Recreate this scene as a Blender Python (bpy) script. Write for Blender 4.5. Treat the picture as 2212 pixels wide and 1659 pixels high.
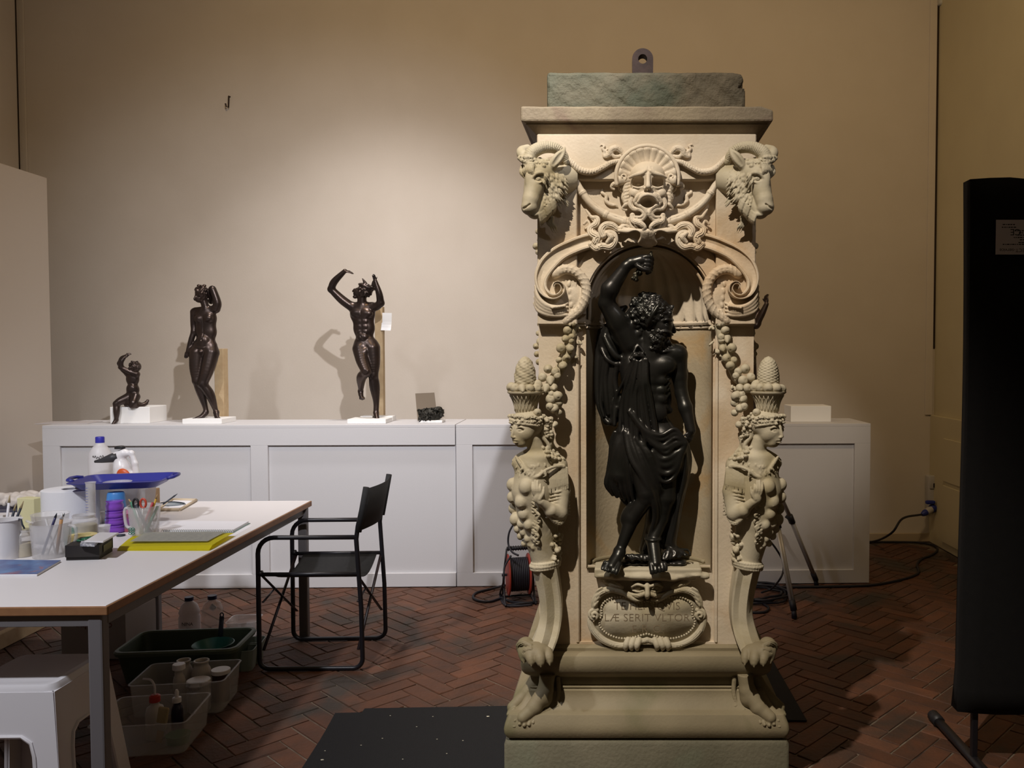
import bpy, bmesh, math, random
import numpy as np
from mathutils import Vector, Matrix, Euler

for o in list(bpy.data.objects):
    bpy.data.objects.remove(o)
scene = bpy.context.scene
C = bpy.context.collection
random.seed(7)
R = math.radians

# ------------------------------------------------------------------ camera
FPX, PPX, PPY, HCAM, PITCH = 1800.0, 1340.0, 829.5, 1.5, R(2.0)
cam_d = bpy.data.cameras.new('camera')
cam = bpy.data.objects.new('camera', cam_d)
C.objects.link(cam)
cam.location = (0, 0, HCAM)
cam.rotation_euler = (R(90) - PITCH, 0, 0)
cam_d.sensor_fit = 'HORIZONTAL'
cam_d.sensor_width = 36.0
cam_d.lens = 36.0 * FPX / 2212.0
cam_d.shift_x = -(PPX - 1106.0) / 2212.0
cam_d.clip_start = 0.05
cam_d.clip_end = 60
scene.camera = cam

# ------------------------------------------------------------------ world, lights, exposure
scene.view_settings.view_transform = 'Standard'
scene.view_settings.look = 'None'
scene.view_settings.gamma = 1.0
scene.view_settings.use_curve_mapping = False
scene.view_settings.exposure = 0.0
world = bpy.data.worlds.new('gallery_air')
scene.world = world
world.use_nodes = True
wbg = world.node_tree.nodes['Background']
wbg.inputs[0].default_value = (1.0, 0.78, 0.50, 1)
wbg.inputs[1].default_value = 0.05

def spot(name, loc, aim, energy, angle, blend, col, size=0.05):
    d = bpy.data.lights.new(name, 'SPOT')
    d.energy = energy; d.spot_size = R(angle); d.spot_blend = blend
    d.color = col; d.shadow_soft_size = size
    o = bpy.data.objects.new(name, d); C.objects.link(o)
    o.location = loc
    o.rotation_euler = (Vector(aim) - Vector(loc)).to_track_quat('-Z', 'Y').to_euler()
    return o
# ceiling track spots (the shadows in the place give their positions)
spot('track_spot_statues', (0.2, 0.85, 3.65), (-1.95, 6.2, 1.45), 620, 52, 1.0, (0.97, 0.96, 1.0), 0.03)
spot('track_spot_pedestal', (-0.95, 0.15, 4.7), (0.06, 2.55, 1.2), 820, 35, 1.0, (1.0, 0.90, 0.78), 0.03)
spot('track_spot_pedestal_cool', (1.5, 0.6, 3.7), (0.1, 2.6, 2.1), 32, 22, 0.8, (0.95, 0.93, 1.0), 0.05)
spot('track_spot_end_cabinet', (0.95, 1.0, 3.75), (1.05, 5.5, 1.15), 260, 20, 0.9, (1.0, 0.88, 0.74), 0.03)
spot('cabinet_downlight', (-1.7, 4.75, 4.7), (-1.75, 5.75, 1.0), 330, 78, 1.0, (1.0, 0.96, 0.96), 0.12)
spot('wall_washer', (-1.6, 3.3, 4.7), (-1.6, 6.5, 2.5), 105, 130, 1.0, (1.0, 0.71, 0.38), 0.2)
spot('wall_washer', (1.3, 3.3, 4.7), (1.3, 6.5, 2.3), 105, 130, 1.0, (1.0, 0.71, 0.38), 0.2)
spot('lamp_over_table', (-2.55, 0.9, 3.75), (-2.35, 3.0, 0.6), 430, 75, 0.6, (0.93, 0.94, 1.0), 0.10)

# ------------------------------------------------------------------ pixel <-> place helpers
def P(px, py, d):
    """point of the place seen at photo pixel (px,py) at depth d (metres along Y)"""
    xc = (px - PPX) / FPX; yc = -(py - PPY) / FPX
    dy = math.cos(PITCH) + yc * math.sin(PITCH)
    dz = -math.sin(PITCH) + yc * math.cos(PITCH)
    t = d / dy
    return Vector((xc * t, d, HCAM + dz * t))
def PZ(px, py, z):
    """same on the horizontal plane of height z"""
    xc = (px - PPX) / FPX; yc = -(py - PPY) / FPX
    dy = math.cos(PITCH) + yc * math.sin(PITCH)
    dz = -math.sin(PITCH) + yc * math.cos(PITCH)
    t = (z - HCAM) / dz
    return Vector((xc * t, dy * t, z))

ROOMROT = Matrix.Rotation(R(1.8), 4, 'Z')
def RW(u, v, z=0):
    return ROOMROT @ Vector((u, v, z))
def to_room(p):
    return ROOMROT.inverted() @ Vector(p)

# ------------------------------------------------------------------ object helpers
def origin_of(o):
    v = Vector((0, 0, 0))
    while o is not None:
        v += Vector(o.location); o = o.parent
    return v
def mesh_from_bm(name, bm, off):
    if off.length > 0:
        bmesh.ops.translate(bm, verts=bm.verts, vec=-off)
    me = bpy.data.meshes.new(name)
    bm.to_mesh(me); bm.free()
    return me
def setmat(me, mat):
    mats = mat if isinstance(mat, (list, tuple)) else [mat]
    for m in mats:
        me.materials.append(m)
def mk(name, bm, mat, parent=None, smooth=False, label=None):
    """ONE mesh object out of world-space geometry"""
    me = mesh_from_bm(name, bm, origin_of(parent) if parent else Vector((0, 0, 0)))
    setmat(me, mat)
    if smooth == True:
        for p in me.polygons: p.use_smooth = True
    o = bpy.data.objects.new(name, me); C.objects.link(o)
    if parent: o.parent = parent
    if smooth == 'auto':
        for p in me.polygons: p.use_smooth = True
        try:
            me.set_sharp_from_angle(angle=R(35))
        except Exception:
            pass
    if label: o['label'] = label
    return o
def tag(o, label, cat, group=None, kind=None):
    o['label'] = label
    if cat: o['category'] = cat
    if group: o['group'] = group
    if kind: o['kind'] = kind
    return o
def thing(name, label, cat, loc=(0, 0, 0), group=None):
    o = bpy.data.objects.new(name, None); C.objects.link(o)
    o.empty_display_size = 0.05
    o.location = loc
    return tag(o, label, cat, group)
def solo(name, bm, mat, label, cat, group=None, smooth=False, base=None):
    """a thing that is one mesh; its origin goes to its base"""
    if base is None:
        xs = [v.co for v in bm.verts]
        n = len(xs); s = Vector((0, 0, 0)); zmin = 1e9
        for c in xs:
            s += c; zmin = min(zmin, c.z)
        base = Vector((s.x / n, s.y / n, zmin))
    base = Vector(base)
    me = mesh_from_bm(name, bm, base); setmat(me, mat)
    if smooth:
        for p in me.polygons: p.use_smooth = True
        if smooth == 'auto':
            try: me.set_sharp_from_angle(angle=R(35))
            except Exception: pass
    o = bpy.data.objects.new(name, me); C.objects.link(o)
    o.location = base
    return tag(o, label, cat, group)
def copy_tree(o, parent=None):
    c = o.copy(); C.objects.link(c)
    c.parent = parent
    for ch in list(o.children):
        if ch is not c: copy_tree(ch, c)
    return c

# ------------------------------------------------------------------ geometry helpers (all world space)
def BM(): return bmesh.new()
def bx(bm, x0, x1, y0, y1, z0, z1, bev=0.0, seg=1, M=None, mi=0):
    x0, x1 = min(x0, x1), max(x0, x1); y0, y1 = min(y0, y1), max(y0, y1); z0, z1 = min(z0, z1), max(z0, z1)
    t = bmesh.new()
    bmesh.ops.create_cube(t, size=1)
    for v in t.verts:
        v.co = Vector(((x0 + x1) / 2 + v.co.x * (x1 - x0), (y0 + y1) / 2 + v.co.y * (y1 - y0), (z0 + z1) / 2 + v.co.z * (z1 - z0)))
    if bev > 0:
        bev = min(bev, 0.45 * min(x1 - x0, y1 - y0, z1 - z0))
        bmesh.ops.bevel(t, geom=list(t.edges), offset=bev, segments=seg, affect='EDGES', profile=0.5)
    join(bm, t, M, mi)
def join(bm, t, M=None, mi=0):
    vm = []
    for v in t.verts:
        vm.append(bm.verts.new(M @ v.co if M is not None else v.co))
    t.verts.index_update()
    fl = M is not None and M.determinant() < 0
    for f in t.faces:
        vs = [vm[v.index] for v in f.verts]
        if fl: vs.reverse()
        try:
            nf = bm.faces.new(vs); nf.material_index = mi if mi else f.material_index
            nf.smooth = f.smooth
        except ValueError: pass
    t.free()
def cat(pts, n=6, closed=False):
    """Catmull-Rom through tuples of any length"""
    A = [np.array(p, float) for p in pts]
    N = len(A); out = []
    rng = range(N) if closed else range(N - 1)
    for i in rng:
        p1, p2 = A[i], A[(i + 1) % N]
        p0 = A[(i - 1) % N] if (closed or i > 0) else 2 * p1 - p2
        p3 = A[(i + 2) % N] if (closed or i + 2 < N) else 2 * p2 - p1
        for k in range(n):
            t = k / n
            out.append(tuple(0.5 * ((2 * p1) + (-p0 + p2) * t + (2 * p0 - 5 * p1 + 4 * p2 - p3) * t * t + (-p0 + 3 * p1 - 3 * p2 + p3) * t ** 3)))
    if not closed: out.append(tuple(A[-1]))
    return out
def tube(bm, pts, r, seg=10, closed=False, cap=True, flat=1.0):
    pts = [Vector(p[:3]) for p in pts]
    n = len(pts)
    rs = r if isinstance(r, (list, tuple)) else [r] * n
    tang = []
    for i in range(n):
        a = pts[(i - 1) % n] if (closed or i > 0) else pts[i]
        b = pts[(i + 1) % n] if (closed or i < n - 1) else pts[i]
        t = (b - a)
        tang.append(t.normalized() if t.length > 1e-9 else Vector((0, 0, 1)))
    up = Vector((0, 0, 1)) if abs(tang[0].z) < 0.9 else Vector((0, 1, 0))
    nrm = (up - tang[0] * up.dot(tang[0])).normalized()
    rings = []
    for i in range(n):
        if i > 0:
            nrm = nrm - tang[i] * nrm.dot(tang[i])
            if nrm.length < 1e-6: nrm = tang[i].orthogonal()
            nrm.normalize()
        bi = tang[i].cross(nrm)
        ring = []
        for k in range(seg):
            a = 2 * math.pi * k / seg
            ring.append(bm.verts.new(pts[i] + (nrm * math.cos(a) * flat + bi * math.sin(a)) * rs[i]))
        rings.append(ring)
    m = n if closed else n - 1
    for i in range(m):
        A, B = rings[i], rings[(i + 1) % n]
        for k in range(seg):
            f = bm.faces.new((A[k], A[(k + 1) % seg], B[(k + 1) % seg], B[k])); f.smooth = True
    if cap and not closed:
        bm.faces.new(list(reversed(rings[0]))); bm.faces.new(rings[-1])
def rod(bm, a, b, r0, r1=None, seg=10):
    tube(bm, [a, b], [r0, r1 if r1 is not None else r0], seg)
def lathe(bm, prof, c=(0, 0, 0), seg=28, M=None, cap=True, a0=0, a1=2 * math.pi):
    c = Vector(c); rings = []
    full = abs((a1 - a0) - 2 * math.pi) < 1e-6
    n = seg if full else seg + 1
    for r, z in prof:
        ring = []
        for k in range(n):
            a = a0 + (a1 - a0) * k / seg
            p = Vector((r * math.cos(a), r * math.sin(a), z))
            p = (M @ p) if M is not None else p
            ring.append(bm.verts.new(p + c))
        rings.append(ring)
    for i in range(len(rings) - 1):
        A, B = rings[i], rings[i + 1]
        for k in range(n if full else n - 1):
            k2 = (k + 1) % n
            try:
                f = bm.faces.new((A[k], A[k2], B[k2], B[k])); f.smooth = True
            except ValueError: pass
    if cap and full:
        if prof[0][0] > 1e-5: bm.faces.new(list(reversed(rings[0])))
        if prof[-1][0] > 1e-5: bm.faces.new(rings[-1])
def prism(bm, poly, fn0, fn1):
    """poly of 2-D points, fn maps (a,b) to the two caps"""
    A = [bm.verts.new(fn0(p)) for p in poly]
    B = [bm.verts.new(fn1(p)) for p in poly]
    n = len(poly)
    try:
        bm.faces.new(A); bm.faces.new(list(reversed(B)))
    except ValueError: pass
    for i in range(n):
        bm.faces.new((A[i], B[i], B[(i + 1) % n], A[(i + 1) % n]))
    bmesh.ops.recalc_face_normals(bm, faces=bm.faces)
def rect_round(hw, hd, r, seg=5):
    """rounded rectangle outline (counter-clockwise)"""
    out = []
    for cx, cy, a in ((hw - r, hd - r, 0), (-hw + r, hd - r, 90), (-hw + r, -hd + r, 180), (hw - r, -hd + r, 270)):
        for k in range(seg + 1):
            t = R(a + 90 * k / seg)
            out.append((cx + r * math.cos(t), cy + r * math.sin(t)))
    return out
def loft(bm, rings, cap0=True, cap1=True, smooth=False):
    """rings: lists of equally many points"""
    V = [[bm.verts.new(Vector(p)) for p in ring] for ring in rings]
    n = len(V[0])
    for i in range(len(V) - 1):
        for k in range(n):
            try:
                f = bm.faces.new((V[i][k], V[i][(k + 1) % n], V[i + 1][(k + 1) % n], V[i + 1][k])); f.smooth = smooth
            except ValueError: pass
    if cap0:
        try: bm.faces.new(list(reversed(V[0])))
        except ValueError: pass
    if cap1:
        try: bm.faces.new(V[-1])
        except ValueError: pass
def text_bm(txt, size, depth, M, align='CENTER', spacing=1.0, offset=0.0):
    cu = bpy.data.curves.new('lettering', 'FONT')
    cu.body = txt; cu.size = size; cu.extrude = depth; cu.align_x = align
    cu.space_character = spacing; cu.resolution_u = 3; cu.offset = offset
    o = bpy.data.objects.new('lettering', cu); C.objects.link(o)
    dg = bpy.context.evaluated_depsgraph_get()
    me = bpy.data.meshes.new_from_object(o.evaluated_get(dg))
    bpy.data.objects.remove(o); bpy.data.curves.remove(cu)
    t = bmesh.new(); t.from_mesh(me); bpy.data.meshes.remove(me)
    bm = bmesh.new(); join(bm, t, M)
    return bm

# ------------------------------------------------------------------ materials
MATS = {}
def mat(name, col, rough=0.6, metal=0.0, noise=None, nscale=8.0, bump=0.0, bscale=60.0, trans=0.0, alpha=1.0,
        spec=0.5, ior=1.45, noise2=None, n2scale=2.0, detail=6, sheen=0.0, coat=0.0, n2lo=0.5, n2hi=0.7):
    if name in MATS: return MATS[name]
    m = bpy.data.materials.new(name); m.use_nodes = True
    nt = m.node_tree; b = nt.nodes['Principled BSDF']
    b.inputs['Base Color'].default_value = (*col, 1)
    b.inputs['Roughness'].default_value = rough
    b.inputs['Metallic'].default_value = metal
    b.inputs['IOR'].default_value = ior
    b.inputs['Specular IOR Level'].default_value = spec
    if trans: b.inputs['Transmission Weight'].default_value = trans
    if alpha < 1: b.inputs['Alpha'].default_value = alpha
    if coat: b.inputs['Coat Weight'].default_value = coat
    tc = nt.nodes.new('ShaderNodeNewGeometry')
    last = None
    if noise is not None:
        n = nt.nodes.new('ShaderNodeTexNoise'); n.inputs['Scale'].default_value = nscale; n.inputs['Detail'].default_value = detail
        nt.links.new(tc.outputs['Position'], n.inputs['Vector'])
        rmp = nt.nodes.new('ShaderNodeValToRGB'); rmp.color_ramp.elements[0].position = 0.3; rmp.color_ramp.elements[1].position = 0.7
        rmp.color_ramp.elements[0].color = (*col, 1); rmp.color_ramp.elements[1].color = (*noise, 1)
        nt.links.new(n.outputs['Fac'], rmp.inputs['Fac']); last = rmp.outputs['Color']
    if noise2 is not None:
        n = nt.nodes.new('ShaderNodeTexNoise'); n.inputs['Scale'].default_value = n2scale; n.inputs['Detail'].default_value = 5
        n.inputs['Distortion'].default_value = 0.6
        mp = nt.nodes.new('ShaderNodeVectorMath'); mp.operation = 'ADD'; mp.inputs[1].default_value = (3.7, 1.3, 9.1)
        nt.links.new(tc.outputs['Position'], mp.inputs[0]); nt.links.new(mp.outputs[0], n.inputs['Vector'])
        rmp = nt.nodes.new('ShaderNodeValToRGB'); rmp.color_ramp.elements[0].position = n2lo; rmp.color_ramp.elements[1].position = n2hi
        nt.links.new(n.outputs['Fac'], rmp.inputs['Fac'])
        mx = nt.nodes.new('ShaderNodeMixRGB'); mx.inputs['Color2'].default_value = (*noise2, 1)
        if last: nt.links.new(last, mx.inputs['Color1'])
        else: mx.inputs['Color1'].default_value = (*col, 1)
        nt.links.new(rmp.outputs['Color'], mx.inputs['Fac']); last = mx.outputs['Color']
    if last: nt.links.new(last, b.inputs['Base Color'])
    if bump:
        n = nt.nodes.new('ShaderNodeTexNoise'); n.inputs['Scale'].default_value = bscale; n.inputs['Detail'].default_value = 4
        nt.links.new(tc.outputs['Position'], n.inputs['Vector'])
        bp = nt.nodes.new('ShaderNodeBump'); bp.inputs['Strength'].default_value = bump; bp.inputs['Distance'].default_value = 0.01
        nt.links.new(n.outputs['Fac'], bp.inputs['Height']); nt.links.new(bp.outputs['Normal'], b.inputs['Normal'])
    MATS[name] = m
    return m
def objvar(m, amount=0.35, hue=0.02):
    """per-object random brightness"""
    nt = m.node_tree; b = nt.nodes['Principled BSDF']
    oi = nt.nodes.new('ShaderNodeObjectInfo')
    hs = nt.nodes.new('ShaderNodeHueSaturation')
    mr = nt.nodes.new('ShaderNodeMapRange'); mr.inputs[3].default_value = 1 - amount; mr.inputs[4].default_value = 1 + amount
    nt.links.new(oi.outputs['Random'], mr.inputs[0]); nt.links.new(mr.outputs[0], hs.inputs['Value'])
    l = b.inputs['Base Color'].links
    if l: nt.links.new(l[0].from_socket, hs.inputs['Color'])
    else: hs.inputs['Color'].default_value = b.inputs['Base Color'].default_value
    nt.links.new(hs.outputs[0], b.inputs['Base Color'])
    return m
M_WALL = mat('cream_plaster', (0.62, 0.56, 0.49), 0.85, noise=(0.59, 0.53, 0.46), nscale=3, bump=0.05, bscale=90)
M_WALLR = mat('pale_green_plaster', (0.58, 0.51, 0.33), 0.85, noise=(0.55, 0.48, 0.31), nscale=3, bump=0.05, bscale=90)
M_WHITE = mat('white_paint', (0.60, 0.59, 0.60), 0.65, bump=0.04, bscale=160)
M_PANEL = mat('white_panel_paint', (0.66, 0.60, 0.54), 0.7)
M_BRICK = objvar(mat('terracotta_brick', (0.135, 0.052, 0.025), 0.68, noise=(0.085, 0.040, 0.024), nscale=9, bump=0.35, bscale=55,
                     noise2=(0.050, 0.037, 0.028), n2scale=2.6, n2lo=0.52, n2hi=0.68), 0.28)
M_MORTAR = mat('old_mortar', (0.11, 0.075, 0.05), 0.9, noise=(0.22, 0.18, 0.13), nscale=14, noise2=(0.04, 0.024, 0.018), n2scale=3)
M_BLACKM = mat('black_metal', (0.012, 0.011, 0.014), 0.38, spec=0.5)
M_BLACKP = mat('black_plastic', (0.015, 0.014, 0.016), 0.5)
M_RUBBER = mat('black_cable_rubber', (0.012, 0.011, 0.016), 0.55)
# ================================================================== THE SETTING
V_WALL, U_LEFT, U_RIGHT, Z_CEIL, V_FRONT = 6.58, -4.38, 2.72, 4.9, -1.2
def roombox(u0, u1, v0, v1, z0, z1, bev=0.0):
    b = BM(); bx(b, u0, u1, v0, v1, z0, z1, bev, 2 if bev else 1, ROOMROT); return b
def struct(name, bm, m, label, parent=None, smooth=False):
    o = mk(name, bm, m, parent, smooth)
    o['label'] = label; o['kind'] = 'structure'
    return o
struct('wall_back', roombox(U_LEFT - .2, U_RIGHT + .2, V_WALL, V_WALL + .2, 0, Z_CEIL), M_WALL, 'cream plaster back wall behind the white cabinets')
struct('wall_left', roombox(U_LEFT - .2, U_LEFT, V_FRONT, V_WALL, 0, Z_CEIL), M_WALL, 'cream plaster left side wall seen above the white partition')
wr = struct('wall_right', roombox(U_RIGHT, U_RIGHT + .2, V_FRONT, V_WALL, 0, Z_CEIL), M_WALLR, 'pale yellow green plaster right side wall')
struct('ceiling', roombox(U_LEFT - .2, U_RIGHT + .2, V_FRONT, V_WALL + .2, Z_CEIL, Z_CEIL + .1), M_WALL, 'plain cream ceiling above the picture')
struct('baseboard_back', roombox(U_LEFT, U_RIGHT, V_WALL - .018, V_WALL, 0, .07, .004), mat('skirting', (.45, .36, .25), .7), 'low cream skirting along the back wall')
M_GAP = mat('dark_gap', (.03, .018, .012), .9)
# framed wall lining strips in the two far corners with a dark slot
t1 = struct('trim_1', roombox(U_RIGHT - .075, U_RIGHT - .018, V_WALL - .012, V_WALL, 1.02, Z_CEIL, .003), M_WALL, 'narrow cream strip beside the right corner of the back wall')
struct('trim_2', roombox(U_RIGHT - .016, U_RIGHT, V_WALL - .004, V_WALL, 1.55, Z_CEIL), M_GAP, 'thin dark slot in the right corner of the back wall')
struct('trim_3', roombox(U_LEFT, U_LEFT + .045, V_WALL - .012, V_WALL, 0, Z_CEIL, .003), M_WALL, 'narrow cream strip beside the left corner of the back wall')
struct('trim_4', roombox(U_LEFT, U_LEFT + .004, V_WALL - .036, V_WALL - .024, 2.4, Z_CEIL), M_GAP, 'thin dark slot on the left wall near the corner')
# dado of the right wall, in fielded boards
dd = struct('trim_5', roombox(U_RIGHT - .03, U_RIGHT, 3.0, V_WALL, 0, 1.02, .004), M_WALLR, 'cream dado along the foot of the right wall')
b = roombox(U_RIGHT - .042, U_RIGHT - .03, 3.0, V_WALL - .28, .06, .50, .004); mk('dado_board', b, M_WALLR, dd)
b = roombox(U_RIGHT - .042, U_RIGHT - .03, 3.0, V_WALL - .28, .53, .86, .004); mk('dado_board', b, M_WALLR, dd)

# white free-standing partition along the left wall
pz = P(105, 388, 5.9)
uP = to_room(PZ(112, 1172, 0)).x
pA = to_room(P(112, 388, 5.95))
b = roombox(pA.x - .06, pA.x, 2.6, 6.02, 0, pA.z, .003)
struct('wall_partition', b, M_PANEL, 'tall white free standing partition in front of the left wall')
b = roombox(pA.x - .05, pA.x - .012, 6.02, 6.032, 0, pA.z - .01, .002)

# ---------------------------------------------------------------- herringbone brick floor
fl = struct('floor', roombox(U_LEFT - .2, U_RIGHT + .2, V_FRONT, V_WALL + .2, -.10, -.006), M_MORTAR, 'herringbone floor of worn red terracotta bricks')
BW, BN = 0.085, 3
BRX = Matrix.Rotation(R(45 + 1.8), 4, 'Z')
def brick_bm(n_l, w, rnd=0.004):
    b = BM(); g = 0.0035
    bx(b, g - BW * n_l / 2, BW * n_l / 2 - g, g - w / 2, w / 2 - g, -.03, 0, 0.0025, 1)
    return b
brick_meshes = []
for i in range(4):
    bb = brick_bm(BN, BW)
    for v in bb.verts:
        v.co.x += random.uniform(-.0016, .0016); v.co.y += random.uniform(-.0016, .0016)
        if v.co.z > -.01: v.co.z += random.uniform(-.0012, .0010)
    me = bpy.data.meshes.new('brick'); bb.to_mesh(me); bb.free(); me.materials.append(M_BRICK)
    brick_meshes.append(me)
cands = []
NN = 62
inv = BRX.inverted()
for i in range(-NN * 2, NN * 2):
    for j in range(-NN * 2, NN * 2):
        t = (i - j) % (2 * BN)
        if t == 0:
            c = Vector((i + BN / 2, j + .5, 0)) * BW; rz = 0
        elif t == 2 * BN - 1:
            c = Vector((i + .5, j + BN / 2, 0)) * BW; rz = 90
        else: continue
        w = BRX @ c
        w.y += 3.0
        q = to_room(w)
        if q.x < U_LEFT + .05 or q.x > U_RIGHT - .05 or q.y < 1.2 or q.y > V_WALL - .05: continue
        # visible in the picture?
        px = PPX + FPX * w.x / w.y; py = 766.6 + FPX * HCAM / w.y
        vis = -60 < px < 2260 and py < 1720
        hid = (pl := (1080 < px < 1708 and py > 1330)) or (px < 560 and py < 1300) or (650 < px < 1085 and py > 1530) or px < 300
        cands.append((0 if (vis and not hid) else 1, w.y, w, rz))
cands.sort(key=lambda a: (a[0], a[1]))
for k, (h, d, w, rz) in enumerate(cands[:300]):
    o = bpy.data.objects.new('brick', brick_meshes[k % 4]); C.objects.link(o)
    o.parent = fl
    o.location = w + Vector((0, 0, random.uniform(-.0018, .0)))
    o.rotation_euler = (random.uniform(-.004, .004), random.uniform(-.004, .004), R(rz + 46.8) + random.uniform(-.006, .006))
bf = BM()
for k, (h, d, w, rz) in enumerate(cands[300:]):
    M = Matrix.Translation(w + Vector((0, 0, random.uniform(-.002, 0)))) @ Matrix.Rotation(R(rz + 46.8) + random.uniform(-.006, .006), 4, 'Z')
    hx, hy, g = BW * BN / 2, BW / 2, .0035
    vs = [bf.verts.new(M @ Vector(p)) for p in ((-hx + g + .002, -hy + g + .002, 0), (hx - g - .002, -hy + g + .002, 0), (hx - g - .002, hy - g - .002, 0), (-hx + g + .002, hy - g - .002, 0))]
    vb = [bf.verts.new(M @ Vector(p)) for p in ((-hx + g, -hy + g, -.01), (hx - g, -hy + g, -.01), (hx - g, hy - g, -.01), (-hx + g, hy - g, -.01))]
    bf.faces.new(vs)
    for e in range(4): bf.faces.new((vb[e], vb[(e + 1) % 4], vs[(e + 1) % 4], vs[e]))
M_BRICK2 = mat('terracotta_brick_field', (0.125, 0.048, 0.024), 0.68, noise=(0.078, 0.037, 0.023), nscale=7, bump=0.35, bscale=55,
               noise2=(0.050, 0.037, 0.028), n2scale=2.6, n2lo=0.52, n2hi=0.68)
o = mk('brick_field', bf, M_BRICK2, fl); o['kind'] = 'stuff'

# ---------------------------------------------------------------- things fixed to the walls
def on_back(px, py):   # room coordinates of a pixel on the back wall
    for k in range(4):
        d = 6.6 if k == 0 else d
        p = P(px, py, d); q = to_room(p)
        d = d + (V_WALL - q.y)
    return to_room(P(px, py, d))
q = on_back(497, 222)
b = BM()
tube(b, [RW(q.x, V_WALL + .002, q.z + .045), RW(q.x, V_WALL - .02, q.z + .045), RW(q.x - .004, V_WALL - .022, q.z - .04), RW(q.x - .01, V_WALL - .045, q.z - .043), RW(q.x - .014, V_WALL - .05, q.z - .02)], .006, 8)
solo('wall_hook', b, mat('rusty_iron', (.05, .03, .022), .7, .3), 'small dark iron hook in the upper left of the back wall', 'hook')
q = on_back(2033, 4)
b = BM(); bx(b, q.x - .035, q.x + .035, V_WALL - .06, V_WALL + .004, q.z - .04, q.z + .14, .018, 3, ROOMROT)
solo('motion_sensor', b, mat('grey_plastic', (.5, .48, .42), .5), 'small rounded grey sensor high in the right corner', 'sensor', smooth='auto')

# wall power socket with plug
q0 = on_back(2000, 1025); q1 = on_back(2026, 1105)
soc = thing('power_socket', 'grey industrial power socket box low in the right corner', 'socket', RW((q0.x + q1.x) / 2, V_WALL - .05, q1.z))
M_GREYP = mat('light_grey_plastic', (.46, .44, .42), .5)
zc0, zc1 = q1.z, q0.z
b = BM(); bx(b, q0.x - .01, q0.x + .08, V_WALL - .09, V_WALL - .002, zc0, zc1, .012, 3, ROOMROT); body = mk('box', b, M_GREYP, soc, 'auto')
b = BM(); bx(b, q0.x - .006, q0.x + .076, V_WALL - .10, V_WALL - .085, zc1 - .10, zc1 + .006, .006, 2, ROOMROT); mk('lid', b, M_GREYP, soc, 'auto')
b = BM(); bx(b, q0.x + .02, q0.x + .05, V_WALL - .106, V_WALL - .098, zc1 - .09, zc1 - .055, .003, 1, ROOMROT); mk('switch', b, M_BLACKP, soc)
b = BM(); bx(b, q0.x + .0, q0.x + .07, V_WALL - .108, V_WALL - .088, zc0 + .02, zc0 + .11, .01, 2, ROOMROT); mk('outlet', b, M_GREYP, soc, 'auto')
M_BLUEP = mat('plug_blue', (.02, .03, .22), .45)
pp = RW(q0.x + .02, V_WALL - .12, zc0 + .055)
dirv = Vector((-.78, -.35, -.32)).normalized()
plug = thing('power_plug', 'blue and white industrial plug in the wall socket', 'plug', pp + dirv * .13)
b = BM(); Mq = dirv.to_track_quat('Z', 'Y').to_matrix().to_4x4()
lathe(b, [(.028, -.005), (.034, .0), (.034, .025), (.03, .03)], pp, 20, Mq); mk('collar', b, M_BLUEP, plug, 'auto')
b = BM(); lathe(b, [(.026, .03), (.027, .07), (.024, .085)], pp, 20, Mq); mk('sleeve', b, M_GREYP, plug, 'auto')
b = BM(); lathe(b, [(.025, .085), (.026, .10), (.018, .125), (.012, .135)], pp, 20, Mq); mk('cable_grip', b, M_BLUEP, plug, 'auto')
b = BM(); bx(b, -.045, .03, -.02, .02, .02, .05, .012, 2, Matrix.Translation(pp + Vector((-.03, -.02, .01)))); mk('spring_cover', b, M_BLUEP, plug, 'auto')
# cable from the plug down to the floor and along the cabinet
ce = pp + dirv * .13
def G(px, py, z=.008): return PZ(px, py, z)
pts = [tuple(ce), tuple(P(1950, 1120, 6.2)), tuple(P(1925, 1152, 6.15)), tuple(G(1880, 1171)), tuple(G(1800, 1172))]
cab = BM(); tube(cab, cat(pts, 6), .0085, 8)
solo('power_cable', cab, M_RUBBER, 'black power cable hanging from the blue wall plug to the floor', 'cable')
pts = [tuple(G(*p)) for p in ((1830, 1170), (1900, 1170.5), (1985, 1172), (2020, 1180), (2024, 1190), (2010, 1200), (1990, 1208), (1981, 1220), (1985, 1235), (1970, 1245), (1930, 1256), (1880, 1264), (1800, 1267), (1700, 1268), (1600, 1268), (1500, 1269))]
cab = BM(); tube(cab, cat(pts, 6), .0085, 8)
solo('extension_cable', cab, M_RUBBER, 'black cable looping on the floor past the right end of the cabinet', 'cable')

# ---------------------------------------------------------------- white display cabinets
V_CAB = 5.37; D_CAB = .45
zt = 1.0
def cab_u(px, py=1100):
    d = 5.37
    for k in range(4):
        q = to_room(P(px, py, d)); d += V_CAB - q.y
    return to_room(P(px, py, d))
ztop = cab_u(985, 917).z
def cabinet(label, u0, u1, frames, rail_u, grp='white panelled display cabinets'):
    base = RW((u0 + u1) / 2, V_CAB, 0)
    t = thing('display_cabinet', label, 'cabinet', base, grp)
    mk('body', roombox(u0, u1, V_CAB + .02, V_CAB + D_CAB, .0, ztop - .02, .002), M_WHITE, t)
    mk('cabinet_top', roombox(u0, u1, V_CAB, V_CAB + D_CAB, ztop - .02, ztop, .002), M_WHITE, t)
    zr = cab_u(700, 962).z; zb = cab_u(700, 1240).z
    mk('top_rail', roombox(rail_u[0], rail_u[1], V_CAB, V_CAB + .02, zr, ztop - .02, .0015), M_WHITE, t)
    mk('bottom_rail', roombox(rail_u[0], rail_u[1], V_CAB, V_CAB + .02, 0.004, zb, .0015), M_WHITE, t)
    for (a, c) in frames:
        mk('stile', roombox(a, c, V_CAB, V_CAB + .02, zb, zr, .0015), M_WHITE, t)
    return t
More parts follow.
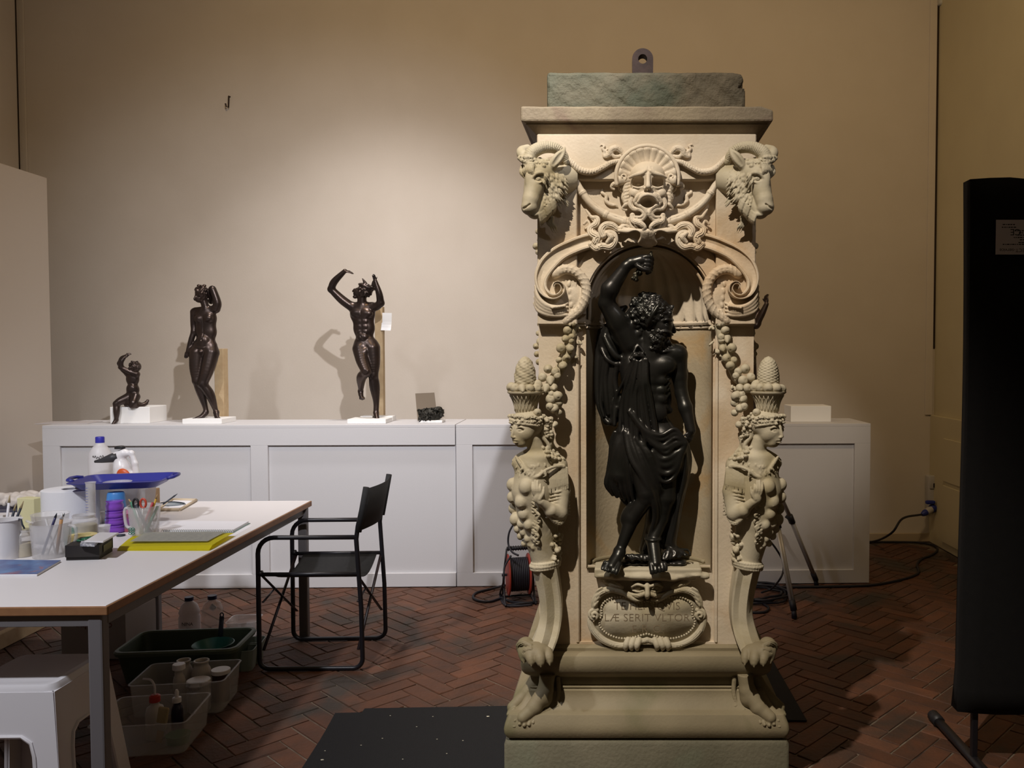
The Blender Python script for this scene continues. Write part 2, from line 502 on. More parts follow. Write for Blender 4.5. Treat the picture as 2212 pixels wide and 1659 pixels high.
UU = lambda px: cab_u(px).x
cabinet('white panelled display cabinet on the left under three bronze statues', UU(95), UU(984), [(UU(95), UU(132)), (UU(543), UU(580))], (UU(95), UU(984)))
cabinet('white panelled display cabinet running behind the stone pedestal', UU(986), UU(1879), [(UU(986), UU(1021)), (UU(1400), UU(1440)), (UU(1845), UU(1879))], (UU(986), UU(1879)))
# ================================================================== SCULPTING (signed distance fields -> one continuous surface)
def unit(v):
    v = np.asarray(v, float); return v / (np.linalg.norm(v) + 1e-12)
class Clay:
    """a carved shape in photo-pixel units: points are (px, py, f), f = towards the viewer"""
    def __init__(s, x0, x1, y0, y1, f0, f1, h):
        s.h = h
        s.o = np.array([x0, -f1, -y1], np.float32)
        s.n = [int(math.ceil((b - a) / h)) + 2 for a, b in ((x0, x1), (-f1, -f0), (-y1, -y0))]
        s.g = np.full(s.n, 50.0, np.float32)
        s.ax = [s.o[i] + np.arange(s.n[i], dtype=np.float32) * h for i in range(3)]
    def _win(s, lo, hi, m):
        sl = []
        for i in range(3):
            a = int(math.floor((lo[i] - m - s.o[i]) / s.h)); b = int(math.ceil((hi[i] + m - s.o[i]) / s.h)) + 1
            a = max(a, 0); b = min(b, s.n[i])
            if b <= a: return None, None
            sl.append(slice(a, b))
        X = s.ax[0][sl[0]][:, None, None]; Y = s.ax[1][sl[1]][None, :, None]; Z = s.ax[2][sl[2]][None, None, :]
        return tuple(sl), (X, Y, Z)
    def _put(s, sl, d, k, sub):
        g = s.g[sl]
        if sub:
            d = -d
            if k > 0:
                hh = np.clip(0.5 - 0.5 * (g - d) / k, 0, 1)
                s.g[sl] = g + (d - g) * hh + k * hh * (1 - hh)
            else: s.g[sl] = np.maximum(g, d)
        else:
            if k > 0:
                hh = np.clip(0.5 + 0.5 * (g - d) / k, 0, 1)
                s.g[sl] = g + (d - g) * hh - k * hh * (1 - hh)
            else: s.g[sl] = np.minimum(g, d)
    @staticmethod
    def T(p): return np.array([p[0], -p[2], -p[1]], np.float32)
    def cone(s, a, ra, b, rb, k=3.0, sub=False, flat=None):
        a = s.T(a); b = s.T(b); m = max(ra, rb)
        sl, W = s._win(np.minimum(a, b) - m, np.maximum(a, b) + m, k + 3 * s.h)
        if sl is None: return s
        ba = b - a; L2 = float(ba @ ba) + 1e-9
        px, py, pz = W[0] - a[0], W[1] - a[1], W[2] - a[2]
        t = np.clip((px * ba[0] + py * ba[1] + pz * ba[2]) / L2, 0, 1)
        d = np.sqrt((px - t * ba[0]) ** 2 + (py - t * ba[1]) ** 2 + (pz - t * ba[2]) ** 2) - (ra + (rb - ra) * t)
        s._put(sl, d, k, sub); return s
    def tube(s, pts, k=2.0, n=0, sub=False):
        """pts: (px,py,f,r) ..."""
        if n: pts = cat(pts, n)
        if len(pts) == 2: return s.cone(pts[0][:3], pts[0][3], pts[1][:3], pts[1][3], k, sub)
        Q = [s.T(p) for p in pts]; rr = [max(p[3], .1) for p in pts]; m = max(rr)
        A = np.array(Q)
        sl, W = s._win(A.min(0) - m, A.max(0) + m, k + 3 * s.h)
        if sl is None: return s
        o = [q.start for q in sl]; shp = [q.stop - q.start for q in sl]
        D = np.full(shp, 40.0, np.float32); mg = m + k + 3 * s.h
        for i in range(len(Q) - 1):
            a, b = Q[i], Q[i + 1]
            l2, w2 = s._win(np.minimum(a, b), np.maximum(a, b), mg)
            if l2 is None: continue
            ba = b - a; L2 = float(ba @ ba) + 1e-9
            px, py, pz = w2[0] - a[0], w2[1] - a[1], w2[2] - a[2]
            t = np.clip((px * ba[0] + py * ba[1] + pz * ba[2]) / L2, 0, 1)
            d = np.sqrt((px - t * ba[0]) ** 2 + (py - t * ba[1]) ** 2 + (pz - t * ba[2]) ** 2) - (rr[i] + (rr[i + 1] - rr[i]) * t)
            q = tuple(slice(max(l2[j].start - o[j], 0), min(l2[j].stop - o[j], shp[j])) for j in range(3))
            w = tuple(slice(q[j].start + o[j] - l2[j].start, q[j].stop + o[j] - l2[j].start) for j in range(3))
            D[q] = np.minimum(D[q], d[w])
        s._put(sl, D, k, sub)
        return s
    def ell(s, c, r, k=3.0, rot=0.0, tilt=0.0, sub=False):
        """ellipsoid radii (rx, ry(py), rf); rot in the picture plane, tilt about the x axis (deg)"""
        c = s.T(c); rr = np.array([r[0], r[2], r[1]], np.float32); m = float(max(rr))
        sl, W = s._win(c - m, c + m, k + 3 * s.h)
        if sl is None: return s
        x, y, z = W[0] - c[0], W[1] - c[1], W[2] - c[2]
        if rot:
            ca, sa = math.cos(R(rot)), math.sin(R(rot)); x, z = x * ca - z * sa, x * sa + z * ca
        if tilt:
            ca, sa = math.cos(R(tilt)), math.sin(R(tilt)); y, z = y * ca - z * sa, y * sa + z * ca
        k0 = np.sqrt((x / rr[0]) ** 2 + (y / rr[1]) ** 2 + (z / rr[2]) ** 2)
        k1 = np.sqrt((x / rr[0] ** 2) ** 2 + (y / rr[1] ** 2) ** 2 + (z / rr[2] ** 2) ** 2) + 1e-6
        s._put(sl, k0 * (k0 - 1) / k1, k, sub); return s
    def box(s, x0, x1, y0, y1, f0, f1, rnd=2.0, k=0.0, sub=False):
        lo = np.array([x0, -f1, -y1]); hi = np.array([x1, -f0, -y0])
        sl, W = s._win(lo, hi, k + 3 * s.h)
        if sl is None: return s
        c = (lo + hi) / 2; e = (hi - lo) / 2 - rnd
        q = [np.abs(W[i] - c[i]) - e[i] for i in range(3)]
        d = np.sqrt(np.maximum(q[0], 0) ** 2 + np.maximum(q[1], 0) ** 2 + np.maximum(q[2], 0) ** 2) + np.minimum(np.maximum(np.maximum(q[0], q[1]), q[2]), 0) - rnd
        s._put(sl, d, k, sub); return s
    def ring(s, c, R0, r, k=2.0, axis='f', a0=None, a1=None, n=24, sub=False):
        pts = []
        a0 = 0 if a0 is None else a0; a1 = 360 if a1 is None else a1
        for i in range(n + 1):
            a = R(a0 + (a1 - a0) * i / n)
            if axis == 'f': pts.append((c[0] + R0 * math.cos(a), c[1] - R0 * math.sin(a), c[2], r))
            else: pts.append((c[0] + R0 * math.cos(a), c[1], c[2] + R0 * math.sin(a), r))
        return s.tube(pts, k, 0, sub)
    def top(s, x, y, default=0.0):
        """frontmost f of the surface at (x,y)"""
        i = int(round((x - s.o[0]) / s.h)); k = int(round((-y - s.o[2]) / s.h))
        if not (0 <= i < s.n[0] and 0 <= k < s.n[2]): return default
        col = s.g[i, :, k] < 0
        if not col.any(): return default
        return -float(s.ax[1][int(np.argmax(col))])
    def strand(s, pts, k=1.0, n=6, grooves=(-.52, 0.0, .52), gr=None):
        """a lock of hair / ribbon with grooves along it"""
        q = cat(pts, n) if n else pts
        s.tube(q, k)
        for off in grooves:
            line = []
            for i in range(len(q)):
                a = np.array(q[max(0, i - 1)][:2]); b = np.array(q[min(len(q) - 1, i + 1)][:2]); t = unit(b - a); e = np.array((t[1], -t[0]))
                r = q[i][3]
                line.append((q[i][0] + e[0] * off * r, q[i][1] + e[1] * off * r, q[i][2] + r * math.sqrt(max(0, 1 - off * off)), gr or max(.75, r * .19)))
            s.tube(line, .5, 0, True)
        return s
    def noise(s, amp, scale, seed=0):
        rs = np.random.RandomState(seed); acc = 0
        for i in range(5):
            w = unit(rs.normal(size=3)) * 2 * math.pi / (scale * (0.6 + rs.rand())); ph = rs.rand() * 6.28
            acc = acc + np.sin(s.ax[0][:, None, None] * w[0] + s.ax[1][None, :, None] * w[1] + s.ax[2][None, None, :] * w[2] + ph)
        s.g += (acc * (amp / 2.2)).astype(np.float32); return s
    def surf(s):
        g = s.g.copy(); n = s.n
        g[0] = 50; g[-1] = 50; g[:, 0] = 50; g[:, -1] = 50; g[:, :, 0] = 50; g[:, :, -1] = 50
        ins = g < 0
        c = [ins[dx:n[0] - 1 + dx, dy:n[1] - 1 + dy, dz:n[2] - 1 + dz] for dx in (0, 1) for dy in (0, 1) for dz in (0, 1)]
        allin = c[0].copy(); anyin = c[0].copy()
        for q in c[1:]:
            allin &= q; anyin |= q
        act = anyin & ~allin
        idx = np.argwhere(act)
        ids = np.full(act.shape, -1, np.int32); ids[act] = np.arange(len(idx), dtype=np.int32)
        acc = np.zeros((len(idx), 3)); cnt = np.zeros(len(idx))
        ii, jj, kk = idx[:, 0], idx[:, 1], idx[:, 2]
        corners = [(0, 0, 0), (1, 0, 0), (0, 1, 0), (1, 1, 0), (0, 0, 1), (1, 0, 1), (0, 1, 1), (1, 1, 1)]
        val = {q: g[ii + q[0], jj + q[1], kk + q[2]] for q in corners}
        for a in corners:
            for ax in range(3):
                if a[ax] == 1: continue
                b = list(a); b[ax] = 1; b = tuple(b)
                va, vb = val[a], val[b]
                m = (va < 0) != (vb < 0)
                t = np.where(m, va / np.where(m, va - vb, 1), 0)
                p = np.array(a, float)[None, :].repeat(len(idx), 0); p[:, ax] = t
                acc += p * m[:, None]; cnt += m
        V = (idx + acc / cnt[:, None]) * s.h + s.o
        F = []
        def quads(axis):
            sl0 = [slice(1, n[i] - 1) for i in range(3)]; sl0[axis] = slice(0, n[axis] - 1)
            sl1 = list(sl0); sl1[axis] = slice(1, n[axis])
            a = ins[tuple(sl0)]; b = ins[tuple(sl1)]
            for flip, m in ((False, a & ~b), (True, ~a & b)):
                e = np.argwhere(m)
                if not len(e): continue
                for i in range(3):
                    if i != axis: e[:, i] += 1
                u, v = (axis + 1) % 3, (axis + 2) % 3
                q = []
                for du, dv in ((0, 0), (-1, 0), (-1, -1), (0, -1)):
                    ee = e.copy(); ee[:, u] += du; ee[:, v] += dv
                    q.append(ids[ee[:, 0], ee[:, 1], ee[:, 2]])
                q = np.stack(q, 1)
                if flip: q = q[:, ::-1]
                F.append(q)
        for ax in range(3): quads(ax)
        return V, np.concatenate(F) if F else np.zeros((0, 4), int)
    def build(s, name, mat, parent, d0, pivot, mirror=None, label=None, dz=0.0, warp=None):
        """pivot (px,py): lies exactly on its pixel at depth d0; f=0 is depth d0; mirror = px axis to reflect about"""
        V, F = s.surf()
        if warp: V = warp(V)
        sc = d0 / FPX
        w = P(pivot[0], pivot[1], d0)
        X = (V[:, 0] - pivot[0]) * sc + w.x; Y = V[:, 1] * sc + d0; Z = (V[:, 2] + pivot[1]) * sc + w.z + dz
        if mirror is not None:
            X = 2 * mirror - X; F = F[:, ::-1]
        co = np.stack([X, Y, Z], 1)
        off = origin_of(parent) if parent else Vector((0, 0, 0))
        co -= np.array(off)
        return mesh_obj(name, co, F, mat, parent, label)
def mesh_obj(name, co, F, mat, parent, label=None):
    me = bpy.data.meshes.new(name)
    me.vertices.add(len(co)); me.vertices.foreach_set('co', np.ascontiguousarray(co, np.float32).ravel())
    me.loops.add(F.size); me.loops.foreach_set('vertex_index', np.ascontiguousarray(F, np.int32).ravel())
    me.polygons.add(len(F))
    me.polygons.foreach_set('loop_start', np.arange(0, F.size, 4, dtype=np.int32))
    me.polygons.foreach_set('loop_total', np.full(len(F), 4, np.int32))
    me.update(calc_edges=True)
    me.polygons.foreach_set('use_smooth', np.ones(len(F), bool))
    setmat(me, mat)
    o = bpy.data.objects.new(name, me); C.objects.link(o)
    if parent: o.parent = parent
    if label: o['label'] = label
    return o
def mirpx(px, ax=1396.0): return 2 * ax - px
# ================================================================== THE CARVED STONE PEDESTAL
M_STONE = mat('marble', (0.655, 0.558, 0.425), 0.62, noise=(0.56, 0.465, 0.335), nscale=5, bump=0.12, bscale=120,
              noise2=(0.46, 0.32, 0.18), n2scale=3.6, n2lo=0.50, n2hi=0.72)
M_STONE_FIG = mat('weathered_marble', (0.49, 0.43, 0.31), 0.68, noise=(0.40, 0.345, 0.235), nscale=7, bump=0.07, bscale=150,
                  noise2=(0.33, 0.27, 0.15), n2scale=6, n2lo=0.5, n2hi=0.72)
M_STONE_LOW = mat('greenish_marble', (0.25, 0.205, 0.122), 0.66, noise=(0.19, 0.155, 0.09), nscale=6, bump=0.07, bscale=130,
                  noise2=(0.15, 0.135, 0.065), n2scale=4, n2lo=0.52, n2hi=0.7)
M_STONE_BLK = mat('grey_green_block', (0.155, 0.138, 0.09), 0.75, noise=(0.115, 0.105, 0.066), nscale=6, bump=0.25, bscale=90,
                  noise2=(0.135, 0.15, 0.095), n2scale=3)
M_STONE_TOP = mat('weathered_top_stone', (0.20, 0.16, 0.10), 0.8, noise=(0.115, 0.095, 0.06), nscale=9, bump=0.7, bscale=70,
                  noise2=(0.07, 0.075, 0.046), n2scale=3.2, n2lo=0.48, n2hi=0.66)
M_STONE_COR = mat('cornice_stone', (0.29, 0.235, 0.15), 0.72, noise=(0.20, 0.155, 0.10), nscale=7, bump=0.3, bscale=90,
                  noise2=(0.16, 0.10, 0.07), n2scale=4.2, n2lo=0.5, n2hi=0.66)
M_IRON = mat('rust_brown_iron', (0.035, 0.02, 0.013), 0.8, 0.0, noise=(0.055, 0.03, 0.02), nscale=40, bump=0.3)
CXP, CYP = 0.080, 2.913
ped = thing('stone_pedestal', 'tall carved marble pedestal with rams, mask, female herms and a niche', 'pedestal', (CXP, CYP, 0))
def hz(half, py): return P(1396, py, CYP - half).z
def sq_ring(half, z, r=0.012):
    return [(CXP + x, CYP + y, z) for x, y in rect_round(half, half, r, 3)]
def tier(name, prof, m, r=0.012, cap0=True, cap1=True):
    b = BM(); loft(b, [sq_ring(h, z, min(r, h * .2)) for h, z in prof], cap0, cap1, True)
    return mk(name, b, m, ped, 'auto')
z_b = hz(.4326, 1602)
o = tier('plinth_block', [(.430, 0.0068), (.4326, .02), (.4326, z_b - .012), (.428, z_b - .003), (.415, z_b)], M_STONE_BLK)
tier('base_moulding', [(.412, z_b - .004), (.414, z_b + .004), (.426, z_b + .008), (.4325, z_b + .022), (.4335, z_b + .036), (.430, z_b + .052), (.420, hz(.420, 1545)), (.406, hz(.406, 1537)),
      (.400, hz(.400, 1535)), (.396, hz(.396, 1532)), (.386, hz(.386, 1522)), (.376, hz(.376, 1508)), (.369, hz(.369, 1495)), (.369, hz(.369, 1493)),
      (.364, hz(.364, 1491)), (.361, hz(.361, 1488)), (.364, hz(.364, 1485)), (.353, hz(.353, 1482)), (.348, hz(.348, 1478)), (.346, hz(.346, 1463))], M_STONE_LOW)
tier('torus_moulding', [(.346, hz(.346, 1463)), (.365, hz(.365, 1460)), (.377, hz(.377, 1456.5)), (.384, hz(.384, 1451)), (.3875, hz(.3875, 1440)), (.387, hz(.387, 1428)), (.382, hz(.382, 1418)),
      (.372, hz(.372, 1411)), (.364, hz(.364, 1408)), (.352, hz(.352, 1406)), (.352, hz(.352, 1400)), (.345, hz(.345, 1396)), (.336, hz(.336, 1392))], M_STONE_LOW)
# ---- shaft with its niche
HW = .3327; YF = CYP - HW
SZ = YF / FPX
def sx(px): return P(px, 767, YF).x
def sz(py): return P(1396, py, YF).z
ZS0, ZS1 = hz(.336, 1392), sz(392)
NX = (sx(1266) + sx(1537)) / 2; NA = (sx(1537) - sx(1266)) / 2; NB = .155
ZN0 = .842; ZSP = sz(664)
PAN_X0, PAN_X1, PAN_Z0 = sx(1251), sx(1545), sz(1387)
b = BM()
# outline of the recessed panel + arch hole, tessellated
from mathutils.geometry import tessellate_polygon
def face_with_holes(bm, outer, holes, fn, flip=False):
    loops = [[Vector((p[0], p[1], 0)) for p in outer]] + [[Vector((p[0], p[1], 0)) for p in h] for h in holes]
    flat = [p for l in loops for p in l]
    vs = [bm.verts.new(fn(p)) for p in flat]
    for t in tessellate_polygon(loops):
        try: bm.faces.new([vs[i] for i in (reversed(t) if flip else t)])
        except ValueError: pass
    return vs
arch = [(NX - NA, ZN0)] + [(NX - NA * math.cos(R(a)), ZSP + NA * math.sin(R(a))) for a in range(0, 181, 5)] + [(NX + NA, ZN0)]
panel = [(PAN_X0, PAN_Z0), (PAN_X0, sz(700)), (PAN_X1, sz(700)), (PAN_X1, PAN_Z0)]
REC = .012
# outer frame face: full front minus panel minus arch area above panel
hole1 = [(PAN_X0, PAN_Z0), (PAN_X0, sz(695))] + [(NX - NA - .0005, sz(695))] + [p for p in arch[1:-1] if p[1] >= ZSP - 1e-6 or True][0:] + [(NX + NA + .0005, sz(695))] + [(PAN_X1, sz(695)), (PAN_X1, PAN_Z0)]
face_with_holes(b, [(CXP - HW, ZS0), (CXP + HW, ZS0), (CXP + HW, ZS1), (CXP - HW, ZS1)], [hole1], lambda p: Vector((p[0], YF, p[1])))
# recessed panel with the niche opening (lower part)
hole2 = [(NX - NA, ZN0), (NX - NA, sz(695)), (NX + NA, sz(695)), (NX + NA, ZN0)]
Z7 = sz(695)
def quad(bm, pts): bm.faces.new([bm.verts.new(Vector(p)) for p in pts])
for (xa, xb, za, zb) in ((PAN_X0, NX - NA, PAN_Z0, Z7), (NX + NA, PAN_X1, PAN_Z0, Z7), (NX - NA, NX + NA, PAN_Z0, ZN0)):
    quad(b, [(xa, YF + REC, za), (xb, YF + REC, za), (xb, YF + REC, zb), (xa, YF + REC, zb)])
quad(b, [(PAN_X0, YF, PAN_Z0), (PAN_X0, YF + REC, PAN_Z0), (PAN_X0, YF + REC, Z7), (PAN_X0, YF, Z7)])
quad(b, [(PAN_X1, YF, PAN_Z0), (PAN_X1, YF + REC, PAN_Z0), (PAN_X1, YF + REC, Z7), (PAN_X1, YF, Z7)])
quad(b, [(PAN_X0, YF, PAN_Z0), (PAN_X1, YF, PAN_Z0), (PAN_X1, YF + REC, PAN_Z0), (PAN_X0, YF + REC, PAN_Z0)])
quad(b, [(PAN_X0, YF, Z7), (NX - NA, YF, Z7), (NX - NA, YF + REC, Z7), (PAN_X0, YF + REC, Z7)])
quad(b, [(NX + NA, YF, Z7), (PAN_X1, YF, Z7), (PAN_X1, YF + REC, Z7), (NX + NA, YF + REC, Z7)])
# sides and back of the shaft
for s in (-1, 1):
    quad(b, [(CXP + s * HW, YF, ZS0), (CXP + s * HW, CYP + HW, ZS0), (CXP + s * HW, CYP + HW, ZS1), (CXP + s * HW, YF, ZS1)])
quad(b, [(CXP - HW, CYP + HW, ZS0), (CXP + HW, CYP + HW, ZS0), (CXP + HW, CYP + HW, ZS1), (CXP - HW, CYP + HW, ZS1)])
bmesh.ops.remove_doubles(b, verts=b.verts, dist=1e-5)
bmesh.ops.recalc_face_normals(b, faces=b.faces)
mk('shaft', b, M_STONE, ped)
# niche wall, floor, half dome
b = BM()
def nring(z, k=1.0, n=36):
    return [Vector((NX - NA * k * math.cos(R(180 * i / n)), YF + NB * k * math.sin(R(180 * i / n)), z)) for i in range(n + 1)]
def strip(bm, A, B_):
    a = [bm.verts.new(p) for p in A]; c = [bm.verts.new(p) for p in B_]
    for i in range(len(a) - 1):
        f = bm.faces.new((a[i], a[i + 1], c[i + 1], c[i])); f.smooth = True
strip(b, nring(ZN0 - .01), nring(ZSP))
for k in range(12):
    p0, p1 = R(90 * k / 12), R(90 * (k + 1) / 12)
    strip(b, [Vector((NX + (q.x - NX) * math.cos(p0), YF + (q.y - YF) * math.cos(p0), ZSP + NA * math.sin(p0))) for q in nring(0)],
             [Vector((NX + (q.x - NX) * math.cos(p1), YF + (q.y - YF) * math.cos(p1), ZSP + NA * math.sin(p1))) for q in nring(0)])
bmesh.ops.remove_doubles(b, verts=b.verts, dist=1e-5)
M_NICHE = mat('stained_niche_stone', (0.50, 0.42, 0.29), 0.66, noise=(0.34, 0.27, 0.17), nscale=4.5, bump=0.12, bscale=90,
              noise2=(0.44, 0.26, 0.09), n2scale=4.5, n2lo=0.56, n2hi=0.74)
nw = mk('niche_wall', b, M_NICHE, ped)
b = BM()
fl_in = nring(ZN0 - .006, .99)
vs = [b.verts.new(p) for p in fl_in]; b.faces.new(vs)
mk('niche_floor', b, M_STONE_LOW, ped)
# step moulding running round the niche foot
b = BM(); tube(b, [Vector((q.x, q.y, ZN0 - .001)) for q in nring(0, .985)][4:-4], .007, 8); mk('niche_foot_moulding', b, M_STONE_LOW, ped, True)
b = BM(); tube(b, [Vector((q.x, q.y, sz(696))) for q in nring(0, .985)], .0085, 8); tube(b, [Vector((q.x, q.y, sz(706))) for q in nring(0, .99)], .004, 8)
for s in (-1, 1):
    x0 = NX + s * NA; x1 = CXP + s * HW * .99
    bx(b, x0, x1, YF - .012, YF + .005, sz(699), sz(690), .004, 2)
    bx(b, x0, x1, YF - .006, YF + .005, sz(705), sz(699), .002, 1)
mk('impost_moulding', b, M_STONE, ped, 'auto')
# scallop shell lining the dome: 11 fluted lobes hanging to uneven tips
b = BM(); NL = 11; NT = NL * 10; rows = 22
grid = []
for j in range(rows + 1):
    row = []
    for i in range(NT + 1):
        th = 180.0 * i / NT; u = (i / NT * NL) % 1.0 if i < NT else 1.0
        lob = math.sin(math.pi * u)
        t = j / rows
        low = -R(15 + 5 * math.sin(R(th))) * (0.35 + 0.65 * math.sqrt(max(0, lob)))
        ph = R(90) * (1 - t) + low * t
        fl = (0.035 * lob) * min(1, t * 1.4)
        k = 0.965 + fl - 0.012 * t
        cp = math.cos(max(ph, 0)); extra = 0
        x = NX - NA * k * math.cos(R(th)) * cp; y = YF + NB * k * math.sin(R(th)) * cp + .006
        z = ZSP + NA * k * math.sin(ph) if ph > 0 else ZSP + NA * ph * 1.0
        row.append(b.verts.new((x, y, z)))
    grid.append(row)
for j in range(rows):
    for i in range(NT):
        f = b.faces.new((grid[j][i], grid[j + 1][i], grid[j + 1][i + 1], grid[j][i + 1])); f.smooth = True
bmesh.ops.recalc_face_normals(b, faces=b.faces)
geo = bmesh.ops.solidify(b, geom=list(b.faces), thickness=.008)
mk('scallop_shell', b, M_STONE, ped)
# archivolt round the arch
b = BM()
for (r0, r1, yo) in ((NA * 1.0, NA * 1.03, .010), (NA * 1.03, NA * 1.25, .016), (NA * 1.25, NA * 1.30, .010)):
    A = [];
    for a in range(-6, 187, 4):
        ca, sa = math.cos(R(a)), math.sin(R(a))
        A.append([Vector((NX + r0 * ca, YF, ZSP + r0 * sa)), Vector((NX + r0 * ca, YF - yo, ZSP + r0 * sa)), Vector((NX + r1 * ca, YF - yo, ZSP + r1 * sa)), Vector((NX + r1 * ca, YF, ZSP + r1 * sa))])
    loft(b, A)
bmesh.ops.recalc_face_normals(b, faces=b.faces)
mk('archivolt', b, M_STONE, ped, 'auto')
# ---- entablature above: frieze, cornice, top block, iron eye
H2 = .318; FP = .030
b = BM(); bx(b, CXP - HW, CXP + HW, YF - FP, CYP + HW, sz(393), hz(.338, 294), .003, 1)
mk('frieze', b, M_STONE, ped)
for s_ in (-1, 1):
    b = BM(); bx(b, CXP + s_ * HW, CXP + s_ * (HW - .121), YF - FP, YF + .01, sz(702), sz(393) - .0005, .003, 1)
    mk('corner_pilaster', b, M_STONE, ped)
tier('cornice_cove', [(.3327, sz(318)), (.336, hz(.338, 300)), (.338, hz(.338, 292)), (.345, hz(.345, 285)), (.358, hz(.358, 275)), (.366, hz(.366, 269)), (.366, hz(.366, 266)), (.3695, hz(.3695, 265)), (.3695, hz(.3695, 261))], M_STONE_COR, .004)
CH = .380
b = BM(); zc0 = hz(CH, 262); zc1 = hz(CH, 229)
bx(b, CXP - CH, CXP + CH, CYP - CH, CYP + CH, zc0, zc1, .006, 2)
bmesh.ops.subdivide_edges(b, edges=[e for e in b.edges if e.calc_length() > .3], cuts=24, use_grid_fill=True)
for v in b.verts:
    if v.co.z > zc1 - .02:
        c = max(abs(v.co.x - CXP), abs(v.co.y - CYP))
        dd = math.sin(v.co.x * 61) * math.sin(v.co.y * 47 + 1) * .0011
        v.co.z += dd - (.010 if (v.co.x - CXP) > CH - .03 and v.co.y < CYP - CH + .05 else 0)
mk('cornice', b, M_STONE_COR, ped)
TB = .307
b = BM(); zt0, zt1 = zc1 - .004, hz(TB, 155)
bx(b, CXP - TB, CXP + TB, CYP - TB, CYP + TB, zt0, zt1, .010, 2)
bmesh.ops.subdivide_edges(b, edges=[e for e in b.edges if e.calc_length() > .08], cuts=20, use_grid_fill=True)
rr = random.Random(3)
for v in b.verts:
    n = math.sin(v.co.x * 53 + v.co.z * 31) * math.sin(v.co.z * 67 + v.co.x * 17) + .6 * math.sin(v.co.x * 131) * math.sin(v.co.z * 113 + v.co.y * 90)
    v.co.y += n * .0025; v.co.z += n * .002
    if v.co.x - CXP > TB - .035 and v.co.z > zt1 - .05 and v.co.y < CYP - TB + .04:
        v.co.x -= .012 + .008 * n; v.co.z -= .004
mk('top_block', b, M_STONE_TOP, ped)
b = BM(); c = P(1388, 132, CYP); rO, rI, th = .036, .0155, .022
sc = CYP / FPX; top = c.z
n = 24; A = []
pts_o = [(-rO * .95, zt1 - .02 - top)] + [(-rO * math.cos(R(180 * i / n)), rO * math.sin(R(180 * i / n))) for i in range(n + 1)] + [(rO * .95, zt1 - .02 - top)]
pts_i = [(rI * math.cos(R(360 * i / 20)), rI * math.sin(R(360 * i / 20)) * 1.05) for i in range(20)]
for sy in (-1, 1):
    face_with_holes(b, pts_o, [pts_i], lambda p: Vector((c.x + p[0], CYP + sy * th, top + p[1])), sy > 0)
for ring in (pts_o, pts_i):
    for i in range(len(ring)):
        p, q = ring[i], ring[(i + 1) % len(ring)]
        quad(b, [(c.x + p[0], CYP - th, top + p[1]), (c.x + q[0], CYP - th, top + q[1]), (c.x + q[0], CYP + th, top + q[1]), (c.x + p[0], CYP + th, top + p[1])])
bmesh.ops.remove_doubles(b, verts=b.verts, dist=1e-5); bmesh.ops.recalc_face_normals(b, faces=b.faces)
mk('iron_eye', b, M_IRON, ped, label='rusty iron lifting eye on top')

# ---- raised frame strips left and right of the recessed panel, pilaster joint lines
for px in (1247, 1549):
    b = BM(); x = sx(px); bx(b, x - .004, x + .004, YF - .004, YF + .003, PAN_Z0, sz(705), .0015, 1); mk('panel_fillet', b, M_STONE, ped)
# ---- sculpted corners: d of the carved parts
DC = 2.53
MX = CXP

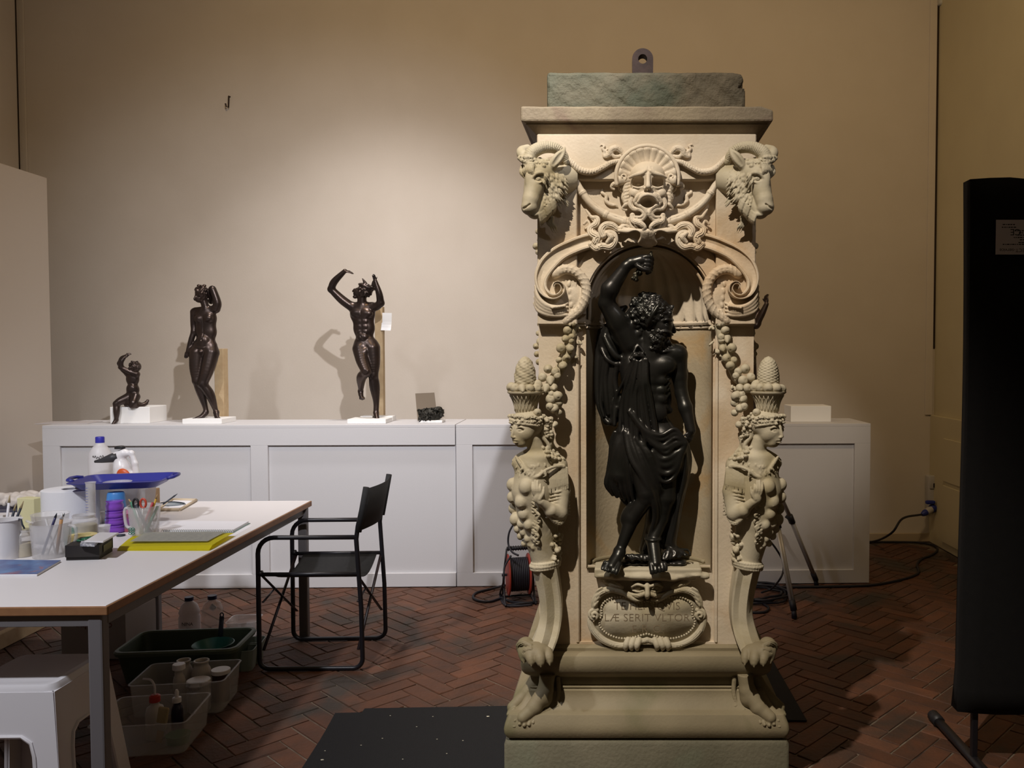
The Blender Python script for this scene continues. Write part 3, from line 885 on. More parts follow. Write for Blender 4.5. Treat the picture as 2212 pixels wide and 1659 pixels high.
# ram heads -------------------------------------------------------------------------------
def ram():
    c = Clay(1112, 1246, 308, 512, -40, 82, 1.35)
    c.ell((1172, 380, 18), (30, 32, 30), 4)
    c.cone((1164, 388, 30), 27, (1152, 440, 48), 17, 6)
    c.cone((1152, 440, 48), 17.5, (1149, 455, 50), 17, 4)
    c.ell((1150, 457, 50), (16, 14, 15), 4)
    c.ell((1158, 470, 44), (13, 8, 12), 3)             # lower jaw / lip
    c.cone((1160, 468, 40), 10, (1190, 425, 18), 20, 6)  # jaw
    c.ell((1192, 412, 16), (22, 28, 22), 6)             # cheek
    c.cone((1195, 395, 0), 32, (1225, 380, -30), 34, 8)  # neck into the corner
    c.ell((1150, 402, 53), (9, 22, 6), 4, rot=-8)       # nose ridge
    c.tube([(1137, 461, 61, 2.0), (1146, 457, 66, 2.2), (1152, 452, 65, 1.6)], 1.5, sub=True)  # nostril
    c.tube([(1142, 469, 60, 1.3), (1155, 473, 58, 1.4), (1166, 466, 54, 1.4), (1174, 452, 47, 1.2)], 1, 3, sub=True)  # mouth
    te = c.top(1169, 397)
    c.ell((1169, 397, te + 2), (10, 6.5, 7), 2, rot=-12, sub=True)
    c.ell((1168, 398, te - 5), (7, 5.5, 7), 1)
    c.ell((1167, 398, te + 2), (2, 2, 2), .6, sub=True)
    c.tube([(1157, 396, c.top(1157, 394), 2), (1164, 389, te + 2, 3.6), (1173, 386, te + 1, 4), (1183, 388, c.top(1183, 388), 2.6)], 2, 3)  # brow
    c.tube([(1160, 404, te, 1.2), (1169, 407, te + .5, 1.9), (1179, 403, te - 1, 1.3)], 1.5, 3)
    # horn
    hp = cat([(1146, 356, 36, 14.5), (1155, 338, 34, 14), (1176, 326, 26, 13), (1200, 325, 14, 11.5), (1216, 335, 4, 9.5), (1224, 350, -4, 8)], 6)
    c.tube(hp, 3)
    for i in range(2, len(hp) - 1, 1):
        p = hp[i]; q = hp[i + 1]
        t = unit(np.array(q[:3]) - np.array(p[:3])); e = np.cross(t, (0, 0, 1.0)); e = unit(e)
        pts = []
        for a in range(-80, 81, 20):
            v = np.array((0, 0, 1.0)) * math.cos(R(a)) + e * math.sin(R(a))
            pts.append(tuple(np.array(p[:3]) + v * (p[3] + .4)) + (.9,))
        c.tube(pts, 1.0, sub=True)
    c.tube([(1140, 352, 34, 11), (1131, 340, 26, 11), (1130, 330, 14, 10), (1140, 322, 2, 8)], 3, 4)
    # ear
    c.tube([(1188, 376, 26, 7), (1197, 364, 32, 10), (1208, 350, 34, 11), (1217, 338, 30, 7), (1222, 326, 24, 1.5)], 3, 4)
    c.tube([(1200, 366, 46, 6), (1211, 352, 47, 7), (1219, 338, 40, 3)], 2, 4, sub=True)
    # hair locks on cheek and beard
    rs = random.Random(5)
    base = {}
    hairs = []
    for i in range(120):
        u = rs.random(); w = rs.random()
        x = 1178 + 42 * u; y = 388 + 66 * w - 20 * u
        hairs.append((x, y, c.top(x, y, 8), rs.uniform(9, 16), u, rs.uniform(-2, 2)))
    for x, y, f, L, u, j in sorted(hairs, key=lambda q: -q[1]):
        dx = 3 + 7 * u + j
        c.tube([(x - 2, y - 3, f - 1, 1.8), (x + dx * .25, y + L * .45, f + 1.5, 2.5), (x + dx, y + L, f - 1.5, .8)], .5, 2)
    for i in range(11):
        x = 1190 + 3.2 * i; f = 24 - 3 * i
        c.tube([(x, 372 + i, f, 2.5), (x + 4, 390 + i, f + 1, 2.6), (x + 10, 408 - i, f - 4, .8)], .6, 2)
    for i in range(14):
        t = i / 13; x = 1168 + 30 * t; y = 474 - 30 * t; f = c.top(x, y - 6, 30)
        c.tube([(x, y - 4, f - 2, 3), (x + 4, y + 9, f - 6, 2.6), (x + 2, y + 20, f - 14, .8)], .6, 2)
    # fringe of curls
    cur = []
    for i in range(46):
        u = rs.random(); x = 1128 + 58 * u; y = 350 + 22 * rs.random() + 6 * u - (6 if u > .6 else 0)
        cur.append((x, y, c.top(x, y, 14), rs.uniform(4, 6.5)))
    for x, y, f, r0 in cur:
        c.ell((x, y, f - 1), (r0, r0 * .85, r0), 1.0)
        c.ring((x, y, f + r0 * .75), r0 * .55, 1.1, 0.6, n=8, sub=True)
    for i in range(7):
        x = 1133 + 4 * i; f = c.top(x, 378, 30); c.strand([(x, 368, f, 5), (x - 2, 380, f + 4, 5), (x + 4, 390, f + 3, 3)], 1.0, 3)
    for dx in (0, 5, 10):
        c.tube([(1184 + dx, 470, 10, 3.5), (1183 + dx, 482, 8, 3), (1190 + dx, 490, 6, 2.6), (1192 + dx, 498, 2, 1), (1198 + dx, 503, 0, .8)], 1, 4)
    return c
cl = ram()
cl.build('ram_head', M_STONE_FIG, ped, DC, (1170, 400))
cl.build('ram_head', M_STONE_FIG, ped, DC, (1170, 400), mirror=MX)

# swag band, rope ---------------------------------------------------------------------------
DS = YF - .0
def swag():
    c = Clay(1222, 1375, 336, 508, -12, 34, 1.6)
    sp = cat([(1228, 352, 18, 6.0), (1238, 378, 18, 6.5), (1252, 408, 16, 7.5), (1275, 440, 15, 8.5), (1308, 465, 16, 9.5), (1342, 479, 18, 10.5), (1366, 484, 20, 11)], 6)
    c.tube(sp, 2)
    c.tube([(p[0] + 1.5, p[1] - 2.2, p[2] + p[3] * .92, 1.0) for p in sp], .6, sub=True)
    for i in (14, 24, 31):
        p = sp[i]; q = sp[i + 1]; t = unit(np.array(q[:3]) - np.array(p[:3])); e = unit(np.cross(t, (0, 0, 1)))
        for off in (0, 3.5):
            pts = [tuple(np.array(p[:3]) + t * off + (np.array((0, 0, 1)) * math.cos(R(a)) + e * math.sin(R(a))) * p[3]) + (1.6,) for a in range(-100, 101, 20)]
            c.tube(pts, .6)
    return c
sw = swag()
sw.build('swag', M_STONE, ped, YF, (1300, 420)); sw.build('swag', M_STONE, ped, YF, (1300, 420), mirror=MX)
def rope():
    c = Clay(1218, 1345, 330, 392, -10, 22, 1.5)
    sp = cat([(1226, 342, 10, 6), (1238, 356, 10, 7), (1256, 370, 9, 7.5), (1280, 373, 8, 7), (1302, 364, 8, 6.5), (1320, 354, 8, 6), (1340, 350, 8, 5.5)], 8)
    c.tube(sp, 2)
    for i in range(0, len(sp) - 1, 2):
        p = sp[i]; c.tube([(p[0] - 2, p[1] + p[3] * .8, p[2] + p[3] * .6, .8), (p[0], p[1], p[2] + p[3], .9), (p[0] + 2, p[1] - p[3] * .8, p[2] + p[3] * .6, .8)], .4, sub=True)
    return c
rp = rope()
rp.build('rope_swag', M_STONE, ped, YF - FP, (1290, 362)); rp.build('rope_swag', M_STONE, ped, YF - FP, (1290, 362), mirror=MX)

# mask with shell crown ----------------------------------------------------------------------
def mask():
    c = Clay(1312, 1484, 350, 512, -14, 76, 1.2)
    c.ell((1398, 385, 18), (38, 30, 36), 4)
    c.ell((1398, 402, 22), (36, 26, 30), 5)
    c.cone((1398, 410, 20), 30, (1398, 440, 24), 24, 6)
    for s in (-1, 1):
        X = lambda x: 1398 + s * (x - 1398)
        c.ell((X(1372), 424, 30), (14, 13, 14), 4)                  # cheekbones
        c.tube([(X(1360), 392, 38, 3), (X(1372), 389, 48, 4.2), (X(1386), 386, 52, 4.4), (X(1392), 382, 54, 3.4)], 2.5, 3)   # brow
        c.box(X(1378) - 12, X(1378) + 12, 394, 413, 22, 70, 6, 1.5, sub=True)
        c.ell((X(1378), 405, 17), (10, 8, 8), 1)
        c.ell((X(1379), 404, 25), (2, 2, 2.5), .5, sub=True)
        c.tube([(X(1366), 411, 40, 1.8), (X(1378), 415, 44, 2.2), (X(1390), 411, 44, 1.8)], 1.2, 3)
        c.tube([(X(1391), 417, 54, 3.6), (X(1394), 419, 56, 3)], 2)      # nostril wing
        c.ell((X(1393.5), 419.5, 58.5), (1.5, 1.6, 3), .5, sub=True)
        # moustache locks and beard scrolls
        c.strand([(X(1396), 426, 48, 4), (X(1382), 430, 46, 5), (X(1372), 442, 40, 5), (X(1378), 452, 38, 3.5), (X(1372), 458, 36, 2)], 1.5, 5)
        c.strand([(X(1368), 430, 34, 5), (X(1362), 445, 32, 6), (X(1368), 456, 34, 5), (X(1382), 459, 40, 4.5), (X(1390), 467, 42, 4.5), (X(1384), 475, 40, 4), (X(1372), 474, 36, 3)], 1.2, 6)
        c.strand([(X(1376), 448, 40, 5), (X(1390), 456, 44, 5), (X(1395), 468, 44, 4.5), (X(1388), 479, 40, 4), (X(1376), 480, 36, 4)], 1.2, 6)
        c.strand([(X(1366), 470, 30, 6), (X(1368), 482, 34, 6), (X(1382), 487, 38, 6), (X(1391), 496, 38, 5), (X(1385), 503, 34, 4), (X(1374), 500, 32, 3)], 1.2, 6)
        c.strand([(X(1362), 476, 26, 5), (X(1366), 492, 28, 5), (X(1376), 498, 30, 4), (X(1372), 490, 36, 3)], 1.2, 6)
        # locks by the temples
        c.ell((X(1354), 428, 12), (12, 16, 12), 3)
        for k in range(7):
            y = 400 + 7 * k
            c.strand([(X(1362), y, 20, 4.5), (X(1352), y + 4, 22, 4.2), (X(1346 + (k % 3) * 3), y + 11, 18, 3.6), (X(1353), y + 14, 18, 3)], 1.0, 4)
        c.strand([(X(1356), 402, 16, 4), (X(1346), 403, 14, 5), (X(1340), 410, 12, 4.5), (X(1346), 417, 12, 3.2)], 1, 5)
        c.strand([(X(1340), 402, 8, 5), (X(1328), 399, 6, 5.5), (X(1322), 405, 4, 4), (X(1327), 410, 4, 2.5)], 1, 5)
    c.tube([(1398, 390, 52, 4.5), (1398, 402, 57, 4.5), (1398, 415, 61, 5.5)], 3)    # nose
    c.ell((1398, 388, 51), (9, 3, 4), 2)
    c.tube([(1378, 444, 46, 3), (1387, 434, 52, 4.5), (1398, 431, 54, 5), (1409, 434, 52, 4.5), (1418, 444, 46, 3)], 2, 4)   # lip
    c.ell((1398, 445, 50), (16, 11, 34), 2, sub=True)                                # open mouth
    c.cone((1398, 450, 50), 9, (1398, 461, 50), 3, 2, sub=True)
    for k in range(5):
        c.tube([(1384 + 7 * k, 372 + abs(k - 2), 50, .8), (1382 + 8 * k, 378, 53, .9), (1384 + 7 * k, 384, 52, .8)], .6, 3, sub=True)
    return c
mk_ = mask().build('grotesque_mask', M_STONE, ped, YF - .012, (1398, 420), label='open mouthed grotesque mask with beard scrolls')
b = BM()   # shell crown: fan dish, rim, ribs
sc = (YF - .012) / FPX; c0 = P(1397.5, 388, YF - .012)
def fanp(r, a, f): return Vector((c0.x + r * sc * math.cos(R(a)), YF - .012 - f * sc, c0.z + r * sc * math.sin(R(a))))
def fan_mesh():
    bm = BM(); NR = 13; n = NR * 8; rows = 8; g = []
    for j in range(rows + 1):
        t = j / rows; row = []
        for i in range(n + 1):
            u = (i / n * NR) % 1.0; a = -14 + 208 * i / n
            fl = abs(math.sin(math.pi * u)) ** .6
            rad = 20 + 42 * t
            row.append(bm.verts.new(fanp(rad, a, 10 + 14 * t * t + fl * (5 * t + 1) + 10 * (1 - t))))
        g.append(row)
    for j in range(rows):
        for i in range(n):
            f = bm.faces.new((g[j][i], g[j][i + 1], g[j + 1][i + 1], g[j + 1][i])); f.smooth = True
    bmesh.ops.recalc_face_normals(bm, faces=bm.faces)
    bmesh.ops.solidify(bm, geom=list(bm.faces), thickness=.006)
    return bm
mk('shell_fan', fan_mesh(), M_STONE, mk_)
b = BM()
tube(b, [fanp(66, a, 22) for a in range(-16, 197, 4)], [5.0 * sc * (1 if 0 < a < 180 else .9) for a in range(-16, 197, 4)], 10)
for s in (-1, 1):
    sp = []
    for i in range(40):
        a = i * 20; r = 15 * (1 - i / 46)
        sp.append(Vector((c0.x + s * sc * (51 + r * math.cos(R(-a))), YF - .012 - (20 + i * .25) * sc, c0.z + sc * (13 - 15 + r * math.sin(R(-a)) + 2))))
    tube(b, sp, [3.6 * sc * (1 - .4 * i / 40) for i in range(40)], 8)
    bx(b, c0.x + s * sc * 51 - 12 * sc, c0.x + s * sc * 51 + 12 * sc, YF - .012 - 12 * sc, YF, c0.z - 12 * sc, c0.z + 12 * sc, 8 * sc, 3)
mk('shell_rim', b, M_STONE, mk_, True)

# ribbon flames beside the crown and on the frieze, hair-like ribbons beside the keystone -------
def flourish():
    c = Clay(1292, 1350, 306, 350, -10, 16, 1.4)
    c.strand([(1345, 332, 2, 5), (1334, 322, 4, 7), (1322, 324, 5, 7), (1316, 335, 4, 6), (1306, 338, 2, 4), (1306, 328, 1, 3), (1312, 322, 1, 2)], 1, 6)
    c.strand([(1340, 338, 2, 4), (1328, 340, 4, 4.5), (1322, 334, 6, 3)], 1, 5)
    c.strand([(1310, 330, 2, 3.5), (1302, 322, 2, 3), (1306, 316, 2, 2.6), (1299, 313, 1, 2), (1296, 318, 0, 1.2)], 1, 5)
    for r0 in (0, 4): c.tube([(1338, 326 + r0, 12, .8), (1328, 324 + r0, 13, .9), (1320, 330 + r0, 11, .8)], .5, 4, sub=True)
    return c
f1 = flourish(); f1.build('flourish', M_STONE, ped, YF - FP, (1320, 328)); f1.build('flourish', M_STONE, ped, YF - FP, (1320, 328), mirror=MX)
def ribbons():
    c = Clay(1258, 1375, 440, 552, -10, 40, 1.1)
    c.strand([(1266, 454, 3, 2), (1272, 462, 4, 3), (1278, 470, 5, 4), (1290, 474, 8, 6.3), (1288, 486, 10, 7.5), (1276, 494, 10, 6.9), (1278, 506, 14, 8.0), (1290, 514, 18, 8.6), (1286, 526, 18, 8.0), (1278, 532, 16, 5.8)], 1, 6)
    c.strand([(1278, 530, 16, 6.9), (1288, 538, 18, 7.5), (1302, 534, 20, 7.5), (1318, 536, 20, 7.5), (1328, 524, 20, 7.5), (1326, 510, 20, 6.9), (1314, 506, 20, 6.9), (1304, 514, 22, 5.8)], 1, 6)
    c.strand([(1304, 512, 22, 6.9), (1300, 500, 20, 8.0), (1308, 490, 18, 8.0), (1322, 490, 16, 8.0), (1336, 498, 14, 6.9), (1350, 490, 14, 6.3), (1362, 496, 14, 5.8)], 1, 6)
    c.strand([(1312, 526, 24, 4), (1320, 516, 26, 5.8), (1312, 508, 26, 4)], 1, 5)
    c.strand([(1262, 484, 0, 3), (1270, 478, 2, 3), (1274, 488, 3, 3), (1266, 494, 1, 2.4)], 1, 5)
    for (x, y) in ((1284, 500), (1292, 522), (1312, 496), (1324, 520), (1296, 534), (1284, 480)):
        c.ring((x, y, 25), 4.5, 1.1, .6, a0=20, a1=250, n=9, sub=True)
    return c
f2 = ribbons(); f2.build('ribbon_scroll', M_STONE, ped, YF - .014, (1310, 500)); f2.build('ribbon_scroll', M_STONE, ped, YF - .014, (1310, 500), mirror=MX)
def wisps():
    c = Clay(1296, 1345, 400, 450, -8, 14, 1.4)
    c.strand([(1303, 408, 0, 2), (1300, 416, 2, 3.4), (1310, 424, 3, 4), (1309, 434, 3, 4.4), (1318, 442, 3, 4), (1330, 444, 2, 3), (1334, 449, 1, 2)], 1, 6)
    return c
f3 = wisps(); f3.build('wisp', M_STONE, ped, YF, (1316, 425)); f3.build('wisp', M_STONE, ped, YF, (1316, 425), mirror=MX)
# keystone shell
def keystone():
    c = Clay(1328, 1470, 488, 540, -6, 52, 1.5)
    for i in range(13):
        u = (i - 6) / 6.0
        x1 = 1398 + 60 * u; y1 = 497 + 8 * (1 - abs(u)) + (5 if abs(u) > .9 else 0)
        c.tube([(1398 + 16 * u, 530, 16, 3.0), (1398 + 22 * u, 518, 26, 4.2), (1398 + 36 * u, 506, 34 - 4 * abs(u), 5.5), (x1, y1, 34 - 10 * abs(u), 5.0 - abs(u) * 1.5)], 1.0, 4)
    c.ell((1398, 522, 8), (20, 14, 16), 2)
    c.ell((1362, 522, 30), (24, 14, 22), 3, rot=-38, sub=True); c.ell((1434, 522, 30), (24, 14, 22), 3, rot=38, sub=True)
    for i in range(-3, 4): c.tube([(1398 + 3.6 * i, 510, 44, .7), (1398 + 2.6 * i, 522, 34, .8), (1398 + 2 * i, 530, 24, .7)], .5, sub=True)
    return c
keystone().build('keystone_shell', M_STONE, ped, YF - .012, (1398, 515))

# volutes ---------------------------------------------------------------------------------------
def volute(mirror):
    so = cat([(1281, 504), (1256, 511), (1233, 520), (1197, 538), (1171, 562), (1158, 592), (1160, 619), (1173, 640), (1193, 648), (1211, 644), (1222, 632), (1221, 618), (1211, 610), (1201, 612), (1197, 620), (1202, 626)], 6)
    si = cat([(1288, 537), (1272, 540), (1252, 547), (1222, 562), (1198, 586), (1185, 606), (1184, 622), (1191, 633), (1199, 637), (1208, 634), (1213, 626), (1211, 619), (1207, 616), (1203, 617), (1201, 620), (1202, 623)], 6)
    sc = (YF - .012) / FPX; pv = P(1200, 600, YF - .012)
    def W(p, f):
        x = pv.x + (p[0] - 1200) * sc; z = pv.z - (p[1] - 600) * sc
        if mirror: x = 2 * MX - x
        return Vector((x, YF - .012 - f * sc, z))
    bm = BM(); rings = []
    for i, (a, c) in enumerate(zip(so, si)):
        a = np.array(a); c = np.array(c); u = i / len(so); L = np.linalg.norm(c - a); e = (c - a) / (L + 1e-6); rw = min(7.0, L * .28)
        lift = 18 + 16 * min(1, u * 2.2) + (10 * max(0, u - .7) / .3)
        prof = [(0, -10), (0, lift - 2), (rw * .3, lift), (rw * .8, lift), (rw, lift - 5), (L * .5, lift - 8), (L - rw, lift - 5), (L - rw * .8, lift), (L - rw * .3, lift), (L, lift - 2), (L, -10)]
        rings.append([W(a + e * s, f) for s, f in prof])
    loft(bm, rings, smooth=True)
    bmesh.ops.recalc_face_normals(bm, faces=bm.faces)
    return mk('volute', bm, M_STONE, ped, 'auto')
volute(False); volute(True)
def leafwork():
    c = Clay(1150, 1282, 572, 704, -14, 48, 1.6)
    # acanthus crescent curling round the volute eye
    outer = cat([(1200, 594, 20), (1222, 584, 22), (1246, 590, 22), (1264, 612, 20), (1266, 640, 18), (1254, 668, 14), (1232, 686, 12), (1222, 694, 10)], 5)
    for i in range(len(outer) - 1):
        p, q = outer[i], outer[i + 1]
        c.cone((p[0], p[1], p[2] - 4), 10, (q[0], q[1], q[2] - 4), 10, 2)
    for i in range(1, len(outer) - 1, 2):
        p = np.array(outer[i]); q = np.array(outer[i + 1]); t = unit(q - p); e = np.array((t[1], -t[0], 0))
        c.tube([tuple(p - e * 7 + (0, 0, 4)) + (1.8,), tuple(p + e * 2 + t * 4 + (0, 0, 5.5)) + (2.0,), tuple(p + e * 10 + t * 9 + (0, 0, 0)) + (1.5,)], 1.5, 3)
    c.tube([tuple(p[:2]) + (p[2] + 7, 1.0) for p in outer[3:-3]], .6, sub=True)
    c.ell((1240, 640, 4), (22, 34, 12), 4)
    for k in range(5): c.ell((1230 + k * 1.5, 615 + 15 * k, 12), (5, 8, 5), 1.2, rot=10)
    # fluted cup beneath the volute
    for k in range(4):
        c.tube([(1160 - 1 * k, 620 + 12 * k, 20 - 2 * k, 4), (1166, 645 + 9 * k, 24 - 2 * k, 5), (1186, 662 + 6 * k, 24 - 2 * k, 5.5), (1210, 664 + 6 * k, 22 - 2 * k, 4.5), (1226, 656 + 8 * k, 16, 3)], 1, 5)
    c.ell((1192, 660, 4), (34, 24, 18), 4)
    for k in range(6): c.ell((1196 + 5 * k, 666 - k * .8, 30 - k), (3.4, 3.4, 3.4), .8)
    return c
lw = leafwork(); lw.build('acanthus_leaf', M_STONE, ped, YF - .010, (1210, 640)); lw.build('acanthus_leaf', M_STONE, ped, YF - .010, (1210, 640), mirror=MX)
# side drops of fruit seen in outline below the rams and along the shaft edges
fruit_me = []
for kind in range(3):
    b = BM(); prof = []
    if kind == 0:     # apple
        for i in range(11):
            a = R(-90 + 180 * i / 10); r = math.cos(a); z = math.sin(a)
            if i == 10: prof.append((.0, .74))
            else: prof.append((max(r, .001), z * .92 - (.16 * max(0, 1 - r * 2.4) if z > 0 else -.10 * max(0, 1 - r * 2.4))))
    elif kind == 1:   # pear
        prof = [(.001, -.95), (.45, -.9), (.8, -.6), (.92, -.2), (.8, .2), (.55, .6), (.36, .95), (.2, 1.2), (.001, 1.28)]
    else:             # quince / lemon
        prof = [(.001, -1.1), (.14, -1.0), (.5, -.8), (.82, -.4), (.9, 0), (.8, .4), (.5, .8), (.16, 1.0), (.001, 1.12)]
    lathe(b, prof, seg=14)
    me = bpy.data.meshes.new('fruit'); b.to_mesh(me); b.free(); me.materials.append(M_STONE_FIG)
    for p in me.polygons: p.use_smooth = True
    fruit_me.append(me)
def fruit(parent, w, r, rs):
    o = bpy.data.objects.new('fruit', fruit_me[rs.choice((0, 0, 0, 1, 2))]); C.objects.link(o); o.parent = parent
    o.location = Vector(w) - origin_of(parent); o.scale = (r, r, r)
    d = Vector((rs.uniform(-.7, .7), -1, rs.uniform(-.9, .5)))
    o.rotation_euler = d.to_track_quat('Z', 'Y').to_euler()
    return o
def garland(mir):
    rs = random.Random(11 if mir else 12)
    c = Clay(1150, 1262, 690, 850, -12, 30, 2.0)
    # leafy stem core
    for p, q in (((1240, 700, 4), (1224, 770, 6)), ((1224, 770, 6), (1200, 815, 10)), ((1200, 815, 10), (1180, 845, 14))):
        c.cone(p, 9, q, 12, 4)
    for i in range(26):
        t = rs.random(); y = 700 + 140 * t; x = 1238 - 45 * t * t + rs.uniform(-18, 18)
        c.tube([(x, y, 4 + 6 * t, 3), (x + rs.uniform(-7, 7), y + 6, 8 + 6 * t, 2.5), (x + rs.uniform(-12, 12), y + rs.uniform(2, 12), 2, .8)], 1, 2)
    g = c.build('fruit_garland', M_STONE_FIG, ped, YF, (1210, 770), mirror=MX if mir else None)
    sc = YF / FPX
    spots = [(1232, 697, 9), (1240, 700, 8), (1226, 714, 10), (1222, 732, 10), (1234, 728, 8), (1212, 752, 11), (1234, 736, 7), (1232, 753, 9), (1224, 774, 10), (1208, 778, 8), (1216, 790, 10), (1184, 797, 11), (1199, 803, 9),
             (1189, 822, 11), (1172, 815, 10), (1204, 812, 8), (1160, 832, 12), (1180, 838, 10), (1196, 838, 10), (1205, 856, 11), (1192, 852, 8)]
    for (x, y, r) in spots:
        f = 14 + max(0, (y - 740)) * .30
        p = P(x, y, YF - f * sc)
        X = p.x if not mir else 2 * MX - p.x
        fruit(g, (X, p.y, p.z), r * sc, rs)
    # side garland glimpsed at the outer edge
    for (x, y, r) in ((1166, 700, 6), (1163, 720, 6), (1168, 738, 10), (1180, 735, 8), (1158, 748, 8), (1172, 752, 9), (1160, 765, 7), (1164, 782, 8), (1167, 484, 6), (1163, 500, 7), (1158, 532, 8), (1168, 538, 9), (1162, 545, 6), (1165, 518, 6)):
        p = P(x, y, YF + .05); X = p.x if not mir else 2 * MX - p.x
        fruit(g, (X, p.y, p.z), r * sc, rs)
    return g
garland(False); garland(True)
# ---- female herms at the corners, consoles, paws, feet, cartouche
DH = 2.53
def herm():
    c = Clay(1084, 1246, 884, 1236, -62, 76, 1.6)
    # ---- trunk tapering into the console
    c.cone((1158, 1008, -2), 44, (1152, 1060, 2), 45, 8)
    c.cone((1152, 1060, 2), 45, (1158, 1120, 0), 38, 8)
    c.cone((1158, 1120, 0), 38, (1176, 1215, -4), 27, 8)
    c.cone((1176, 1215, -4), 27, (1180, 1236, -4), 26, 4)
    c.ell((1200, 1050, -24), (26, 70, 26), 8)
    # shoulders / mantle
    c.cone((1126, 998, 4), 19, (1206, 1002, 2), 20, 10)
    c.ell((1165, 985, 6), (40, 16, 30), 8)
    # neck and head, turned to the left
    c.cone((1163, 985, 8), 20, (1154, 948, 14), 16, 6)
    c.ell((1148, 912, 10), (30, 30, 32), 5)
    c.ell((1138, 930, 22), (22, 26, 24), 6)
    c.ell((1131, 952, 30), (10, 9, 10), 5)              # chin
    c.cone((1152, 945, 14), 15, (1134, 953, 26), 9, 5)  # jaw
    c.ell((1138, 910, 12), (33, 26, 30), 6); c.ell((1128, 930, 22), (21, 24, 20), 6); c.ell((1125, 944, 26), (15, 12, 15), 5); c.ell((1126, 955, 27), (9, 7, 9), 4)
    for x, w in ((1129, 8.5), (1108.5, 4.5)):
        f = c.top(x, 924, 24)
        c.ell((x, 923.5, f + 1.5), (w, 4.2, 5), 2, sub=True)
        c.ell((x - .5, 924.5, f - 3), (w * .75, 3.2, 4.2), .8)
        c.tube([(x - w, 921, c.top(x - w, 919, f - 4), 1.2), (x, 917.5, f + 1.2, 2.0), (x + w, 920.5, c.top(x + w, 919, f - 3), 1.3)], 1.4, 3)
        c.tube([(x - w * .8, 927.5, f - 1, .9), (x, 929, f - .3, 1.2), (x + w * .8, 927, f - 2, .9)], .8, 3)
    fn = c.top(1116, 918, 36)
    c.tube([(1115.5, 917, fn, 2.6), (1113.5, 928, c.top(1114, 928, fn) + 1.5, 3.0), (1111.5, 938, c.top(1113, 938, fn) + 3.0, 3.8)], 2.5, 3)     # nose
    c.ell((1115.5, 940, c.top(1115, 940, fn) + .5), (4.5, 2.6, 4), 1.5)
    f = c.top(1117, 948, 34)
    c.tube([(1111.5, 947, c.top(1111.5, 947, f - 3), 1.3), (1117, 945.8, f + 1, 1.9), (1125.5, 946.5, c.top(1125.5, 947, f - 2), 1.2)], 1.2, 3)
    c.tube([(1113, 951, c.top(1113, 951, f - 3), 1.3), (1117.5, 951.2, f + 1, 2.1), (1124, 950.2, c.top(1124, 950, f - 2), 1.2)], 1.2, 3)
    c.tube([(1111, 948.8, f - .5, .7), (1118, 948.7, f + 2.2, .8), (1127, 948, f - .5, .6)], .5, 3, sub=True)
    rs = random.Random(21)
    # circlet of hair curls
    for row, y, rr in ((0, 896, 6), (1, 904, 5), (2, 909, 4)):
        for i in range(15):
            u = i / 14; x = 1106 + 84 * u + rs.uniform(-2, 2); yy = y + 5 * u + rs.uniform(-1.5, 1.5)
            f = c.top(x, yy + 6, 16); r0 = rr * rs.uniform(.8, 1.1)
            c.ell((x, yy, f + 1), (r0, r0 * .85, r0), 1)
            c.ring((x, yy, f + 1 + r0 * .7), r0 * .5, 1.0, .6, n=7, sub=True)
    c.tube([(x_, y_, c.top(x_, y_, 20), 2.2) for x_, y_ in ((1105, 909), (1116, 911), (1136, 912), (1156, 914), (1168, 918))], 1, 4)
    # hair falling behind the ear, down to the shoulder
    for k in range(4):
        pts = [(1168 + 4 * k, 905 + 3 * k, 18 - 6 * k, 5)]
        for i in range(1, 8):
            pts.append((1168 + 4 * k + 3.4 * i + 4 * math.sin(i * 1.7 + k), 905 + 12 * i, 18 - 6 * k - i, 5.2 - .25 * i))
        c.strand(pts, .8, 4)
    for i in range(30):
        t = rs.random(); x = 1178 + 34 * t + rs.uniform(-8, 8); y = 965 + 28 * t + rs.uniform(-4, 6); f = c.top(x, y, 10)
        c.ell((x, y, f), (5, 4, 4), 1); c.ring((x, y, f + 3.2), 2.6, .9, .5, n=7, sub=True)
    # mantle edge over the arm
    c.strand([(1118, 984, 24, 3), (1134, 1004, 36, 4), (1152, 1022, 41, 3.4), (1168, 1022, 43, 3.4), (1182, 1010, 42, 3.4), (1202, 1003, 34, 3.4), (1220, 1004, 20, 3)], 2.5, 6)
    for i in range(36):
        t = rs.random(); x = 1104 + 90 * t; y = 988 + 26 * rs.random() + 10 * math.sin(math.pi * t); f = c.top(x, y, 20)
        c.tube([(x, y, f - .5, 1.8), (x + rs.uniform(-5, 5), y + 4, f + 1, 1.6), (x + rs.uniform(-6, 6), y + 8, f - 1, .7)], .6, 2)
    # breasts in rows, getting smaller downwards
    rows = [((1142, 1046), 17), ((1108, 1046), 14), ((1108, 1073), 13), ((1131, 1078), 16), ((1108, 1100), 12), ((1136, 1104), 15), ((1113, 1122), 13), ((1128, 1128), 10),
            ((1146, 1128), 12), ((1118, 1142), 9), ((1133, 1146), 10), ((1158, 1142), 9), ((1124, 1158), 8), ((1142, 1160), 9), ((1157, 1156), 8), ((1132, 1174), 7), ((1146, 1172), 7), ((1154, 1178), 6)]
    for (x, y), r in rows:
        f = c.top(x, y, 8 if x > 1110 else -4)
        c.ell((x, y, f - r * .35), (r * .95, r * 1.08, r * .95), 3.6)
    for (x, y), r in rows:
        f = c.top(x, y + r * .5, 20); c.ell((x, y + r * .45, f), (1.8, 1.8, 1.6), .8)
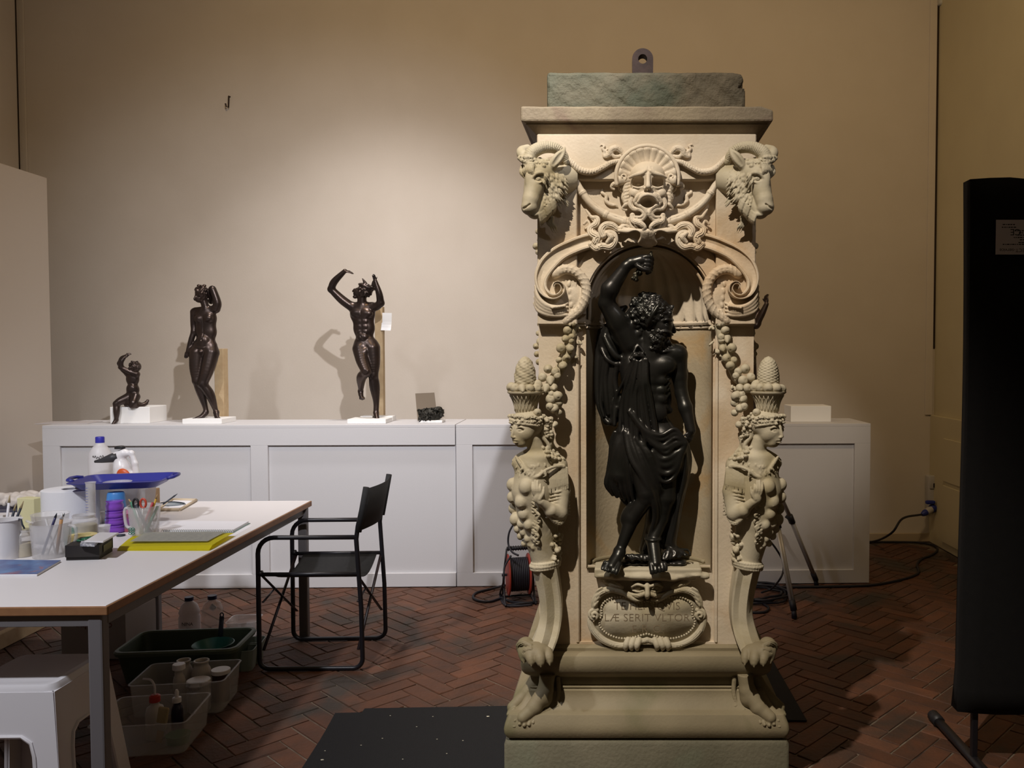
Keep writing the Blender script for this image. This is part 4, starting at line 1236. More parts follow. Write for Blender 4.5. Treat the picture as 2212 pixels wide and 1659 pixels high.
    # skin fringe of curls running down right of the breasts
    for i in range(26):
        y = 1050 + 4.6 * i; x = 1160 + 5 * math.sin(i * 1.9) - max(0, i - 14) * .3; f = c.top(x, y, 30)
        c.strand([(x, y, f - .5, 2.8), (x + 5, y + 3, f + 1, 2.8), (x + 4, y + 8, f, 2.2), (x - 1, y + 8, f + .5, 1.4)], .6, 3, (0,))
    # arm: sleeve, forearm, hand
    c.cone((1208, 1008, 6), 18, (1214, 1060, 8), 19, 5)
    c.cone((1214, 1060, 8), 19, (1208, 1104, 22), 20, 5)
    c.cone((1208, 1104, 24), 19, (1194, 1096, 40), 15, 4)
    c.cone((1196, 1098, 36), 13, (1174, 1074, 54), 9, 3)
    c.ell((1168, 1064, 56), (10, 14, 7), 3, rot=20)
    for k, (dx, L) in enumerate(((0, 26), (5, 30), (10, 29), (15, 22))):
        c.tube([(1160 + dx, 1058, 58, 3.6), (1157 + dx * 1.05, 1046, 60, 3.3), (1156 + dx * 1.1, 1036 - (L - 24), 54, 2.6)], .8, 3)
    c.tube([(1172, 1068, 60, 4), (1179, 1056, 60, 3.6), (1180, 1044, 56, 2.8)], 1.2, 3)
    # pleated shoulder cape with fringe
    for i in range(11):
        x = 1190 + 3.6 * i; f = 30 - .10 * (i - 3) ** 2 - i * .5
        c.tube([(x, 1008, f - 4, 2.6), (x + 1, 1030, f, 2.8), (x + (i - 4) * .4, 1050 - i * .8, f + 1, 2.6)], .7, 2)
        c.tube([(x + (i - 4) * .4, 1050 - i * .8, f + 1, 2.2), (x + (i - 4) * .5, 1062 - i, f + 2, 1.4)], .4)
    # wrinkled sleeve folds
    for i in range(8):
        y = 1058 + 7 * i
        c.tube([(1190 - i, y + 4, 24 + 2 * i, 2.2), (1206, y, 30 + i, 3), (1224, y - 2 + 3 * (i % 2), 20, 2.4), (1232, y + 4, 8, 1.6)], 1, 3)
    c.strand([(1186, 1092, 44, 4), (1196, 1112, 42, 5), (1210, 1124, 34, 6), (1222, 1112, 24, 5), (1228, 1090, 14, 4)], 1, 4)
    # hanging drapery below the elbow
    for i in range(6):
        x = 1176 + 5.2 * i
        c.tube([(x, 1094 + 4 * i, 28 - 2 * i, 3.4), (x + 2, 1130, 27 - 2.5 * i, 3.6), (x + 1 - i * .4, 1168 - 3 * abs(i - 2), 20 - 2 * i, 2.8)], .8, 3)
    # leaf and berry drop, wreath at the foot
    for i in range(34):
        t = rs.random(); y = 1150 + 62 * t; x = 1206 - 6 * t + rs.uniform(-9, 9); f = c.top(x, y, 4); r0 = rs.uniform(3.4, 6)
        c.ell((x, y, f), (r0, r0, r0), .9)
    for i in range(26):
        a = R(-40 + 260 * i / 25); x = 1177 + 30 * math.cos(a); f = -4 + 30 * math.sin(a); y = 1221 - 4 * math.cos(a)
        c.ell((x, y, f), (5.5, 4.6, 5), 1.2, rot=rs.uniform(-40, 40)); c.ell((x + 2, y - 6, f), (4.2, 3.6, 4), 1); c.ell((x, y + 6, f), (4.2, 3.6, 4), 1)
    return c
hm = herm()
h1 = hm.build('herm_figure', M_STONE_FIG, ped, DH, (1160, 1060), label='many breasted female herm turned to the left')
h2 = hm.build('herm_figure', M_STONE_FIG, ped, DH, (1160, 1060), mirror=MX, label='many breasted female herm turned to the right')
# baskets with pine cone and fruit
for mir, hp in ((False, h1), (True, h2)):
    sc = DH / FPX; rs = random.Random(31 + mir)
    def W(x, y, f):
        p = P(1160, 1060, DH); X = p.x + (x - 1160) * sc; Z = p.z - (y - 1060) * sc
        if mir: X = 2 * MX - X
        return Vector((X, DH - f * sc, Z))
    c0 = W(1137, 890, 6)
    b = BM(); prof = [(22, 0), (23, 3), (24, 12), (27, 24), (32, 36), (36, 41), (39, 43), (39.5, 46), (36, 47), (30, 44), (5, 44)]
    lathe(b, [(r * sc, z * sc) for r, z in prof], c0, 40)
    mk('basket', b, M_STONE_FIG, hp, 'auto')
    b = BM()
    for i in range(44):     # woven slanting canes
        a = 2 * math.pi * (i // 2) / 22; sgn = 1 if i % 2 else -1
        pts = []
        for t in range(6):
            z = 4 + 34 * t / 5; r = 23.6 + 11 * (t / 5) ** 2
            aa = a + sgn * .30 * t / 5
            pts.append(c0 + Vector((math.cos(aa) * r, math.sin(aa) * r, z)) * sc)
        tube(b, pts, 1.0 * sc, 5)
    mk('basket_weave', b, M_STONE_FIG, hp, True)
    b = BM(); cc = c0 + Vector((-1 * (1 if not mir else -1), 0, 46)) * sc
    prof = []
    for i in range(13):
        t = i / 12; r = 23.5 * math.sin(math.pi * (.18 + .82 * t)) ** .75 if t < 1 else 0
        prof.append(((r if t < .97 else .01) * sc, 74 * t * sc))
    prof = [(20 * sc, 0), (22 * sc, 8 * sc), (23.5 * sc, 22 * sc), (23 * sc, 36 * sc), (20 * sc, 52 * sc), (14.5 * sc, 65 * sc), (7 * sc, 73 * sc), (.01, 76 * sc)]
    nr, ns = 46, 80; g = []
    for j in range(nr + 1):
        z = 76 * j / nr; r = float(np.interp(z, [0, 8, 22, 36, 52, 65, 73, 76], [20, 22, 23.5, 23, 20, 14.5, 7, .2])); row = []
        for i in range(ns):
            th = 2 * math.pi * i / ns; ph = z * .115
            bump = abs(math.sin(4.5 * (th + ph))) * abs(math.sin(4.5 * (th - ph))) if mir else .55 * abs(math.sin(4 * (th + ph))) * abs(math.sin(4 * (th - ph))) + .3 * math.sin(th * 5 + z * .3)
            rr_ = r + (2.6 * math.sqrt(max(0, bump)) - 1.2) * min(1, r / 12) * (1 if z > 14 else .4)
            row.append(b.verts.new(cc + Vector((math.cos(th) * rr_, math.sin(th) * rr_, z)) * sc))
        g.append(row)
    for j in range(nr):
        for i in range(ns): b.faces.new((g[j][i], g[j][(i + 1) % ns], g[j + 1][(i + 1) % ns], g[j + 1][i]))
    pc = mk('pine_cone', b, M_STONE_FIG, hp, True)
    for i in range(11):
        a = 2 * math.pi * i / 11; r = 30
        fruit(hp, c0 + Vector((math.cos(a) * r, math.sin(a) * r, 52 + rs.uniform(-2, 3))) * sc, rs.uniform(9.5, 12.5) * sc, rs)
    # fruit and grapes hanging beside the head
    for (x, y, r, f) in ((1164, 888, 9, 26), (1198, 880, 11, 14), (1190, 876, 9, 18), (1208, 890, 9, 6), (1200, 915, 8, 14), (1208, 868, 10, 8), (1192, 860, 12, 12), (1203, 852, 11, 12)):
        fruit(hp, W(x, y, f), r * sc, rs)
    b = BM()
    for i in range(42):
        t = rs.random(); x = 1174 + 14 * t + rs.uniform(-8, 8); y = 892 + 52 * t + rs.uniform(-4, 4)
        bmesh.ops.create_icosphere(b, subdivisions=2, radius=rs.uniform(3.4, 5.0) * sc, matrix=Matrix.Translation(W(x, y, 22 - 8 * t + rs.uniform(-4, 4))))
    o = mk('grapes', b, M_STONE_FIG, hp, True); o['kind'] = 'stuff'

# console legs under the herms, fluted, curving outwards to the paws
def console(mir):
    le = cat([(1150, 1226), (1158, 1262), (1165, 1300), (1166, 1330), (1158, 1366), (1146, 1396), (1138, 1412)], 5)
    ri = cat([(1204, 1222), (1210, 1262), (1214, 1300), (1214, 1335), (1208, 1370), (1196, 1400), (1186, 1416)], 5)
    rg = cat([(1172, 1228), (1179, 1268), (1183, 1305), (1183, 1335), (1176, 1370), (1164, 1400), (1156, 1416)], 5)
    sc = DH / FPX
    p0 = P(1160, 1320, DH)
    def W(p, f):
        X = p0.x + (p[0] - 1160) * sc; Z = p0.z - (p[1] - 1320) * sc
        if mir: X = 2 * MX - X
        return Vector((X, DH - f * sc, Z))
    bm = BM(); rings = []
    for i, (a, c, m) in enumerate(zip(le, ri, rg)):
        u = i / (len(le) - 1); F = 18 + 26 * max(0, u - .55) / .45 - 8 * math.sin(math.pi * min(1, u / .7))
        lp = lambda s, A, B: (A[0] + (B[0] - A[0]) * s, A[1] + (B[1] - A[1]) * s)
        rings.append([W(a, -70), W(a, F - 14), W(lp(.12, a, m), F - 10), W(lp(.5, a, m), F - 4), W(lp(.86, a, m), F + 7), W(m, F + 9), W(lp(.12, m, c), F + 7), W(lp(.5, m, c), F - 1), W(lp(.88, m, c), F + 2), W(c, F), W(c, -48)])
    loft(bm, rings, smooth=True)
    bmesh.ops.recalc_face_normals(bm, faces=bm.faces)
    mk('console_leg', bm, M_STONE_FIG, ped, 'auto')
console(False); console(True)
def paws():
    c = Clay(1116, 1206, 1374, 1426, -34, 78, 1.5)
    c.ell((1158, 1400, 30), (34, 20, 28), 5)
    c.ell((1136, 1396, 10), (20, 20, 26), 4)
    c.strand([(1150, 1384, 40, 6), (1134, 1380, 34, 7), (1124, 1388, 26, 7), (1126, 1400, 22, 6), (1132, 1408, 22, 4)], 1, 5)
    c.strand([(1152, 1388, 48, 5), (1140, 1392, 46, 6), (1138, 1404, 40, 5)], 1, 4)
    for x, f, s in ((1134, 38, 1), (1152, 54, 1.1), (1172, 58, 1.15), (1190, 48, 1)):
        c.tube([(x - 3, 1398, f - 12, 10 * s), (x, 1405, f - 2, 10 * s), (x + 2, 1412, f + 3, 7.5 * s)], 3.2, 3)
        c.tube([(x + 2, 1414, f + 8, 3.0), (x + 3, 1419, f + 10, 1.6)], .8)
    return c
pw = paws(); pw.build('paw', M_STONE_LOW, ped, DH - .01, (1160, 1400), dz=.004); pw.build('paw', M_STONE_LOW, ped, DH - .01, (1160, 1400), mirror=MX, dz=.004)
def feet():
    c = Clay(1080, 1214, 1452, 1566, -50, 60, 1.6)
    # front foot
    c.cone((1184, 1452, 10), 17, (1180, 1484, 14), 16, 4)
    c.cone((1180, 1484, 14), 17, (1158, 1516, 26), 17, 6)
    c.cone((1158, 1518, 26), 16, (1134, 1534, 38), 13, 5)
    c.ell((1178, 1500, 12), (18, 22, 20), 5)
    for k, (x, y, f, r) in enumerate(((1118, 1538, 38, 6), (1128, 1543, 44, 5), (1138, 1545, 46, 5), (1148, 1544, 45, 4.8), (1157, 1541, 42, 4.4))):
        c.tube([(x + 8, y - 8, f - 12, r), (x + 1, y - 2, f - 2, r), (x, y + 2, f + 2, r * .9)], 1.4, 3)
        c.ell((x - 1, y + 1, f + 2 + r * .8), (r * .5, r * .5, 1.2), .5)
    # side foot of the next figure
    c.cone((1168, 1456, -30), 16, (1140, 1500, -16), 15, 5)
    c.cone((1140, 1500, -16), 14, (1106, 1530, -4), 12, 5)
    for k in range(4): c.tube([(1112, 1528, -10 + 8 * k, 5), (1100, 1536, -6 + 8 * k, 4.6)], 1.2)
    # scroll bracket beside the ankle
    c.strand([(1206, 1462, 0, 5), (1208, 1490, 4, 5), (1204, 1512, 10, 5), (1196, 1520, 16, 4)], 1, 4)
    for i in range(16): c.ell((1116 + 6 * i, 1550 - 1.9 * i + 3 * math.sin(i * 2), 42 - 2.0 * i), (7, 4, 8), 1.5)
    return c
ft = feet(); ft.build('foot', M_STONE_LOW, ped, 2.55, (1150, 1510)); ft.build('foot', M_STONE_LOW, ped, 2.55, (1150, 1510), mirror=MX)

# ---- ledge under the bronze, cartouche with inscription -------------------------------------
DL = YF + REC
ZLEDGE = ZN0 - .004
def ledge():
    c = Clay(1268, 1530, 1196, 1290, -30, 72, 1.6)
    c.box(1284, 1514, 1219, 1240, -26, 35, 4, 0)
    c.box(1294, 1504, 1226, 1248, -20, 28, 5, 3)
    c.ell((1397, 1236, 24), (80, 10, 20), 4)
    rs = random.Random(4)
    for i in range(14):
        x = 1290 + 17 * i; c.ell((x + 8, 1236 + rs.uniform(-3, 5), 26), (rs.uniform(12, 20), rs.uniform(4, 8), rs.uniform(10, 18)), 4)
    # supporting scroll shoulders
    for s in (-1, 1):
        X = lambda x: 1397 + s * (x - 1397)
        c.strand([(X(1310), 1250, 20, 7), (X(1326), 1256, 24, 7), (X(1342), 1262, 24, 5)], 1.5, 4)
        # eyes of the little mask
        c.ell((X(1377), 1262, 16), (16, 11, 16), 3)
        c.ell((X(1377), 1261, 32), (9, 6.5, 6), 1.5, sub=True)
        c.ell((X(1377), 1261.5, 27), (6.5, 5.6, 6), .6)
        c.ring((X(1377.5), 1261.5, 33), 2.6, .8, .4, n=10, sub=True)
        c.tube([(X(1364), 1260, 30, 2), (X(1376), 1253, 36, 3.2), (X(1390), 1256, 38, 3)], 1.4, 4)
        c.tube([(X(1366), 1268, 28, 1.8), (X(1378), 1270, 32, 2.4), (X(1390), 1266, 34, 2)], 1.2, 4)
        c.strand([(X(1393), 1272, 36, 4), (X(1380), 1278, 32, 5), (X(1366), 1278, 26, 4), (X(1352), 1274, 20, 3)], 1.2, 4)
    c.tube([(1397, 1254, 36, 5), (1397, 1266, 42, 5.5), (1397, 1274, 44, 6), (1397, 1281, 38, 4)], 2.5, 3)
    return c
ledge().build('ledge', M_STONE_FIG, ped, DL, (1397, 1240))
sc = DL / FPX; p0 = P(1397, 1325, DL)
def WC(x, y, f): return Vector((p0.x + (x - 1397) * sc, DL - f * sc, p0.z - (y - 1325) * sc))
half_o = [(1397, 1284), (1376, 1288), (1350, 1276), (1322, 1274), (1300, 1284), (1290, 1300), (1290, 1322), (1284, 1336), (1288, 1354), (1306, 1372), (1334, 1382), (1362, 1380), (1397, 1370)]
outl = cat(half_o, 5); outl = outl + [(2 * 1397 - x, y) for x, y in reversed(outl[:-1])][:-1]
b = BM()
def ccap(p): return WC(p[0], p[1], 8)
A = [b.verts.new(WC(x, y, 19)) for x, y in outl]; Bv = [b.verts.new(WC(x, y, -4)) for x, y in outl]
cen = b.verts.new(WC(1397, 1326, 19))
n = len(outl)
for i in range(n):
    j = (i + 1) % n
    b.faces.new((A[i], cen, A[j])); b.faces.new((A[i], A[j], Bv[j], Bv[i]))
bmesh.ops.recalc_face_normals(b, faces=b.faces)
cart = mk('cartouche', b, M_STONE_FIG, ped, True, label='inscribed cartouche below the niche')
def frame():
    c = Clay(1264, 1530, 1256, 1402, -8, 44, 1.5)
    for s in (-1, 1):
        X = lambda x: 1397 + s * (x - 1397)
        c.strand([(X(1386), 1288, 22, 4), (X(1370), 1287, 22, 5), (X(1348), 1275, 20, 6), (X(1322), 1267, 20, 7), (X(1298), 1273, 20, 8), (X(1285), 1292, 18, 8), (X(1284), 1312, 16, 6.5), (X(1290), 1324, 16, 5)], 1.2, 5)
        for k in range(4): c.tube([(X(1300 - 3 * k), 1262 + 10 * k, 24, 2.4), (X(1290 - 2 * k), 1268 + 11 * k, 24, 2.6), (X(1284), 1280 + 10 * k, 18, 1.6)], 1, 3)
        sp = []
        for i in range(26):
            a = R(60 + i * 24); r = 12 * (1 - i / 30)
            sp.append((X(1283 + r * math.cos(a)), 1322 - r * math.sin(a), 18 + i * .35, 4.6 - .09 * i))
        c.tube(sp, .8)
        c.strand([(X(1276), 1322, 16, 5), (X(1274), 1338, 16, 6.5), (X(1282), 1358, 16, 7.5), (X(1303), 1378, 17, 7.5), (X(1332), 1389, 18, 7), (X(1360), 1387, 20, 6.5), (X(1397), 1376, 22, 6)], 1.2, 6)
        # claws gripping the lower edge
        for k in range(3):
            x = 1352 + 12 * k
            c.tube([(X(x + 4), 1376, 22, 7), (X(x), 1384, 28, 7), (X(x - 1), 1392, 26, 5.5), (X(x + 1), 1402, 20, 1.4)], 1, 3)
    return c
frame().build('cartouche_frame', M_STONE_FIG, cart, DL - .006, (1397, 1325))
b = BM()
acc = 0
pts = outl + [outl[0]]
cx_, cy_ = 1397, 1328
for i in range(len(pts) - 1):
    (x0, y0), (x1, y1) = pts[i], pts[i + 1]
    L = math.hypot(x1 - x0, y1 - y0)
    while acc < L:
        t = acc / L; x = x0 + (x1 - x0) * t; y = y0 + (y1 - y0) * t
        x = cx_ + (x - cx_) * .915; y = cy_ + (y - cy_) * .84
        bmesh.ops.create_icosphere(b, subdivisions=1, radius=2.9 * sc, matrix=Matrix.Translation(WC(x, y, 20)))
        acc += 6.6
    acc -= L
o = mk('bead_border', b, M_STONE_FIG, cart, True); o['kind'] = 'stuff'
M_LETTER_SHADE = mat('letter_shade', (0.20, 0.15, 0.09), 0.9)  # letters sit raised; the dark colour paints the shade of engraved strokes
Mrot = Matrix.Rotation(R(90), 4, 'X')
for (txt, x, y, hpx, f, sp_) in (('TE FILI SIQVIS', 1397, 1311, 25, 19.2, .97), ('L\u00c6 SERIT VLTOR', 1397, 1336, 24, 19.2, 1.04), ('E R O', 1396, 1361, 24, 19.2, 1.12)):
    bm = text_bm(txt, hpx * sc, .0004, Matrix.Translation(WC(x, y, f)) @ Mrot, spacing=sp_, offset=-.0005)
    mk('inscription', bm, M_LETTER_SHADE, cart)
# ================================================================== BRONZES
def bronze(name, col, col2, rough):
    m = mat(name, col, rough, 0.75, noise=col2, nscale=9, bump=0.03, bscale=160, spec=0.5)
    return m
M_BRZ_DARK = bronze('black_bronze', (0.050, 0.046, 0.042), (0.032, 0.032, 0.026), 0.33)
M_BRZ = bronze('brown_bronze', (0.075, 0.052, 0.043), (0.05, 0.038, 0.034), 0.32)
def hand(c, wrist, tip_dir, up, s, curl=0.0, side=1, k=1.0):
    """palm + five fingers; wrist (px,py,f), tip_dir and up unit-ish vectors in (px,py,f), s = palm length px"""
    w = np.array(wrist, float); t = unit(tip_dir); u = np.array(up, float); u = unit(u - t * (u @ t)); n = np.cross(t, u)
    c.cone(tuple(w), s * .24, tuple(w + t * s * .35), s * .28, s * .2)
    for i in range(4):
        off = (i - 1.5) * s * .20
        a = w + t * s * .35 + n * off; b_ = w + t * s * .95 + n * off * 1.1
        c.cone(tuple(a), s * .17, tuple(b_), s * .13, s * .12)
    L = (.62, .75, .70, .52)
    for i in range(4):
        off = (i - 1.5) * s * .20
        p = w + t * s * .95 + n * off * 1.1; d = t
        r = s * .115
        for j in range(3):
            ang = curl * (0.8 + .2 * j)
            d = unit(d * math.cos(ang) - u * math.sin(ang))
            q = p + d * s * L[i] / (1.9 + .5 * j)
            c.cone(tuple(p), r, tuple(q), r * .9, s * .03); p = q; r *= .9
    p = w + t * s * .25 + n * side * s * .28; d = unit(t + n * side * .9)
    r = s * .13
    for j in range(2):
        q = p + d * s * .38; c.cone(tuple(p), r, tuple(q), r * .88, s * .05); p = q; d = unit(d + t * .5 - u * curl * .5); r *= .88
# ---- the bearded figure in the niche --------------------------------------------------------
DJ = 2.615
def bearded():
    c = Clay(1276, 1516, 540, 1252, -78, 82, 1.7)
    # torso
    c.ell((1405, 800, 0), (44, 52, 30), 6)
    c.ell((1411, 862, 0), (40, 50, 27), 10)
    c.ell((1408, 925, -2), (44, 36, 28), 10)
    c.cone((1362, 752, 0), 20, (1452, 764, 2), 20, 10)        # shoulder girdle
    # chest muscles
    c.ell((1434, 790, 17), (26, 20, 13), 6, rot=-8)
    c.ell((1388, 790, 16), (24, 20, 13), 6, rot=8)
    for yy, w in ((822, 12), (842, 11.5), (861, 11)):
        for s in (-1, 1):
            c.ell((1416 + s * 11.5 + (yy - 822) * .05, yy, 22.5), (w * .95, 9.6, 5.5), 4.5)
    c.ell((1418, 890, 22), (22, 20, 8), 5)
    c.tube([(1414, 800, 36, 1.2), (1416, 835, 33, 1.3), (1419, 872, 31, 1.3)], 2.5, 3, sub=True)
    c.ell((1419, 884, 33), (2.4, 3, 3), 1.5, sub=True)
    for i in range(4): c.tube([(1446, 816 + 11 * i, 13, 2.6), (1438, 824 + 11 * i, 19, 2.8)], 4.5)     # serratus
    c.tube([(1436, 876, 16, 5), (1446, 886, 8, 7)], 6)
    c.tube([(1416, 762, 22, 3), (1436, 759, 22, 3.4), (1456, 757, 16, 3)], 3)     # clavicle
    # neck, head turned to the right and bowed
    c.cone((1400, 765, 2), 24, (1404, 722, 8), 19, 8)
    c.tube([(1420, 765, 20, 4), (1410, 740, 22, 6), (1396, 715, 18, 6)], 4, 3)
    c.ell((1410, 680, 6), (38, 36, 34), 6)
    c.ell((1430, 705, 16), (22, 30, 22), 6)
    c.ell((1440, 682, 12), (13, 12, 20), 4)                     # forehead
    c.tube([(1442, 690, 22, 5), (1450, 692, 12, 4), (1452, 692, 0, 3)], 2, 3)       # brow
    c.tube([(1448, 697, 14, 4), (1453, 708, 15, 4.5), (1455, 716, 14, 5)], 2.5, 3)  # nose
    te = c.top(1438, 700); c.ell((1438, 700, te + 1), (6.5, 4.2, 5), 1.5, sub=True); c.ell((1438, 701, te - 3.5), (4.8, 3.3, 4), .8); c.tube([(1428, 695, c.top(1428, 694), 2.4), (1438, 692, te + 2, 3.6), (1448, 694, te - 4, 3)], 1.5, 3)
    c.ell((1436, 714, 24), (9, 9, 8), 4)
    rs = random.Random(8)
    def curls(n, fx, r0, r1, grooved=True):
        lst = []
        for i in range(n):
            x, y = fx(rs.random(), rs.random()); lst.append((x, y, c.top(x, y, -999), rs.uniform(r0, r1)))
        for x, y, f, r in lst:
            if f < -900: continue
            c.ell((x, y, f - r * .1), (r, r * .9, r), .9)
            if grooved: c.ring((x + rs.uniform(-1, 1), y, f + r * .75), r * .5, 1.0, .5, a0=rs.uniform(0, 360), a1=rs.uniform(500, 640), n=8, sub=True)
    # beard
    for i in range(8): c.tube([(1420 + 2 * i, 716, 28 - i, 6), (1418 + 3 * i, 736, 30 - 2 * i, 7), (1416 + 3 * i, 754, 26 - 3 * i, 4)], 1.5, 3)
    curls(80, lambda u, v: (1405 + 46 * u, 716 + 40 * v - 8 * (u - .5) ** 2), 4, 6)
    c.tube([(1430, 717, 38, 2.5), (1442, 718, 36, 3), (1451, 724, 24, 2.5)], 1, 3)
    # hair mass
    for (x, y, r) in ((1372, 700, 15), (1368, 680, 16), (1376, 660, 16), (1392, 648, 15), (1412, 650, 14), (1380, 720, 13), (1388, 735, 11), (1432, 660, 11), (1446, 668, 9)):
        c.ell((x, y, 6), (r, r, r * 1.3), 3)
    c.ell((1392, 640, 4), (11, 9, 12), 3); c.ell((1414, 645, 8), (11, 8, 12), 3)
    curls(190, lambda u, v: (1362 + 66 * u, 634 + 98 * v * (1 - .45 * u)), 3.6, 6)
    curls(26, lambda u, v: (1424 + 30 * u, 655 + 22 * v + 6 * u), 3.6, 5.4)
    c.tube([(x_, y_, c.top(x_, y_, 30) - .5, 3.6) for x_, y_ in ((1428, 650), (1422, 660), (1415, 670), (1408, 681), (1402, 693), (1397, 706))], 1.5, 4)   # fillet band
    # raised arm
    c.cone((1360, 742, 4), 27, (1335, 698, 14), 23, 10)
    c.cone((1335, 698, 14), 23, (1311, 657, 22), 17.5, 6)
    c.ell((1332, 686, 26), (16, 22, 13), 5, rot=-30)
    c.cone((1310, 656, 22), 17, (1318, 628, 30), 18.5, 5)
    c.cone((1318, 628, 30), 18.5, (1352, 580, 36), 11.5, 6)
    c.cone((1352, 580, 36), 11.5, (1362, 572, 36), 11, 4)
    c.cone((1362, 573, 36), 11.5, (1384, 568, 36), 13, 4)          # back of the hand
    for i, (y, r) in enumerate(((562, 5.4), (570, 5.8), (578, 5.6), (585, 5))):
        c.tube([(1384, y, 40, r), (1400 - i, y - 1, 42, r), (1407 - i, y + 4, 34, r * .9), (1400 - i, y + 8, 26, r * .85)], .7, 3)
    c.tube([(1376, 580, 46, 5.5), (1390, 588, 50, 5), (1400, 590, 46, 4)], 1, 3)
    # other arm, reaching down to the cloth
    c.ell((1463, 764, 2), (21, 21, 20), 6)
    c.cone((1466, 768, 0), 19, (1468, 812, -4), 17, 6)
    c.cone((1468, 812, -4), 17, (1472, 850, 0), 13.5, 5)
    c.cone((1472, 850, 0), 14, (1480, 880, 10), 15, 5)
    c.cone((1480, 880, 10), 15, (1492, 928, 24), 9.5, 5)
    hand(c, (1492, 930, 24), (-.35, .9, .15), (.3, .1, 1), 19, curl=.95, side=-1)
    # legs
    c.cone((1376, 935, 2), 32, (1386, 1010, 22), 28, 8)
    c.cone((1386, 1010, 22), 28, (1394, 1068, 36), 20, 6)
    c.ell((1395, 1078, 38), (17, 18, 16), 5)
    c.cone((1392, 1088, 34), 17, (1366, 1126, 22), 18, 5)
    c.ell((1362, 1122, 14), (19, 32, 18), 6, rot=28)
    c.cone((1366, 1126, 22), 17, (1343, 1190, 26), 11, 5)
    c.ell((1338, 1202, 28), (13, 13, 15), 4)
    c.cone((1338, 1206, 30), 13, (1322, 1228, 46), 12, 4)
    for i, (x, r) in enumerate(((1335, 6), (1327, 5.2), (1319, 4.8), (1312, 4.4), (1306, 4))):
        c.tube([(x + 2, 1224 - i, 48, r), (x - 2, 1234 - i * 1.2, 56 - i * 2, r), (x - 4, 1240 - i * 1.6, 58 - i * 2, r * .85)], .8, 2)
    c.cone((1432, 945, 0), 34, (1442, 1020, 8), 28, 8)
    c.cone((1442, 1020, 8), 28, (1440, 1082, 16), 21, 6)
    c.cone((1440, 1082, 16), 20, (1428, 1130, 8), 19, 6)
    c.cone((1428, 1130, 8), 19, (1410, 1180, 22), 12.5, 5)
    c.cone((1410, 1184, 24), 14, (1414, 1222, 46), 12, 4)
    for i, (x, r) in enumerate(((1404, 6), (1412, 5.4), (1420, 5), (1427, 4.6), (1433, 4.2))):
        c.tube([(x, 1222, 50, r), (x + 2, 1234 - i, 56 - i, r), (x + 2, 1240 - 1.3 * i, 57 - i, r * .85)], .8, 2)
    c.ring((1410, 1176, 20), 15, 4, 1.5, axis='y', n=16)
    # ---- drapery -------------------------------------------------------------------------
    def fold(pts, k=2.4, n=5):
        j = rs.uniform(.72, 1.3)
        c.tube([(p[0] + rs.uniform(-1.5, 1.5), p[1] + rs.uniform(-2, 2), p[2] + rs.uniform(-1, 2), p[3] * j) for p in pts], max(3.6, k), n)
    # cape hanging behind the raised arm
    c.ell((1320, 740, -18), (30, 46, 24), 6); c.ell((1310, 830, -22), (22, 82, 21), 8); c.cone((1314, 780, -22), 22, (1318, 896, -14), 15, 6)
    c.cone((1330, 690, -30), 18, (1372, 690, -34), 16, 6); c.cone((1345, 715, -30), 24, (1375, 735, -30), 24, 6)
    fold([(1352, 664, -22, 5), (1340, 672, -14, 8), (1330, 690, -6, 8), (1318, 708, -4, 7), (1306, 724, -4, 6), (1300, 744, -8, 5)])
    fold([(1296, 716, -16, 6), (1290, 760, -18, 7), (1289, 820, -18, 7), (1293, 870, -14, 7), (1306, 908, -6, 6), (1314, 916, -4, 4)])
    fold([(1306, 730, 0, 6), (1318, 752, 8, 7), (1332, 770, 10, 7), (1346, 772, 6, 5)])
    fold([(1300, 752, -2, 6), (1312, 775, 6, 6), (1328, 786, 8, 6), (1344, 784, 4, 5)])
    fold([(1330, 700, 2, 5), (1324, 722, 8, 6), (1336, 742, 12, 6), (1346, 750, 12, 5)])
    for i, x in enumerate((1302, 1312, 1322, 1332)):
        fold([(x + 2, 775 + 4 * i, 0 + 2 * i, 4.5), (x - 3, 820, -4 + 2 * i, 5.5), (x - 4 + 2 * i, 868, -2 + 2 * i, 5.5), (x + 2 + i, 900 - 6 * i, 2, 4)])
    fold([(1308, 905, -2, 6), (1318, 912, 4, 6), (1328, 900, 6, 5), (1334, 880, 8, 4)])
    fold([(1325, 880, -6, 9), (1328, 900, -4, 9), (1322, 914, -4, 6)])
    # cloth from the brooch over the belly and hip
    c.ell((1378, 880, 6), (37, 92, 31), 8); c.ell((1362, 800, 2), (22, 50, 29), 8)
    c.ell((1378, 768, 28), (14, 8, 8), 3)
    c.tube([(1364, 771, 33, 3.4), (1378, 768, 38, 4), (1394, 772, 33, 3.4)], 1.5, 3); c.ell((1379, 764, 40), (3, 3, 3), .8)
    c.ell((1362, 775, 36), (4, 4, 4), 1); c.ell((1395, 776, 36), (4, 4, 4), 1)
    c.tube([(1368, 762, 30, 3), (1378, 746, 26, 3), (1390, 762, 30, 3)], 1.5, 2)
    ends = [((1330, 865, 4), (1326, 915, 10)), ((1342, 870, 14), (1340, 930, 16)), ((1352, 868, 24), (1352, 940, 26)), ((1362, 866, 30), (1364, 950, 34)),
            ((1372, 862, 34), (1378, 955, 38)), ((1382, 858, 36), (1392, 958, 40)), ((1391, 852, 37), (1404, 955, 40)), ((1400, 846, 38), (1418, 948, 38))]
    for i, (m, e) in enumerate(ends):
        s0 = (1364 + 4.4 * i, 778, 36)
        fold([s0 + (2.6,), ((s0[0] * .5 + m[0] * .5), 822, m[2] * .5 + 20, 3.6), m + (4.4,), e + (5.0,)], 2.4, 6)
